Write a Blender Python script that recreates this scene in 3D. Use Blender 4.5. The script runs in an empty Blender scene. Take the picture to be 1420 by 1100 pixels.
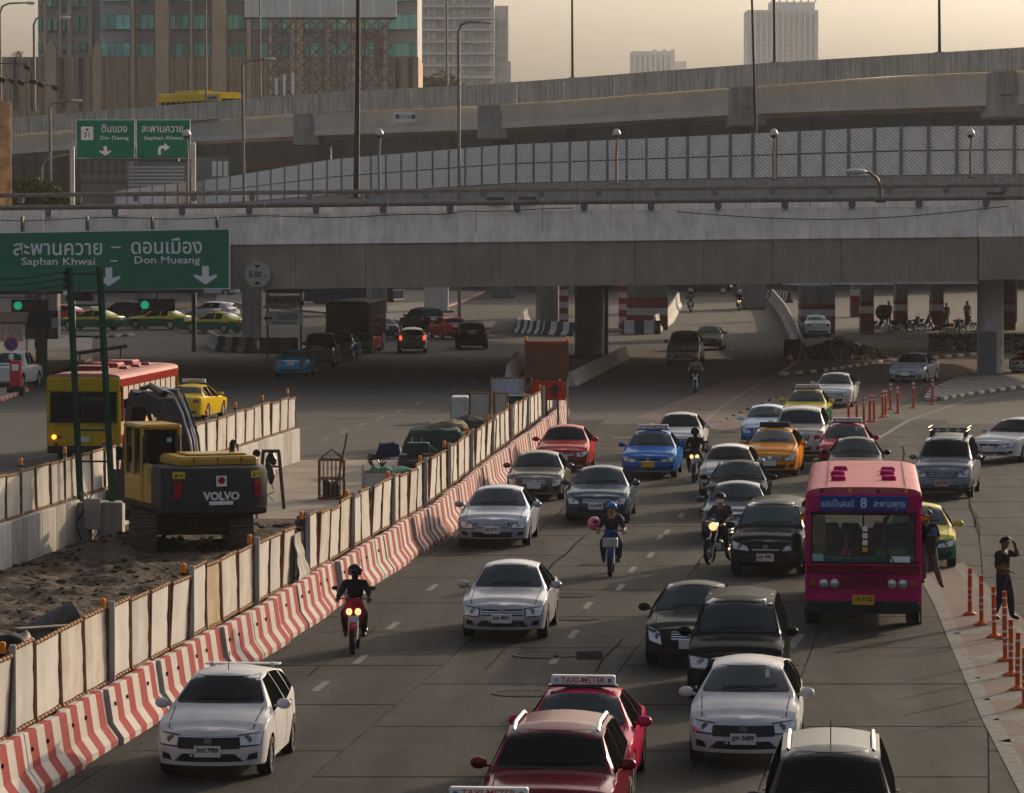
import bpy, bmesh, math, random
from mathutils import Vector, Matrix
from mathutils.bvhtree import BVHTree
random.seed(7)
R = math.radians
sc = bpy.context.scene
COL = sc.collection

# ---------------------------------------------------------------- camera, sky, sun, exposure
CAM_H, FPX, CXP, CYP, HORIZ = 8.66, 6000.0, 710.0, 550.0, 280.0
PITCH = math.atan((CYP - HORIZ) / FPX)
cam = bpy.data.objects.new('camera', bpy.data.cameras.new('camera'))
COL.objects.link(cam)
cam.location = (0, 0, CAM_H)
cam.rotation_euler = (math.pi / 2 - PITCH, 0, 0)
cam.data.sensor_width = 36.0
cam.data.lens = FPX / 1420 * 36.0
cam.data.clip_start = 1.0
cam.data.clip_end = 9000
sc.camera = cam

SUN_EL, SUN_AZ = R(13), R(32)          # azimuth from +Y towards +X
w = bpy.data.worlds.new('World'); sc.world = w; w.use_nodes = True
wn = w.node_tree; wn.nodes.clear()
sky = wn.nodes.new('ShaderNodeTexSky'); sky.sky_type = 'NISHITA'; sky.sun_disc = False
sky.sun_elevation = SUN_EL; sky.sun_rotation = SUN_AZ
sky.air_density = 0.75; sky.dust_density = 8.7; sky.ozone_density = 1.0
bg = wn.nodes.new('ShaderNodeBackground'); bg.inputs[1].default_value = 0.15
wo = wn.nodes.new('ShaderNodeOutputWorld')
hs_ = wn.nodes.new('ShaderNodeHueSaturation'); hs_.inputs['Saturation'].default_value = .66
wn.links.new(sky.outputs[0], hs_.inputs['Color']); wn.links.new(hs_.outputs[0], bg.inputs[0]); wn.links.new(bg.outputs[0], wo.inputs[0])
sl = bpy.data.lights.new('sun', 'SUN'); sl.energy = 2.4; sl.angle = R(0.6); sl.color = (1.0, 0.74, 0.48)
sun = bpy.data.objects.new('sun', sl); COL.objects.link(sun)
SUN_DIR = Vector((math.sin(SUN_AZ) * math.cos(SUN_EL), math.cos(SUN_AZ) * math.cos(SUN_EL), math.sin(SUN_EL)))
sun.rotation_euler = (-SUN_DIR).to_track_quat('-Z', 'Y').to_euler()
sun.location = (60, 100, 60)
HAZE = 0.00009
vs = sc.view_settings
vs.view_transform = 'Standard'; vs.look = 'None'; vs.gamma = 1; vs.use_curve_mapping = False
vs.exposure = 0.68
sc.cycles.max_bounces = 5; sc.cycles.diffuse_bounces = 3; sc.cycles.glossy_bounces = 3
sc.cycles.transmission_bounces = 4; sc.cycles.transparent_max_bounces = 8; sc.cycles.volume_bounces = 1
sc.cycles.sample_clamp_indirect = 4.0

# ---------------------------------------------------------------- pixel <-> world
CP, SP = math.cos(PITCH), math.sin(PITCH)
def ray(px, py):
    X = (px - CXP) / FPX; U = (CYP - py) / FPX
    return Vector((X, CP + U * SP, -SP + U * CP))
def G(px, py, z=0.0):                    # photograph pixel -> point at height z
    r = ray(px, py); t = (z - CAM_H) / r.z
    return Vector((r.x * t, r.y * t, z))
def P(px, py, d):                        # photograph pixel -> point at depth d
    r = ray(px, py); t = d / r.y
    return Vector((r.x * t, d, CAM_H + r.z * t))
def lerp(a, b, t): return a + (b - a) * t
def interp(tab, x):                      # tab: sorted [(x, v...)]
    if x <= tab[0][0]: return tab[0][1:]
    for a, b in zip(tab, tab[1:]):
        if x <= b[0]:
            t = (x - a[0]) / (b[0] - a[0])
            return tuple(lerp(p, q, t) for p, q in zip(a[1:], b[1:]))
    return tab[-1][1:]
def interp1(tab, x): return interp(tab, x)[0]

# ---------------------------------------------------------------- materials
MATS = {}
def mat(name, col, rough=0.6, metal=0.0, var=0.12, scale=6.0, bump=0.0, coat=0.0, spec=0.10, streak=0.0,
        grime=None, emit=None, estr=0.0, alpha=None, bscale=None, bdist=.02):
    if name in MATS: return MATS[name]
    m = bpy.data.materials.new(name); m.use_nodes = True; MATS[name] = m
    nt = m.node_tree; N = nt.nodes; L = nt.links
    b = N['Principled BSDF']
    b.inputs['Roughness'].default_value = rough; b.inputs['Metallic'].default_value = metal
    b.inputs['Specular IOR Level'].default_value = spec
    if coat: b.inputs['Coat Weight'].default_value = coat; b.inputs['Coat Roughness'].default_value = 0.15
    tc = N.new('ShaderNodeTexCoord')
    src = None
    if var > 0:
        nz = N.new('ShaderNodeTexNoise'); nz.inputs['Scale'].default_value = scale; nz.inputs['Detail'].default_value = 5
        nz.inputs['Roughness'].default_value = 0.62
        L.new(tc.outputs['Object'], nz.inputs['Vector'])
        rp = N.new('ShaderNodeValToRGB'); e = rp.color_ramp.elements
        e[0].position = 0.28; e[1].position = 0.72
        e[0].color = tuple(c * (1 - var) for c in col) + (1,); e[1].color = tuple(min(1, c * (1 + var)) for c in col) + (1,)
        L.new(nz.outputs['Fac'], rp.inputs['Fac']); src = rp.outputs['Color']
    if streak > 0 or grime:
        mp = N.new('ShaderNodeMapping'); mp.inputs['Scale'].default_value = (1.6, 1.6, 0.12)
        L.new(tc.outputs['Object'], mp.inputs['Vector'])
        n2 = N.new('ShaderNodeTexNoise'); n2.inputs['Scale'].default_value = 1.7; n2.inputs['Detail'].default_value = 7
        n2.inputs['Roughness'].default_value = 0.7
        L.new(mp.outputs[0], n2.inputs['Vector'])
        r2 = N.new('ShaderNodeValToRGB'); e = r2.color_ramp.elements
        e[0].position = 0.42; e[0].color = (0, 0, 0, 1); e[1].position = 0.72; e[1].color = (streak or .5,) * 3 + (1,)
        L.new(n2.outputs['Fac'], r2.inputs['Fac'])
        mx = N.new('ShaderNodeMix'); mx.data_type = 'RGBA'
        L.new(r2.outputs['Color'], mx.inputs[0])
        L.new(src, mx.inputs[6]) if src else None
        if not src: mx.inputs[6].default_value = tuple(col) + (1,)
        mx.inputs[7].default_value = tuple(grime or [c * 0.35 for c in col]) + (1,)
        src = mx.outputs[2]
    if src: L.new(src, b.inputs['Base Color'])
    else: b.inputs['Base Color'].default_value = tuple(col) + (1,)
    if bump > 0:
        n3 = N.new('ShaderNodeTexNoise'); n3.inputs['Scale'].default_value = bscale or scale * 4; n3.inputs['Detail'].default_value = 6
        L.new(tc.outputs['Object'], n3.inputs['Vector'])
        bp = N.new('ShaderNodeBump'); bp.inputs['Strength'].default_value = bump; bp.inputs['Distance'].default_value = bdist
        L.new(n3.outputs['Fac'], bp.inputs['Height']); L.new(bp.outputs[0], b.inputs['Normal'])
    if emit:
        b.inputs['Emission Color'].default_value = tuple(emit) + (1,); b.inputs['Emission Strength'].default_value = estr
    if alpha is not None: b.inputs['Alpha'].default_value = alpha
    return m

# ---------------------------------------------------------------- mesh builder
class MB:
    def __init__(s): s.v = []; s.f = []; s.m = []; s.mi = 0
    def add(s, vs, fs):
        o = len(s.v); s.v += [tuple(p) for p in vs]
        s.f += [tuple(i + o for i in f) for f in fs]; s.m += [s.mi] * len(fs); return s
    def box(s, c, d, rz=0.0, bev=0.0, rot=None):
        hx, hy, hz = d[0] / 2, d[1] / 2, d[2] / 2
        c = Vector(c)
        M = rot if rot is not None else (Matrix.Rotation(rz, 3, 'Z') if rz else None)
        if bev <= 0:
            vs = [(x, y, z) for x in (-hx, hx) for y in (-hy, hy) for z in (-hz, hz)]
            fs = [(0, 1, 3, 2), (4, 6, 7, 5), (0, 4, 5, 1), (2, 3, 7, 6), (0, 2, 6, 4), (1, 5, 7, 3)]
        else:
            b = min(bev, hx * .9, hy * .9, hz * .9); vs = []
            idx = {}
            for sx in (-1, 1):
                for sy in (-1, 1):
                    for sz in (-1, 1):
                        for a in range(3):
                            p = [sx * (hx - b), sy * (hy - b), sz * (hz - b)]
                            p[a] = (sx * hx, sy * hy, sz * hz)[a]
                            idx[(sx, sy, sz, a)] = len(vs); vs.append(p)
            fs = []
            for a in range(3):
                o1, o2 = (a + 1) % 3, (a + 2) % 3
                for sg in (-1, 1):
                    q = []
                    for p1, p2 in ((-1, -1), (1, -1), (1, 1), (-1, 1)):
                        k = [0, 0, 0]; k[a] = sg; k[o1] = p1; k[o2] = p2; q.append(idx[(*k, a)])
                    fs.append(tuple(q) if sg > 0 else tuple(q[::-1]))
            for a in range(3):
                o1, o2 = (a + 1) % 3, (a + 2) % 3
                for p1 in (-1, 1):
                    for p2 in (-1, 1):
                        k0 = [0, 0, 0]; k1 = [0, 0, 0]
                        k0[a] = -1; k1[a] = 1; k0[o1] = k1[o1] = p1; k0[o2] = k1[o2] = p2
                        q = (idx[(*k0, o1)], idx[(*k1, o1)], idx[(*k1, o2)], idx[(*k0, o2)])
                        fs.append(q if p1 * p2 > 0 else q[::-1])
            for sx in (-1, 1):
                for sy in (-1, 1):
                    for sz in (-1, 1):
                        q = tuple(idx[(sx, sy, sz, a)] for a in range(3))
                        fs.append(q if sx * sy * sz > 0 else q[::-1])
        vs = [(M @ Vector(p) if M is not None else Vector(p)) + c for p in vs]
        return s.add(vs, fs)
    def tube(s, pts, r, n=8, r2=None, caps=True):
        pts = [Vector(p) for p in pts]; k = len(pts)
        rings = []
        for i, p in enumerate(pts):
            d = (pts[min(i + 1, k - 1)] - pts[max(i - 1, 0)])
            if d.length < 1e-9: d = Vector((0, 0, 1))
            d.normalize()
            up = Vector((0, 0, 1)) if abs(d.z) < .9 else Vector((0, 1, 0))
            a = d.cross(up).normalized(); b = a.cross(d)
            rr = r if r2 is None else lerp(r, r2, i / (k - 1))
            rings.append([p + (a * math.cos(2 * math.pi * j / n) + b * math.sin(2 * math.pi * j / n)) * rr for j in range(n)])
        vs = [q for rg in rings for q in rg]
        fs = [(i * n + j, (i + 1) * n + j, (i + 1) * n + (j + 1) % n, i * n + (j + 1) % n) for i in range(k - 1) for j in range(n)]
        if caps: fs += [tuple(range(n)), tuple(range((k - 1) * n, k * n))[::-1]]
        return s.add(vs, fs)
    def lathe(s, prof, n=16, c=(0, 0, 0), axis='Z', caps=True):   # prof [(r, h)]
        vs = []
        for r, h in prof:
            for j in range(n):
                a = 2 * math.pi * j / n; p = (r * math.cos(a), r * math.sin(a), h)
                if axis == 'X': p = (p[2], p[0], p[1])
                elif axis == 'Y': p = (p[0], p[2], -p[1])
                vs.append((p[0] + c[0], p[1] + c[1], p[2] + c[2]))
        k = len(prof)
        fs = [(i * n + j, i * n + (j + 1) % n, (i + 1) * n + (j + 1) % n, (i + 1) * n + j) for i in range(k - 1) for j in range(n)]
        if caps: fs += [tuple(range(n))[::-1], tuple(range((k - 1) * n, k * n))]
        return s.add(vs, fs)
    def prism(s, outline, a, b):           # outline [Vector] swept from offset a to offset b (Vectors)
        n = len(outline); a = Vector(a); b = Vector(b)
        vs = [Vector(p) + a for p in outline] + [Vector(p) + b for p in outline]
        fs = [(i, (i + 1) % n, n + (i + 1) % n, n + i) for i in range(n)] + [tuple(range(n))[::-1], tuple(range(n, 2 * n))]
        return s.add(vs, fs)
    def quad(s, a, b, c, d): return s.add([a, b, c, d], [(0, 1, 2, 3)])
    def sphere(s, c, r, n=10, k=7, sq=(1, 1, 1)):
        prof = [(math.sin(math.pi * i / k), -math.cos(math.pi * i / k)) for i in range(1, k)]
        vs = []
        for rr, h in prof:
            for j in range(n):
                a = 2 * math.pi * j / n
                vs.append((c[0] + r * sq[0] * rr * math.cos(a), c[1] + r * sq[1] * rr * math.sin(a), c[2] + r * sq[2] * h))
        kk = len(prof)
        fs = [(i * n + j, i * n + (j + 1) % n, (i + 1) * n + (j + 1) % n, (i + 1) * n + j) for i in range(kk - 1) for j in range(n)]
        fs += [tuple(range(n))[::-1], tuple(range((kk - 1) * n, kk * n))]
        return s.add(vs, fs)
    def mesh(s, name, mats, smooth=False, fix=True):
        me = bpy.data.meshes.new(name)
        me.from_pydata(s.v, [], s.f)
        if not isinstance(mats, (list, tuple)): mats = [mats]
        for m in mats: me.materials.append(m)
        if len(mats) > 1: me.polygons.foreach_set('material_index', s.m)
        if fix:
            bm = bmesh.new(); bm.from_mesh(me); bmesh.ops.recalc_face_normals(bm, faces=bm.faces); bm.to_mesh(me); bm.free()
        if smooth:
            me.polygons.foreach_set('use_smooth', [True] * len(me.polygons))
            me.set_sharp_from_angle(angle=R(smooth if smooth is not True else 40))
        me.update()
        return me
    def build(s, name, mats, parent=None, loc=None, rz=0.0, smooth=False, fix=True):
        return obj(name, s.mesh(name, mats, smooth, fix), parent, loc, rz)
def obj(name, me, parent=None, loc=None, rz=0.0):
    o = bpy.data.objects.new(name, me); COL.objects.link(o)
    if parent: o.parent = parent
    if loc is not None: o.location = loc
    if rz: o.rotation_euler.z = rz
    return o
def thing(name, label, cat, loc=(0, 0, 0), rz=0.0, group=None):
    o = obj(name, None, None, loc, rz); return tag(o, label, cat, group)
def tag(o, label, cat, group=None, kind=None):
    if label: o['label'] = label
    if cat: o['category'] = cat
    if group: o['group'] = group
    if kind: o['kind'] = kind
    return o
def struct(o): o['kind'] = 'structure'; return o
def stuff(o): o['kind'] = 'stuff'; return o
def box(name, c, d, m, parent=None, rz=0.0, bev=0.0, loc=None):
    return MB().box(c, d, rz, bev).build(name, m, parent, loc)
def text_mesh(body, size, m, bold=0.0, space=1.0, align='CENTER', depth=0.004, name='lettering'):
    c = bpy.data.curves.new('t', 'FONT'); c.body = body; c.size = size; c.align_x = align; c.align_y = 'CENTER'
    c.resolution_u = 2; c.extrude = depth; c.offset = bold; c.space_character = space
    o = bpy.data.objects.new('t', c); COL.objects.link(o)
    bpy.context.view_layer.update()
    me = bpy.data.meshes.new_from_object(o.evaluated_get(bpy.context.evaluated_depsgraph_get()))
    bpy.data.objects.remove(o); bpy.data.curves.remove(c)
    me.name = name; me.materials.clear(); me.materials.append(m)
    return me
def text(body, size, m, parent, loc, rot=(math.pi / 2, 0, 0), width=None, name='lettering', **k):
    me = text_mesh(body, size, m, name=name, **k)
    xs = [v.co.x for v in me.vertices]; o = obj(name, me, parent, loc); o.rotation_euler = rot
    if width and xs: o.scale.x = width / (max(xs) - min(xs))
    return o
def copy_tree(o, parent=None):
    c = o.copy(); COL.objects.link(c)
    if parent: c.parent = parent
    for ch in list(o.children): copy_tree(ch, c)
    return c

# common materials
M_ASPH = mat('asphalt', (.023, .0225, .0225), .93, spec=.12, var=.25, scale=.35, bump=.25, bscale=30)
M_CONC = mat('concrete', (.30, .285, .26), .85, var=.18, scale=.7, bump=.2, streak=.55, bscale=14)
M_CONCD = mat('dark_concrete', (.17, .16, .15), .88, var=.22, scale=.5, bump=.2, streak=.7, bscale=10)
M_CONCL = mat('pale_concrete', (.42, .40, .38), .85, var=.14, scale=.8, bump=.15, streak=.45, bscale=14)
M_STEEL = mat('galvanised_steel', (.36, .36, .36), .45, .8, var=.15, scale=5)
M_DSTEEL = mat('dark_steel', (.06, .055, .05), .5, .6, var=.2, scale=5)
M_BLACK = mat('black_rubber', (.016, .016, .016), .75, var=.2, scale=8)
M_PLAST = mat('black_plastic', (.02, .02, .021), .42, var=.1, scale=8)
M_WHITE = mat('white_paint', (.72, .70, .66), .6, var=.08, scale=4)
M_DWHITE = mat('dirty_white_paint', (.5, .47, .43), .75, var=.25, scale=3, streak=.5)
M_LINE = mat('road_marking_paint', (.10, .097, .092), .9, var=.5, scale=5)
M_RED = mat('red_paint', (.42, .03, .03), .6, var=.2, scale=4)
M_RUST = mat('rusty_steel', (.16, .065, .028), .85, var=.45, scale=9, bump=.3)
M_GREEN = mat('green_sign_paint', (.0, .15, .09), .7, var=.08, scale=2)
M_AMBER = mat('amber_plastic', (.75, .22, .01), .3, var=.1, scale=6)
M_CHROME = mat('chrome', (.5, .5, .52), .22, 1.0, var=0)
M_DIRT = mat('dirt', (.075, .055, .040), .95, spec=.05, var=.9, scale=.9, bump=1.0, bscale=5, bdist=.12)
M_GREENP = mat('dark_green_paint', (.008, .05, .03), .5, var=.2, scale=3)
# ================================================================ GROUND, ROADS
gb = MB(); gb.quad((-900, -45, -.06), (900, -45, -.06), (900, 3550, -.06), (-900, 3550, -.06))
struct(gb.build('ground', mat('ground_dust', (.13, .115, .10), .95, var=.3, scale=.2)))
def sheet(name, pts, m, z):
    b = MB(); b.add([(p[0], p[1], z) for p in pts], [tuple(range(len(pts)))]); return struct(b.build(name, m))
road = sheet('road', [(-60, 30), (60, 30), (60, 470), (-60, 470)], M_ASPH, -.030)
DIRV = Vector((.092, .996, 0)).normalized(); LATV = Vector((DIRV.y, -DIRV.x, 0))
def bar(y):                               # X of the red-white barrier's road-side foot at depth y
    return interp1([(40, -9.5), (63.4, -6.81), (86.3, -4.24), (111, -1.74), (165, 2.2), (200, 4.6)], y)
def m_slab():
    m = mat('road_slab_concrete', (.024, .0232, .0228), .92, spec=.06, var=.3, scale=.55, bump=.5, bscale=45, streak=0)
    nt = m.node_tree; N = nt.nodes; L = nt.links; b = N['Principled BSDF']
    src = b.inputs['Base Color'].links[0].from_socket
    tc = N.new('ShaderNodeTexCoord'); mp = N.new('ShaderNodeMapping'); mp.inputs['Rotation'].default_value = (0, 0, .09)
    mp.inputs['Scale'].default_value = (1.1, .05, 1)
    L.new(tc.outputs['Object'], mp.inputs[0])
    nz = N.new('ShaderNodeTexNoise'); nz.inputs['Scale'].default_value = 1.0; nz.inputs['Detail'].default_value = 6
    L.new(mp.outputs[0], nz.inputs['Vector'])
    oi = N.new('ShaderNodeObjectInfo')
    rr = N.new('ShaderNodeMapRange'); rr.inputs[1].default_value = .3; rr.inputs[2].default_value = .7
    rr.inputs[3].default_value = .5; rr.inputs[4].default_value = 1.4
    L.new(nz.outputs['Fac'], rr.inputs[0])
    r2 = N.new('ShaderNodeMapRange'); r2.inputs[3].default_value = .86; r2.inputs[4].default_value = 1.14
    L.new(oi.outputs['Random'], r2.inputs[0])
    ml = N.new('ShaderNodeMath'); ml.operation = 'MULTIPLY'; L.new(rr.outputs[0], ml.inputs[0]); L.new(r2.outputs[0], ml.inputs[1])
    mq = N.new('ShaderNodeMapping'); mq.inputs['Rotation'].default_value = (0, 0, .0975); L.new(tc.outputs['Object'], mq.inputs[0])
    wv = N.new('ShaderNodeTexWave'); wv.bands_direction = 'X'; wv.inputs['Scale'].default_value = .19; wv.inputs['Distortion'].default_value = 1.2; wv.inputs['Detail Scale'].default_value = .4; L.new(mq.outputs[0], wv.inputs['Vector'])
    w2 = N.new('ShaderNodeMapRange'); w2.inputs[3].default_value = .74; w2.inputs[4].default_value = 1.16; L.new(wv.outputs['Fac'], w2.inputs[0])
    ms = N.new('ShaderNodeMapping'); ms.inputs['Scale'].default_value = (1.3, .35, 1); ms.inputs['Rotation'].default_value = (0, 0, .0975); L.new(tc.outputs['Object'], ms.inputs[0])
    ns = N.new('ShaderNodeTexNoise'); ns.inputs['Scale'].default_value = 1.4; ns.inputs['Detail'].default_value = 8; ns.inputs['Roughness'].default_value = .75; L.new(ms.outputs[0], ns.inputs['Vector'])
    s2 = N.new('ShaderNodeMapRange'); s2.inputs[1].default_value = .54; s2.inputs[2].default_value = .68; s2.inputs[3].default_value = 1.0; s2.inputs[4].default_value = .45; L.new(ns.outputs['Fac'], s2.inputs[0])
    m3 = N.new('ShaderNodeMath'); m3.operation = 'MULTIPLY'; L.new(w2.outputs[0], m3.inputs[0]); L.new(s2.outputs[0], m3.inputs[1])
    m4 = N.new('ShaderNodeMath'); m4.operation = 'MULTIPLY'; L.new(m3.outputs[0], m4.inputs[0]); L.new(ml.outputs[0], m4.inputs[1])
    vm = N.new('ShaderNodeVectorMath'); vm.operation = 'SCALE'; L.new(src, vm.inputs[0]); L.new(m4.outputs[0], vm.inputs['Scale'])
    L.new(vm.outputs[0], b.inputs['Base Color'])
    return m
M_SLAB = m_slab()
# cast concrete slabs with open joints: columns across the carriageway, rows along it
lat_lines = [-3.0, .25, 3.6, 7.0, 10.4, 13.8, 17.4, 21.0]    # offsets from the barrier foot line, measured across
def lanept(u, y):                          # u metres right of the barrier line at depth y
    return Vector((bar(y) * .55 + (-13.3 + .1035 * y) * .45 + u, y, 0))
for i, (u0, u1) in enumerate(zip(lat_lines, lat_lines[1:])):
    y = 46 + (i % 2) * 3.1
    while y < 168:
        y1 = y + 6.3
        g, h = .014, .045
        a, b, c, d = (lanept(u0 + g, y + h), lanept(u1 - g, y + h), lanept(u1 - g, y1 - h), lanept(u0 + g, y1 - h))
        dz = random.uniform(-.003, 0)
        mb = MB(); mb.prism([a, b, c, d], (0, 0, -.028), (0, 0, dz))
        o = mb.build('slab', M_SLAB, road); o['kind'] = 'structure'
        y = y1
# asphalt beyond the slabs and to the sides
sheet('asphalt_far', [lanept(-3.0, 168), (lanept(21, 168).x, 168), (60, 168), (110, 900), (-110, 900), (-60, 168)], M_ASPH, -.004)
sheet('asphalt_left', [(-60, 30), lanept(-3.0, 46) - Vector((0, 16, 0)), lanept(-3.0, 46), lanept(-3.0, 86), lanept(-3, 111), lanept(-3, 140), lanept(-3.0, 168), (-60, 168)], M_ASPH, -.004)
sheet('asphalt_right', [(60, 30), (60, 168), lanept(21, 168), lanept(21, 140), lanept(21, 111), lanept(21, 86), lanept(21, 46), lanept(21, 46) - Vector((0, 16, 0))], M_ASPH, -.004)
# reddish bus lane surface, pink hatch zone at the kerb-side posts
sheet('red_lane', [G(880, 580), G(1010, 528), G(1100, 522), G(1222, 503), G(1360, 490), G(1356, 523), G(1270, 548), G(1190, 590), G(1110, 612)],
      mat('red_road_surface', (.075, .043, .04), .9, var=.3, scale=.6, bump=.2), .004)
sheet('hatched_verge', [G(1283, 795), G(1335, 780), G(1420, 860), G(1520, 960), G(1560, 1130), G(1424, 1098), G(1375, 985), G(1340, 900)],
      mat('pinkish_road_surface', (.085, .058, .048), .9, var=.25, scale=.7, bump=.3), .004)
def strip(pts, wd, name='lane_line', z=.006, m=M_LINE):      # painted line along ground points
    b = MB(); n = len(pts); L, Rr = [], []
    for i, p in enumerate(pts):
        d = (pts[min(i + 1, n - 1)] - pts[max(i - 1, 0)]).normalized(); s = Vector((d.y, -d.x, 0)) * wd / 2
        L.append(p - s); Rr.append(p + s)
    vs = [(q.x, q.y, z) for q in L + Rr]
    b.add(vs, [(i, n + i, n + i + 1, i + 1) for i in range(n - 1)])
    return struct(b.build(name, m))
strip([G(1283, 800), G(1305, 840), G(1330, 900), G(1372, 995), G(1430, 1105)], .28)
strip([G(1420, 880), G(1330, 790), G(1290, 762)], .12)
for (x0, y0, x1, y1) in ((1335, 880, 1385, 868), (1355, 915, 1405, 905), (1365, 942, 1418, 930), (1378, 972, 1430, 958), (1392, 1000, 1440, 988), (1402, 1030, 1450, 1018)):
    strip([G(x0, y0), G(x1, y1)], .45, 'hatch_stripe')
for px, py in ((445, 952), (500, 915), (545, 868), (600, 815), (770, 915), (795, 880), (815, 840), (700, 1062), (735, 1000), (860, 815), (877, 790), (902, 770), (925, 738), (945, 715), (915, 745)):
    p = G(px, py); strip([p - DIRV * .8, p + DIRV * .8], .14, 'lane_dash')
for pts in (((960, 600), (1000, 565), (1060, 528), (1100, 505)), ((965, 603), (1020, 575), (1075, 552), (1130, 535), (1222, 515)), ((1215, 610), (1260, 583), (1340, 556), (1420, 543)),
            ((20, 640), (85, 628)), ((700, 570), (720, 545), (760, 515)), ((1095, 900), (1110, 880))):
    strip([G(*q) for q in pts], .18)
for k in range(14):                        # ladder hatching between the two converging lines
    t = k / 13; strip([G(lerp(985, 1100, t), lerp(582, 506, t)), G(lerp(1000, 1130, t), lerp(586, 533, t))], .22, 'ladder_stripe', m=mat('worn_paint', (.062, .06, .058), .9, var=.5, scale=3))
for (px, py) in ((405, 594), (470, 596), (535, 593), (895, 595), (850, 607)):
    strip([G(px, py), G(px + 33, py)], .5, 'stop_line_dash')
for k in range(11):
    a = G(445 + k * 26, 612 - k * 10); strip([a, a + (G(458, 606) - G(445, 612)) * .9], .13, 'lane_dash')
for k in range(6):
    p = G(1020 - k * 1.5, 430 + k * 14); strip([p, p + Vector((.3, 4, 0))], .13, 'lane_dash')
# drain covers and tar patches
for i, (px, py, r) in enumerate(((755, 909, .62), (790, 826, .55), (830, 783, .45), (725, 962, .55), (800, 858, .5))):
    p = G(px, py); b = MB(); b.lathe([(r, 0), (r, .012), (r * .86, .012), (r * .86, .004), (.02, .004)], 22)
    for j in range(7): b.box(((j - 3) * r * .22, 0, .008), (.03, r * 1.5 * math.sqrt(max(.05, 1 - ((j - 3) / 4.2) ** 2)), .008))
    o = b.build('manhole_cover', mat('cast_iron', (.048, .045, .043), .9, .0, spec=.02, var=.3, scale=8), None, (p.x, p.y, .002)); 
    tag(o, ['round iron manhole cover in front of the silver saloon', 'iron manhole cover right of the silver saloon', 'small iron manhole cover near the blue helmet rider', 'iron manhole cover left of the crimson taxi', 'iron manhole cover by the rear wheel of the silver saloon'][i], 'manhole cover', 'manhole covers in the road')
    for sx in ((1.15,) if i in (0, 3) else ()):
        sheet('road_patch', [(p.x + sx * r * 1.2 - .25, p.y - .75), (p.x + sx * r * 1.2 + .25, p.y - .75), (p.x + sx * r * 1.2 + .25, p.y + .75), (p.x + sx * r * 1.2 - .25, p.y + .75)], mat('tar_patch', (.0215, .0208, .0203), .95, spec=.0, var=.3, scale=4), .004)

for i in range(16):
    u = random.choice(lat_lines[1:6]) + random.uniform(-.06, .06) if i % 2 else random.uniform(-1, 15); y0 = random.uniform(58, 140); n = 10; L_ = random.uniform(5, 16); ph = random.uniform(0, 6)
    strip([lanept(u + .03 * math.sin(k * 1.3 + ph) + .015 * math.sin(k * 3.1), y0 + L_ * k / n) for k in range(n + 1)], random.uniform(.02, .045), 'tar_seam', .005, MATS.get('tar_patch'))
for i in range(0):
    p = lanept(random.uniform(-1.5, 14), random.uniform(58, 135)); w_, l_ = random.uniform(.5, 1.3), random.uniform(1.5, 5); pts = []
    for k in range(12):
        a = k / 12 * 6.283; pts.append((p.x + w_ * math.cos(a) * random.uniform(.8, 1.1) + .09 * l_ * math.sin(a), p.y + l_ * math.sin(a)))
    sheet('repair_patch', pts, mat('repair_asphalt', (.034, .034, .035), .92, var=.3, scale=3, bump=.3), .003)
# kerbs of black and white blocks
M_KW = mat('kerb_white', (.36, .34, .31), .85, var=.25, scale=3); M_KB = mat('kerb_black', (.035, .034, .033), .85, var=.25, scale=3)
M_KR = mat('kerb_red', (.33, .06, .05), .85, var=.25, scale=3)
def kerb(pts, label, step=1.0, ms=(None, None), w=.22, h=.15, top=None, topm=None):
    t = thing('kerb', label, 'kerb', pts[0]); o0 = pts[0]
    ms = (ms[0] or M_KW, ms[1] or M_KB); k = 0
    for a, b in zip(pts, pts[1:]):
        n = max(1, round((b - a).length / step)); d = (b - a) / n; rz = math.atan2(d.y, d.x)
        for i in range(n):
            MB().box((0, 0, h / 2), (d.length - .015, w, h), 0, .02).build('kerb_block', ms[k % 2], t, a + d * (i + .5) - o0, rz); k += 1
    t['kind'] = 'structure'
    return t
kerb([G(1082, 521), G(1140, 516), G(1222, 503), G(1300, 497), G(1360, 492)], 'black and white kerb along the rubble verge', .9)
kerb([G(1082, 521), G(1105, 504)], 'plain grey kerb beside the red traffic cone', 1.2, (M_CONC, M_CONC))
kerb([G(1284, 555), G(1300, 556), G(1340, 549), G(1420, 538), G(1480, 531)], 'black and white kerb around the column island', .8)
kerb([G(1284, 555), G(1292, 543), G(1330, 526), G(1358, 521)], 'dark kerb on the far side of the column island', 1.2, (M_CONC, M_KB))
kerb([G(-30, 563), G(0, 557), G(38, 543)], 'red and white kerb at the left pavement corner', .7, (M_KW, M_KR))
kerb([G(120, 470), G(185, 466)], 'black and white kerb behind the mast', .9)
kerb([G(560, 450), G(600, 433), G(640, 420), G(672, 406)], 'sunlit red and white kerb of the far island', 1.4, (M_KW, M_KR))
def island(name, pts, m, h=.13):
    b = MB(); b.prism([Vector((p.x, p.y, 0)) for p in pts], (0, 0, -.02), (0, 0, h)); return struct(b.build(name, m))
M_PAVE = mat('pavement_concrete', (.15, .135, .12), .9, var=.3, scale=.8, bump=.4)
island('traffic_island', [G(1286, 553), G(1302, 554), G(1340, 547), G(1420, 536), G(1480, 529), G(1480, 512), G(1360, 519), G(1332, 525), G(1294, 542)], M_PAVE)
island('verge', [G(1086, 519), G(1140, 514), G(1222, 501), G(1360, 490), G(1360, 478), G(1230, 484), G(1110, 490), G(1106, 503)], M_DIRT, .12)
island('pavement', [G(-40, 560), G(0, 555), G(38, 541), G(42, 524), G(128, 500), G(128, 470), G(0, 470), G(-60, 520)], M_PAVE)
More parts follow.
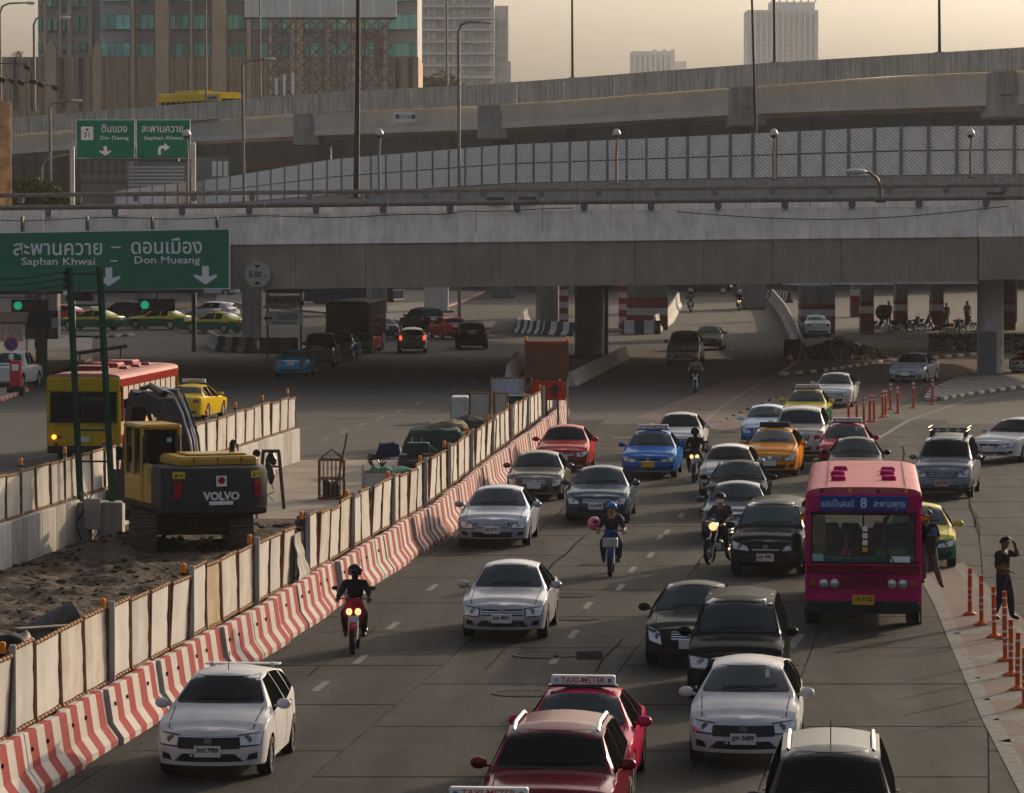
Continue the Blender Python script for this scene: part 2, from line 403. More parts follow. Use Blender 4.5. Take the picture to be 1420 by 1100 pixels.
island('far_island', [G(562, 448), G(602, 431), G(642, 418), G(668, 406), G(560, 404), G(300, 408), G(300, 420), G(500, 440)], M_PAVE)

# ================================================================ FRONT OVERPASS
D0 = 210.0
ov = thing('concrete_overpass', 'long concrete road overpass crossing the whole street with a pale parapet', 'overpass', (0, D0, 0))
def ovz(X): return .0105 * X               # gentle climb to the right
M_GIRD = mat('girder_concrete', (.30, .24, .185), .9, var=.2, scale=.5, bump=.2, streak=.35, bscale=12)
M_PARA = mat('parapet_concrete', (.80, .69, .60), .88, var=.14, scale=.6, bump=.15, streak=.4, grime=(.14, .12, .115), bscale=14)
joints = [390, 483, 566, 660, 752, 846, 877, 940, 1033, 1122, 1218, 1355, 1405, 1500, 1600]
joints = [-180, -90, 0, 60, 138, 218, 300] + joints
for a, b in zip(joints, joints[1:]):
    x0, x1 = (a - CXP) * D0 / FPX, (b - CXP) * D0 / FPX; xm = (x0 + x1) / 2; z = ovz(xm)
    rz = Matrix.Rotation(-.0105, 3, 'Y')
    prof = [Vector((0, -.06, 6.72)), Vector((0, .34, 8.22)), Vector((0, .44, 8.22)), Vector((0, .46, 6.72))]
    mb = MB(); vs = []
    for xx in (x0 + .016, x1 - .016):
        for p in prof: vs.append((xx - 0, p.y, p.z + ovz(xx)))
    mb.add(vs, [(0, 1, 2, 3), (4, 7, 6, 5), (0, 4, 5, 1), (1, 5, 6, 2), (2, 6, 7, 3), (3, 7, 4, 0)])
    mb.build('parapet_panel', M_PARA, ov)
    # rear parapet
    mb = MB(); vs = []
    for xx in (x0 * 1.16 + .02, x1 * 1.16 - .02):
        for (y, zz) in ((33.2, 7.0), (33.25, 8.75), (33.5, 8.75), (33.6, 7.0)): vs.append((xx, y, zz + ovz(xx)))
    mb.add(vs, [(0, 1, 2, 3), (4, 7, 6, 5), (0, 4, 5, 1), (1, 5, 6, 2), (2, 6, 7, 3), (3, 7, 4, 0)])
    mb.build('rear_parapet_panel', M_PARA, ov)
gj = [-200, -110, -10, 90, 190, 290, 410, 507, 599, 693, 785, 880, 975, 1071, 1166, 1262, 1357, 1500, 1640]
for a, b in zip(gj, gj[1:]):
    x0, x1 = (a - CXP) * D0 / FPX, (b - CXP) * D0 / FPX; g = .05 if b == 1357 else .012
    mb = MB(); vs = []
    dz = .08 if a >= 1357 else 0
    for xx in (x0 + .01, x1 - g):
        for (y, zz) in ((.10, 4.55 + dz), (.06, 6.72), (.9, 6.72), (1.1, 4.55 + dz)): vs.append((xx, y - dz, zz + ovz(xx)))
    mb.add(vs, [(0, 1, 2, 3), (4, 7, 6, 5), (0, 4, 5, 1), (1, 5, 6, 2), (2, 6, 7, 3), (3, 7, 4, 0)])
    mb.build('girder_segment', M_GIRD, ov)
mb = MB(); vs = []
for xx in (-36, 36):
    for (y, zz) in ((.95, 6.72), (41, 6.9), (41, 5.0), (1.0, 4.7)): vs.append((xx, y, zz + ovz(xx)))
mb.add(vs, [(0, 1, 2, 3), (4, 7, 6, 5), (0, 4, 5, 1), (1, 5, 6, 2), (2, 6, 7, 3), (3, 7, 4, 0)])
mb.build('deck', M_CONCD, ov)  # slab carried on past the rear parapet to widen the shade below
for x0, x1, y0, y1 in ((27.5, 46, 53, 96),):
    mb = MB(); mb.box(((x0 + x1) / 2, (y0 + y1) / 2, 6.0), (x1 - x0, y1 - y0, 1.6)); mb.build('shade_slab', M_CONCD, ov)  # unseen slab added to shade the ground at the right
# lip under the right girder end, its lit look painted in as pale concrete
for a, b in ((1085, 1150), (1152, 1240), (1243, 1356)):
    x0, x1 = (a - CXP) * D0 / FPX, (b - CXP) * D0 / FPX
    box('lit_soffit_edge', ((x0 + x1) / 2, .02, 4.50 + ovz(x1)), (x1 - x0 - .03, .5, .1), M_CONCL, ov)
M_PIPE = mat('weathered_pipe', (.19, .155, .13), .6, .3, var=.3, scale=2)
def railing(y, z0, dx):
    xs = [-36 + dx]
    while xs[-1] < 36: xs.append(xs[-1] + 6.0)
    for x0, x1 in zip(xs, xs[1:]):
        MB().tube([(x0 + .01, y, z0 + ovz(x0)), (x1 - .01, y, z0 + ovz(x1))], .13, 10).build('rail_pipe', M_PIPE, ov, smooth=True)
    x = -35.5 + dx
    while x < 36:
        mb = MB(); mb.box((x, y, z0 + ovz(x) - .22), (.34, .20, .34), 0, .03); mb.box((x, y - .02, z0 + ovz(x) - .4), (.22, .28, .08))
        mb.build('rail_bracket', mat('bracket_steel', (.13, .14, .16), .5, .5, var=.2, scale=5), ov)
        x += 3.25
railing(.2, 8.62, 0); railing(33.4, 9.32, 1.4)
for px in (687, 731, 1380):              # dark drain slots between the railings
    x = (px - CXP) * (D0 + 33) / FPX; box('drain_box', (x, 33.1, 8.72 + ovz(x)), (1.0, .3, .42), M_DSTEEL, ov)
# loose cable along the parapet
mb = MB(); pts = [(lerp(-29, 3, i / 30), -.12, 8.05 + ovz(lerp(-29, 3, i / 30)) + .06 * math.sin(i * .9) + (.22 if i > 24 else 0)) for i in range(31)]
mb.tube(pts, .022, 4); mb.build('cable', M_PLAST, ov); mb = MB(); pts = [(lerp(8, 24, i / 14), -.12, 8.05 + ovz(12) - .5 * math.sin(math.pi * i / 14) + .02 * i) for i in range(15)]
mb.tube(pts, .022, 4); mb.build('cable', M_PLAST, ov)
# columns
def column(px, py, r, ztop, label, paint=None, sq=False, n=24):
    p = G(px, py); t = thing('bridge_column', label, 'column', (p.x, p.y, 0))
    b = MB()
    if sq: b.box((0, 0, ztop / 2), (2 * r, 2 * r, ztop), 0, .06)
    else: b.lathe([(r, 0), (r, ztop)], n)
    b.build('shaft', mat('column_concrete', (.52, .48, .43), .88, var=.15, scale=.8, bump=.15, streak=.35, bscale=12) if paint is None else paint, t, smooth=35)
    box('footing', (0, 0, .09), (r * 3.0, r * 2.6, .18), M_CONCD, t, bev=.02)
    return t
c = column(817, 496, .80, 4.95, 'round concrete overpass column beside the low concrete barrier')
box('drain_pipe', (.95, .2, 2.6), (.22, .22, 4.9), M_DSTEEL, c)
c = column(1373, 522, .66, 5.0, 'round concrete overpass column standing on the right traffic island')
box('painted_patch', (-.2, -.72, 1.2), (.85, .12, 2.1), mat('grey_paint', (.13, .13, .14), .7, var=.1), c)
for k in range(4):
    MB().lathe([(.08, 0), (.08, .12)], 10, (.45, -.55, .7 + k * .95), 'Y').build('bolt_plate', M_STEEL, c)
box('capital', (0, .3, 5.05), (1.9, 2.6, .35), M_CONC, c, bev=.04)
# band-painted square piers in the dark under the deck
def banded(px, py, wpx, label, ztop=5.6, bands=((0, 1.3, 'r'), (1.3, 1.75, 'w'), (1.75, 2.0, 'r')), depth=1.6, rz=0.0, diag=False):
    p = G(px, py); wd = wpx * p.y / FPX
    t = thing('banded_pier', label, 'pier', (p.x, p.y + depth / 2, 0), rz, None)
    zb = bands[-1][1]
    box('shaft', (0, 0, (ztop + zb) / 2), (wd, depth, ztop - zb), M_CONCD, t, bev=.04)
    for a, b, cc in bands:
        box('painted_band', (0, 0, (a + b) / 2), (wd + .02, depth + .02, b - a - .006), mat('pier_red', (.16, .03, .03), .8, var=.3) if cc == 'r' else mat('pier_white', (.36, .34, .33), .8, var=.2), t)
    if diag:
        for k in range(5):
            b = MB(); x0 = -wd / 2 + k * wd * .22
            b.add([(x0, -depth / 2 - .03, .3), (x0 + wd * .11, -depth / 2 - .03, .3), (min(wd / 2, x0 + wd * .4), -depth / 2 - .03, 2.4), (min(wd / 2, x0 + wd * .3), -depth / 2 - .03, 2.4)], [(0, 1, 2, 3)])
            b.build('diagonal_stripe', mat('pier_white', (.36, .34, .33), .8), t)
    return t
many = tuple((i * .42, (i + 1) * .42, 'r' if i % 2 == 0 else 'w') for i in range(8))
banded(756, 452, 24, 'pier with diagonal red and white stripes behind the black and white barrier', 5.8, ((0, 2.6, 'r'),), diag=True)
banded(778, 452, 20, 'pier with level red and white bands beside the diagonal striped one', 5.8, many)
banded(866, 456, 14, 'slim pier with red and white blocks behind the round column', 5.8, many)
banded(898, 458, 56, 'broad dark pier with dull red bands left of the ramp road', 6, ((0, 1.0, 'r'), (1.0, 1.5, 'w'), (1.5, 2.2, 'r')))
banded(1134, 463, 48, 'broad grey pier with a red and white foot behind the parked silver car', 6, ((0, 1.15, 'r'), (1.15, 1.6, 'w'), (1.6, 1.9, 'r')), 2.4)
banded(1203, 462, 17, 'slim grey pier with a white band right of the sunlit gap', 6)
banded(1187, 440, 12, 'far pier with an orange band seen in the sunlit gap', 6, ((0, 1.6, 'r'), (1.6, 2.1, 'w')))
banded(1250, 458, 17, 'slim pier with a white band behind the parked motorcycles', 6)
banded(1300, 458, 17, 'slim pier with a dull band left of the island column', 6)
banded(1398, 458, 20, 'pier with a white arrow stripe right of the island column', 6)
c = column(605, 433, .95, 6.3, 'square sunlit pier on the far island', sq=True)
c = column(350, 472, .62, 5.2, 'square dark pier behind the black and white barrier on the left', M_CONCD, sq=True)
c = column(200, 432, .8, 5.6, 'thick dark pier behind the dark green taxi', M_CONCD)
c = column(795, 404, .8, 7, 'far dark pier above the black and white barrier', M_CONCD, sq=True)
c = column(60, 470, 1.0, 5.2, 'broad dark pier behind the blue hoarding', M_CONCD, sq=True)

# ================================================================ NOISE BARRIER ON THE RAMP
nb_tab = [(-20, 640, 287, 296), (60, 620, 279, 290), (130, 590, 272, 288), (180, 545, 262, 283), (300, 428, 248, 282), (460, 343, 221, 270), (700, 298, 201, 254), (940, 273, 190, 248), (1240, 259, 176, 243), (1420, 255, 174, 241), (1560, 253, 172, 240)]
nbar = thing('noise_barrier', 'long grey louvred noise barrier along the ramp above the overpass', 'noise barrier', (0, 260, 0))
def nbp(px, k): 
    d, a, b = interp(nb_tab, px); return P(px, lerp(a, b, k), d)
def m_louvre():
    m = mat('louvred_panel', (.80, .75, .69), .85, .2, var=.1, scale=2); nt = m.node_tree; N = nt.nodes; L = nt.links
    tc = N.new('ShaderNodeTexCoord'); wv = N.new('ShaderNodeTexWave'); wv.inputs['Scale'].default_value = 2.6; wv.bands_direction = 'DIAGONAL'
    mp = N.new('ShaderNodeMapping'); mp.inputs['Scale'].default_value = (1, 0, 1); L.new(tc.outputs['Object'], mp.inputs[0]); L.new(mp.outputs[0], wv.inputs['Vector'])
    bp = N.new('ShaderNodeBump'); bp.inputs['Strength'].default_value = 1.0; bp.inputs['Distance'].default_value = .06
    L.new(wv.outputs['Fac'], bp.inputs['Height']); L.new(bp.outputs[0], N['Principled BSDF'].inputs['Normal'])
    b = N['Principled BSDF']; src = b.inputs['Base Color'].links[0].from_socket
    mr = N.new('ShaderNodeMapRange'); mr.inputs[3].default_value = .82; mr.inputs[4].default_value = 1.08; L.new(wv.outputs['Fac'], mr.inputs[0])
    vm = N.new('ShaderNodeVectorMath'); vm.operation = 'SCALE'; L.new(src, vm.inputs[0]); L.new(mr.outputs[0], vm.inputs['Scale']); L.new(vm.outputs[0], b.inputs['Base Color'])
    return m
M_LOUV = m_louvre(); OFS = Vector((0, 260, 0))
x = 110.0
while x < 1500:
    wpx = interp1([(0, 15), (200, 17.5), (460, 20), (700, 24), (900, 28), (1000, 30.5), (1300, 39.5), (1500, 42)], x); x1 = x + wpx
    for k0, k1 in ((.0, .485), (.515, 1.0)):
        a, b, c, d = nbp(x, k1), nbp(x1, k1), nbp(x1, k0), nbp(x, k0)
        e = (b - a) * .03; n = Vector((0, .16, 0))
        ctr = (a + b + c + d) / 4
        mb = MB(); mb.prism([a + e - ctr, b - e - ctr, c - e - ctr, d + e - ctr], (0, 0, 0), n)
        mb.build('louvred_panel', M_LOUV, nbar, ctr - OFS)
    a, c = nbp(x, 1.06), nbp(x, -.015)
    mb = MB(); mb.box(((a + c) / 2 - OFS) + Vector((0, .02, 0)), (.20, .34, (c - a).length)); mb.build('barrier_post', mat('post_grey', (.17, .17, .17), .5, .4, var=.1), nbar)
    a, b = nbp(x, 1.02), nbp(x1, 1.02)
    mb = MB(); mb.prism([a - OFS, b - OFS, b - OFS - Vector((0, 0, 1.5)), a - OFS - Vector((0, 0, 1.5))], (0, -.15, 0), (0, .5, 0)); mb.build('ramp_parapet', M_CONC, nbar)
    x = x1
b = MB(); xs = [110, 180, 300, 460, 700, 940, 1240, 1500]
vs = []
for xx in xs:
    a = nbp(xx, 1.0) - OFS; vs += [a + Vector((0, .3, -1.5)), a + Vector((0, 9, -1.5)), a + Vector((0, 9, -3.0)), a + Vector((0, .3, -3.0))]
fs = [(i * 4 + j, i * 4 + (j + 1) % 4, i * 4 + 4 + (j + 1) % 4, i * 4 + 4 + j) for i in range(len(xs) - 1) for j in range(4)]
b.add(vs, fs); b.build('ramp_deck', M_CONCD, nbar)
for xx in (200, 330, 520, 760):
    a = nbp(xx, 1.0) - OFS; b = MB(); h = a.z - 2.9; b.lathe([(.8, 0), (.8, max(.5, h))], 14, (a.x, a.y + 4.5, 0)); b.build('ramp_column', M_CONCD, nbar)

# ================================================================ HIGH EXPRESSWAY VIADUCT
vd_tab = [(-80, 474, 171, 194, 221), (0, 465, 165, 188, 215), (100, 455, 157, 180, 207), (300, 436, 141, 165, 193), (460, 416, 128, 155, 187), (660, 383, 118, 147, 180), (800, 367, 108, 138, 171), (940, 350, 97, 127, 161), (1060, 336, 88, 119, 157), (1240, 316, 77, 105, 150), (1420, 298, 66, 98, 144), (1560, 284, 57, 90, 138)]
via = thing('expressway_viaduct', 'high concrete expressway viaduct spanning the upper picture with stained parapets', 'viaduct', (0, 350, 0)); VO = Vector((0, 350, 0))
M_VPAR = mat('stained_viaduct_parapet', (.50, .455, .385), .9, var=.2, scale=.5, bump=.15, streak=.75, grime=(.07, .06, .05), bscale=8)
M_VGIR = mat('viaduct_girder', (.50, .455, .39), .9, var=.12, scale=.3, bump=.1, streak=.25, bscale=8)
def vp(px, k, dz=0): 
    q = interp(vd_tab, px); return P(px, q[1 + k], q[0]) - VO
px = -80
while px < 1540:
    p1 = px + interp1([(0, 58), (700, 66), (1400, 90)], px)
    a, b = vp(px, 0), vp(p1, 0); c, d = vp(p1, 1), vp(px, 1); e = (b - a) * .004
    mb = MB(); mb.prism([a + e, b - e, c - e, d + e], (0, 0, 0), (0, .5, 0)); mb.build('parapet_section', M_VPAR, via)
    a = vp(px, 0) + Vector((0, 0, .0)); b = vp(p1, 0)
    mb = MB(); mb.prism([a + Vector((0, -.08, -.18)), b + Vector((0, -.08, -.18)), b + Vector((0, -.08, .02)), a + Vector((0, -.08, .02))], (0, 0, 0), (0, .7, 0)); mb.build('parapet_coping', M_VPAR, via)
    px = p1
gx = [-80, 60, 200, 425, 683, 1038, 1400, 1560]
for a0, a1 in zip(gx, gx[1:]):
    n = 3; vs = []
    for i in range(n + 1):
        xx = lerp(a0, a1, i / n); t, bt = vp(xx, 1), vp(xx, 2)
        vs += [t + Vector((0, .9, 0)), bt + Vector((0, 1.5, 0)), bt + Vector((0, 24, 0)), t + Vector((0, 24, 0))]
    fs = [(i * 4 + j, i * 4 + (j + 1) % 4, i * 4 + 4 + (j + 1) % 4, i * 4 + 4 + j) for i in range(n) for j in range(4)] + [(0, 1, 2, 3), (n * 4, n * 4 + 3, n * 4 + 2, n * 4 + 1)]
    mb = MB(); mb.add(vs, fs); mb.build('box_girder', M_VGIR, via)
    # lower flange line
    vs = []
    for i in (0, 1):
        xx = (a0, a1)[i]; bt = vp(xx, 2); vs += [bt + Vector((0, 1.3, 0)), bt + Vector((0, 1.3, .55)), bt + Vector((0, 1.8, .55)), bt + Vector((0, 1.8, 0))]
    mb = MB(); mb.add(vs, [(0, 1, 2, 3), (4, 7, 6, 5), (0, 4, 5, 1), (1, 5, 6, 2), (2, 6, 7, 3), (3, 7, 4, 0)]); mb.build('girder_flange', M_VGIR, via)
for xx, wpx, drop in ((425, 36, 13), (683, 42, 14), (1038, 48, 17), (1401, 48, 18)):
    d = interp1(vd_tab, xx); s = FPX / d; t, bt = vp(xx, 1), vp(xx, 2); h = (t.z - bt.z) + drop / s; wd = wpx / s
    mb = MB(); mb.box((t.x, t.y + 4, t.z - h / 2), (wd, 8.6, h), 0, .08); mb.box((t.x - wd * .12, t.y - .36, t.z - h * .28), (wd * .5, .1, h * .46), 0, .02)
    mb.build('pier_cap', M_CONC, via)
    mb = MB(); mb.box((t.x + wd * .35, t.y + 12, (t.z - h) / 2), (wd * .8, 3, t.z - h), 0, .08); mb.build('pier', M_CONCD, via)
q = P(562, 162, 398) - VO                  # white notice on the girder
mb = MB(); mb.box(q, (2.1, .12, .95)); nt_ = mb.build('notice_board', M_WHITE, via)
text('กทพ', .62, M_GREENP, via, q + Vector((0, -.08, 0)), name='notice_lettering')
for dx in (-.75, .75): box('notice_emblem', q + Vector((dx, -.08, 0)), (.3, .03, .4), M_DSTEEL, via)
# low buildings beneath the viaduct, then filler blocks added in near-black for the shade
b2 = thing('shaded_building', 'dark low buildings in shade beneath the viaduct behind the twin green signs', 'building', (-60, 560, 0))
def shb(px0, px1, ytop, d, name='block', m=None):
    a, b = P(px0, ytop, d), P(px1, ytop, d); 
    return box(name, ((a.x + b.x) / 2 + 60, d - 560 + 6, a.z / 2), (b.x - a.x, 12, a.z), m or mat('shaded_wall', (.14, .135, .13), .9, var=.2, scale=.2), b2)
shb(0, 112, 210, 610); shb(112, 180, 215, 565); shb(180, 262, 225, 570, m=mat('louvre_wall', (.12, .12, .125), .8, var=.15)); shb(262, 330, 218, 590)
for i in range(9):
    a = P(182 + 0 * i, 232 + i * 5, 563.5); MB().box((a.x + 60 + 3.3, 3, a.z), (7.2, .3, .28)).build('louvre_blade', M_STEEL, b2)
for i, px in enumerate((118, 128, 139, 150, 161, 171)):
    a = P(px, 226, 558.5); MB().box((a.x + 60, -2, a.z), (.7, .25, 3.0)).build('window', mat('dark_window', (.03, .035, .04), .2, var=.1), b2)
    a = P(px, 252, 558.5); mb = MB(); mb.box((a.x + 60, -2.2, a.z), (.85, .5, .7), 0, .05); mb.lathe([(.3, -.05), (.3, .02)], 12, (a.x + 60, -2.5, a.z), 'Y'); mb.build('air_conditioner', M_DSTEEL, b2)
for px in (297, 305, 313):
    a = P(px, 234, 575); box('window', (a.x + 60, 15, a.z), (.55, .25, 2.0), M_WHITE, b2)
p = P(430, 228, 440); t = thing('red_shed', 'long dull red shed roof behind the noise barrier', 'shed', (p.x, 446, 0))
box('wall', (0, 0, 5), (13, 6, 10), mat('shed_red', (.20, .07, .055), .8, var=.2, scale=1), t); box('roof', (0, -.2, p.z), (13.6, 7, .5), mat('shed_roof', (.26, .12, .09), .8, var=.2), t, bev=.05)

fr_ = thing('dark_filler_row', 'long stepped row of added filler blocks coloured near-black for the shade under the viaduct', 'building', (0, 800, 0))  # blocks added to close the sky gap, shade put into their near-black colour
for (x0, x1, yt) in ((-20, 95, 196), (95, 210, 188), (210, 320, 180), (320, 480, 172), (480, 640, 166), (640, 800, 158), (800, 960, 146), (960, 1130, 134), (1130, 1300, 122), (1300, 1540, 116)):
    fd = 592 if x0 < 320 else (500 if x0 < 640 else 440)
    a, b = P(x0, yt, fd), P(x1 - .4, yt, fd); box('block', ((a.x + b.x) / 2, fd - 788, a.z / 2), (b.x - a.x, 24, a.z), mat('painted_shade_wall', (.018, .017, .016), .95, spec=.0, var=.3, scale=.1), fr_)
    for k in range(int((x1 - x0) / 18)):
        for j in range(5):
            c = P(x0 + 8 + k * 18, yt + 24 + j * 16, fd); MB().box((c.x, fd - 800.1, c.z), (1.4, .3, 1.3)).build('window', mat('dark_window', (.03, .035, .04), .2, var=.1), fr_)
# ================================================================ VEHICLES
def paint(name, col, metal=.35, rough=.32, coat=.6):
    return mat('paint_' + name, col, rough * .5, metal * .5, var=.12, scale=2.5, coat=coat * .35, spec=.0)
M_GLASS = mat('tinted_glass', (.007, .018, .021), .05, 0, var=0, spec=.26)
M_GLASSD = mat('dark_tinted_glass', (.003, .004, .005), .06, 0, var=0, spec=.08)
M_GLASSS = mat('side_glass', (.004, .005, .006), .2, 0, var=0, spec=.0)
M_TYRE = mat('tyre_rubber', (.017, .016, .016), .85, var=.2, scale=10)
M_ALLOY = mat('alloy_wheel', (.38, .38, .39), .3, .9, var=.1, scale=10)
M_LAMPG = mat('headlamp_glass', (.42, .43, .45), .12, .5, var=.35, scale=14, coat=.8)
M_TAIL = mat('tail_lamp', (.28, .012, .012), .15, 0, var=.2, scale=12, coat=.8)
M_BRAKE = mat('lit_brake_lamp', (.6, .02, .01), .3, var=0, emit=(1, .06, .03), estr=1.6)
M_LIT = mat('lit_headlamp', (.9, .7, .4), .3, var=0, emit=(1, .62, .25), estr=.8)
M_PLATE = mat('number_plate', (.50, .49, .46), .5, var=.06, scale=8)
M_PLATEY = mat('yellow_number_plate', (.50, .28, .02), .5, var=.06, scale=8)
M_PTXT = mat('plate_ink', (.03, .03, .03), .6, var=0)
M_GAP = mat('panel_gap', (.012, .012, .012), .8, var=0)
M_SIGNW = mat('taxi_sign_white', (.60, .58, .54), .45, var=.05)
M_SRED = mat('sign_red', (.4, .02, .02), .5, var=0)
M_BLUEP = mat('deep_blue_paint', (.01, .06, .25), .4, var=.1)

def pchip(tab, x): return interp1(tab, x)
def smooth_profile(tab, L, r=.07, n=160):
    zs = [interp1(tab, L * i / n) for i in range(n + 1)]
    k = max(1, int(r / L * n))
    out = []
    for i in range(n + 1):
        a, b = max(0, i - k), min(n, i + k)
        out.append(sum(zs[a:b + 1]) / (b - a + 1))
    return lambda t: out[min(n, max(0, int(t / L * n)))] + (out[min(n, int(t / L * n) + 1)] - out[min(n, max(0, int(t / L * n)))]) * ((t / L * n) % 1)

STYLE = {   # L, W, H, wheel radius, front axle, rear axle, roof-edge fraction, top profile (fractions of L, heights in m)
 'sedan':  dict(L=4.45, W=1.74, H=1.47, r=.315, fa=.86, ra=3.44, re=.545, lip=.72, top=[(0, .78), (.05, .86), (.26, .965), (.30, .995), (.455, 1.43), (.56, 1.47), (.66, 1.455), (.74, 1.38), (.865, 1.06), (.90, 1.03), (.985, 1.0), (1, .96)], belt=(.86, .98), win=((.31, .455, .47, .59), (.61, .475, .60, .72), (.73, .61, .72, .80))),
 'oldsedan': dict(L=4.2, W=1.68, H=1.38, r=.29, fa=.82, ra=3.25, re=.565, lip=.70, top=[(0, .74), (.04, .81), (.28, .905), (.31, .93), (.45, 1.33), (.56, 1.38), (.68, 1.36), (.74, 1.30), (.84, .98), (.87, .95), (.985, .94), (1, .90)], belt=(.82, .90), win=((.32, .455, .46, .58), (.60, .47, .59, .72), (.72, .60, .71, .78))),
 'hatch':  dict(L=3.95, W=1.70, H=1.53, r=.29, fa=.78, ra=3.31, re=.55, lip=.74, top=[(0, .82), (.05, .91), (.20, 1.02), (.245, 1.06), (.44, 1.49), (.55, 1.53), (.75, 1.51), (.88, 1.42), (.965, 1.05), (.985, .98), (1, .92)], belt=(.88, 1.06), win=((.27, .44, .46, .61), (.63, .45, .62, .79), (.80, .63, .79, .88))),
 'suv':    dict(L=4.65, W=1.84, H=1.74, r=.37, fa=.88, ra=3.62, re=.61, lip=.92, top=[(0, .96), (.04, 1.06), (.25, 1.14), (.285, 1.17), (.415, 1.66), (.52, 1.74), (.85, 1.72), (.93, 1.66), (.975, 1.22), (.99, 1.12), (1, 1.05)], belt=(1.06, 1.20), win=((.30, .42, .43, .56), (.58, .435, .57, .72), (.74, .58, .735, .90))),
 'mpv':    dict(L=4.55, W=1.76, H=1.74, r=.33, fa=.84, ra=3.58, re=.615, lip=.84, top=[(0, .88), (.04, .98), (.19, 1.09), (.225, 1.13), (.385, 1.66), (.48, 1.73), (.86, 1.74), (.94, 1.66), (.98, 1.2), (1, 1.0)], belt=(1.0, 1.12), win=((.245, .385, .40, .55), (.57, .40, .56, .73), (.75, .57, .74, .91))),
 'pickup': dict(L=5.1, W=1.78, H=1.76, r=.37, fa=.9, ra=3.95, re=.66, lip=.92, top=[(0, .90), (.05, 1.0), (.23, 1.12), (.26, 1.15), (.36, 1.68), (.44, 1.76), (.56, 1.74), (.60, 1.68), (.64, 1.14), (.66, 1.10), (.99, 1.08), (1, 1.06)], belt=(1.04, 1.12), win=((.275, .365, .38, .47), (.485, .38, .475, .585))),
}
def hash_(s): return sum(ord(c) * (i + 3) for i, c in enumerate(s))
def car_surface(st):
    """Loft the body shell. Local frame: front towards -Y, wheels on z = 0."""
    L, W, Rw = st['L'], st['W'], st['r']; hw = W / 2
    top = smooth_profile([(a * L, z) for a, z in st['top']], L, .05)
    sill = .21 if st['H'] < 1.6 else .30
    Ra = Rw + .055
    cow, rf = st['win'][0][0] * L, .45 * L
    ts = set([0, .03, .08, .15, .25, .4, L - .4, L - .25, L - .15, L - .08, L - .03, L])
    for a, z in st['top']: ts.add(a * L)
    n = 30
    for i in range(n + 1): ts.add(L * i / n)
    for ax in (st['fa'], st['ra']):
        for i in range(13): ts.add(ax + Ra * math.cos(math.pi * i / 12) * .9999)
        ts.add(ax - Ra - .004); ts.add(ax + Ra + .004)
    ts = sorted(t for t in ts if 0 <= t <= L); q = [ts[0]]
    for t in ts[1:]:
        if t - q[-1] > .0035: q.append(t)
    ts = q; ts[-1] = L
    plan = [(0, .83), (.04, .885), (.11, .938), (.25, .975), (.6, .99), (1.2, 1.0), (L - 1.0, 1.0), (L - .5, .985), (L - .2, .955), (L - .06, .91), (L, .875)]
    k_c = st['win'][0][0] * L; roof_a = [a for a, z in st['top'] if z >= st['H'] - .08][0] * L
    roof_b = [a for a, z in st['top'] if z >= st['H'] - .10][-1] * L
    deck = [a for a, z in st['top'] if a * L > roof_b + .1 and z < st['belt'][1] + .12]
    deck = (deck[0] if deck else .99) * L
    edge = [(0, .80), (k_c * .8, .86), (k_c, .86), (roof_a, st['re'] / .86), (roof_b, st['re'] / .86), (deck, .83), (L, .80)]
    crown = [(0, .035), (k_c, .045), (roof_a, .085), (roof_b, .085), (deck, .03), (L, .03)]
    def wprof(z): return interp1([(sill - .1, .93), (sill + .05, .955), (.42, .985), (.62, 1.0), (.80, .985), (1.3, .94)], z)
    def shift(z, t):
        f = interp1([(0, .07), (.20, .02), (.35, 0), (.50, .005), (.60, .045), (.70, .10), (.80, .17), (.95, .20), (1.1, .24)], z) * max(0, 1 - t / .6) ** 1.3
        g = interp1([(0, .06), (.22, .02), (.36, 0), (.55, 0), (.62, .03), (.9, .06), (1.6, .10)], z) * max(0, 1 - (L - t) / .5) ** 1.3
        return f - g
    rings = []
    NS, NT = 7, 5
    for t in ts:
        zt = top(t); wp = interp1(plan, t) * hw; cr = interp1(crown, t)
        zb = min(lerp(st['belt'][0], st['belt'][1], t / L), zt - cr - .035)
        z0 = sill + (.03 if t < .5 or t > L - .45 else 0)
        for ax in (st['fa'], st['ra']):
            dx = abs(t - ax)
            if dx < Ra: z0 = max(z0, Rw + math.sqrt(Ra * Ra - dx * dx))
        ring = []
        for i in range(NS):
            z = lerp(z0, zb, (0, .06, .3, .55, .78, .93, 1)[i]); wd = wp * wprof(z)
            if i == NS - 1: wd *= .985
            ring.append((wd, t + shift(z, t), z))
        we = interp1(edge, t) * hw * (wp / hw if t < 1 or t > L - .6 else 1); ze = zt - cr
        wb = ring[-1][0]
        for f in (.12, .5, .9):
            z = lerp(zb, ze, f); ring.append((lerp(wb, we, f) + .02 * math.sin(math.pi * f) * (ze - zb), t + shift(z, t), z))
        for f in (1, .93, .7, .35, 0):
            z = zt - cr * f * f; ring.append((we * f, t + shift(z, t), z))
        rings.append(ring)
    M = len(rings[0]); half = M
    vs, fs = [], []
    for rg in rings:
        for (x, t, z) in rg: vs.append((-x, t - L / 2, z))
        for (x, t, z) in rg[-2::-1]: vs.append((x, t - L / 2, z))
    N = 2 * M - 1
    for i in range(len(rings) - 1):
        for j in range(N - 1): fs.append((i * N + j, i * N + j + 1, (i + 1) * N + j + 1, (i + 1) * N + j))
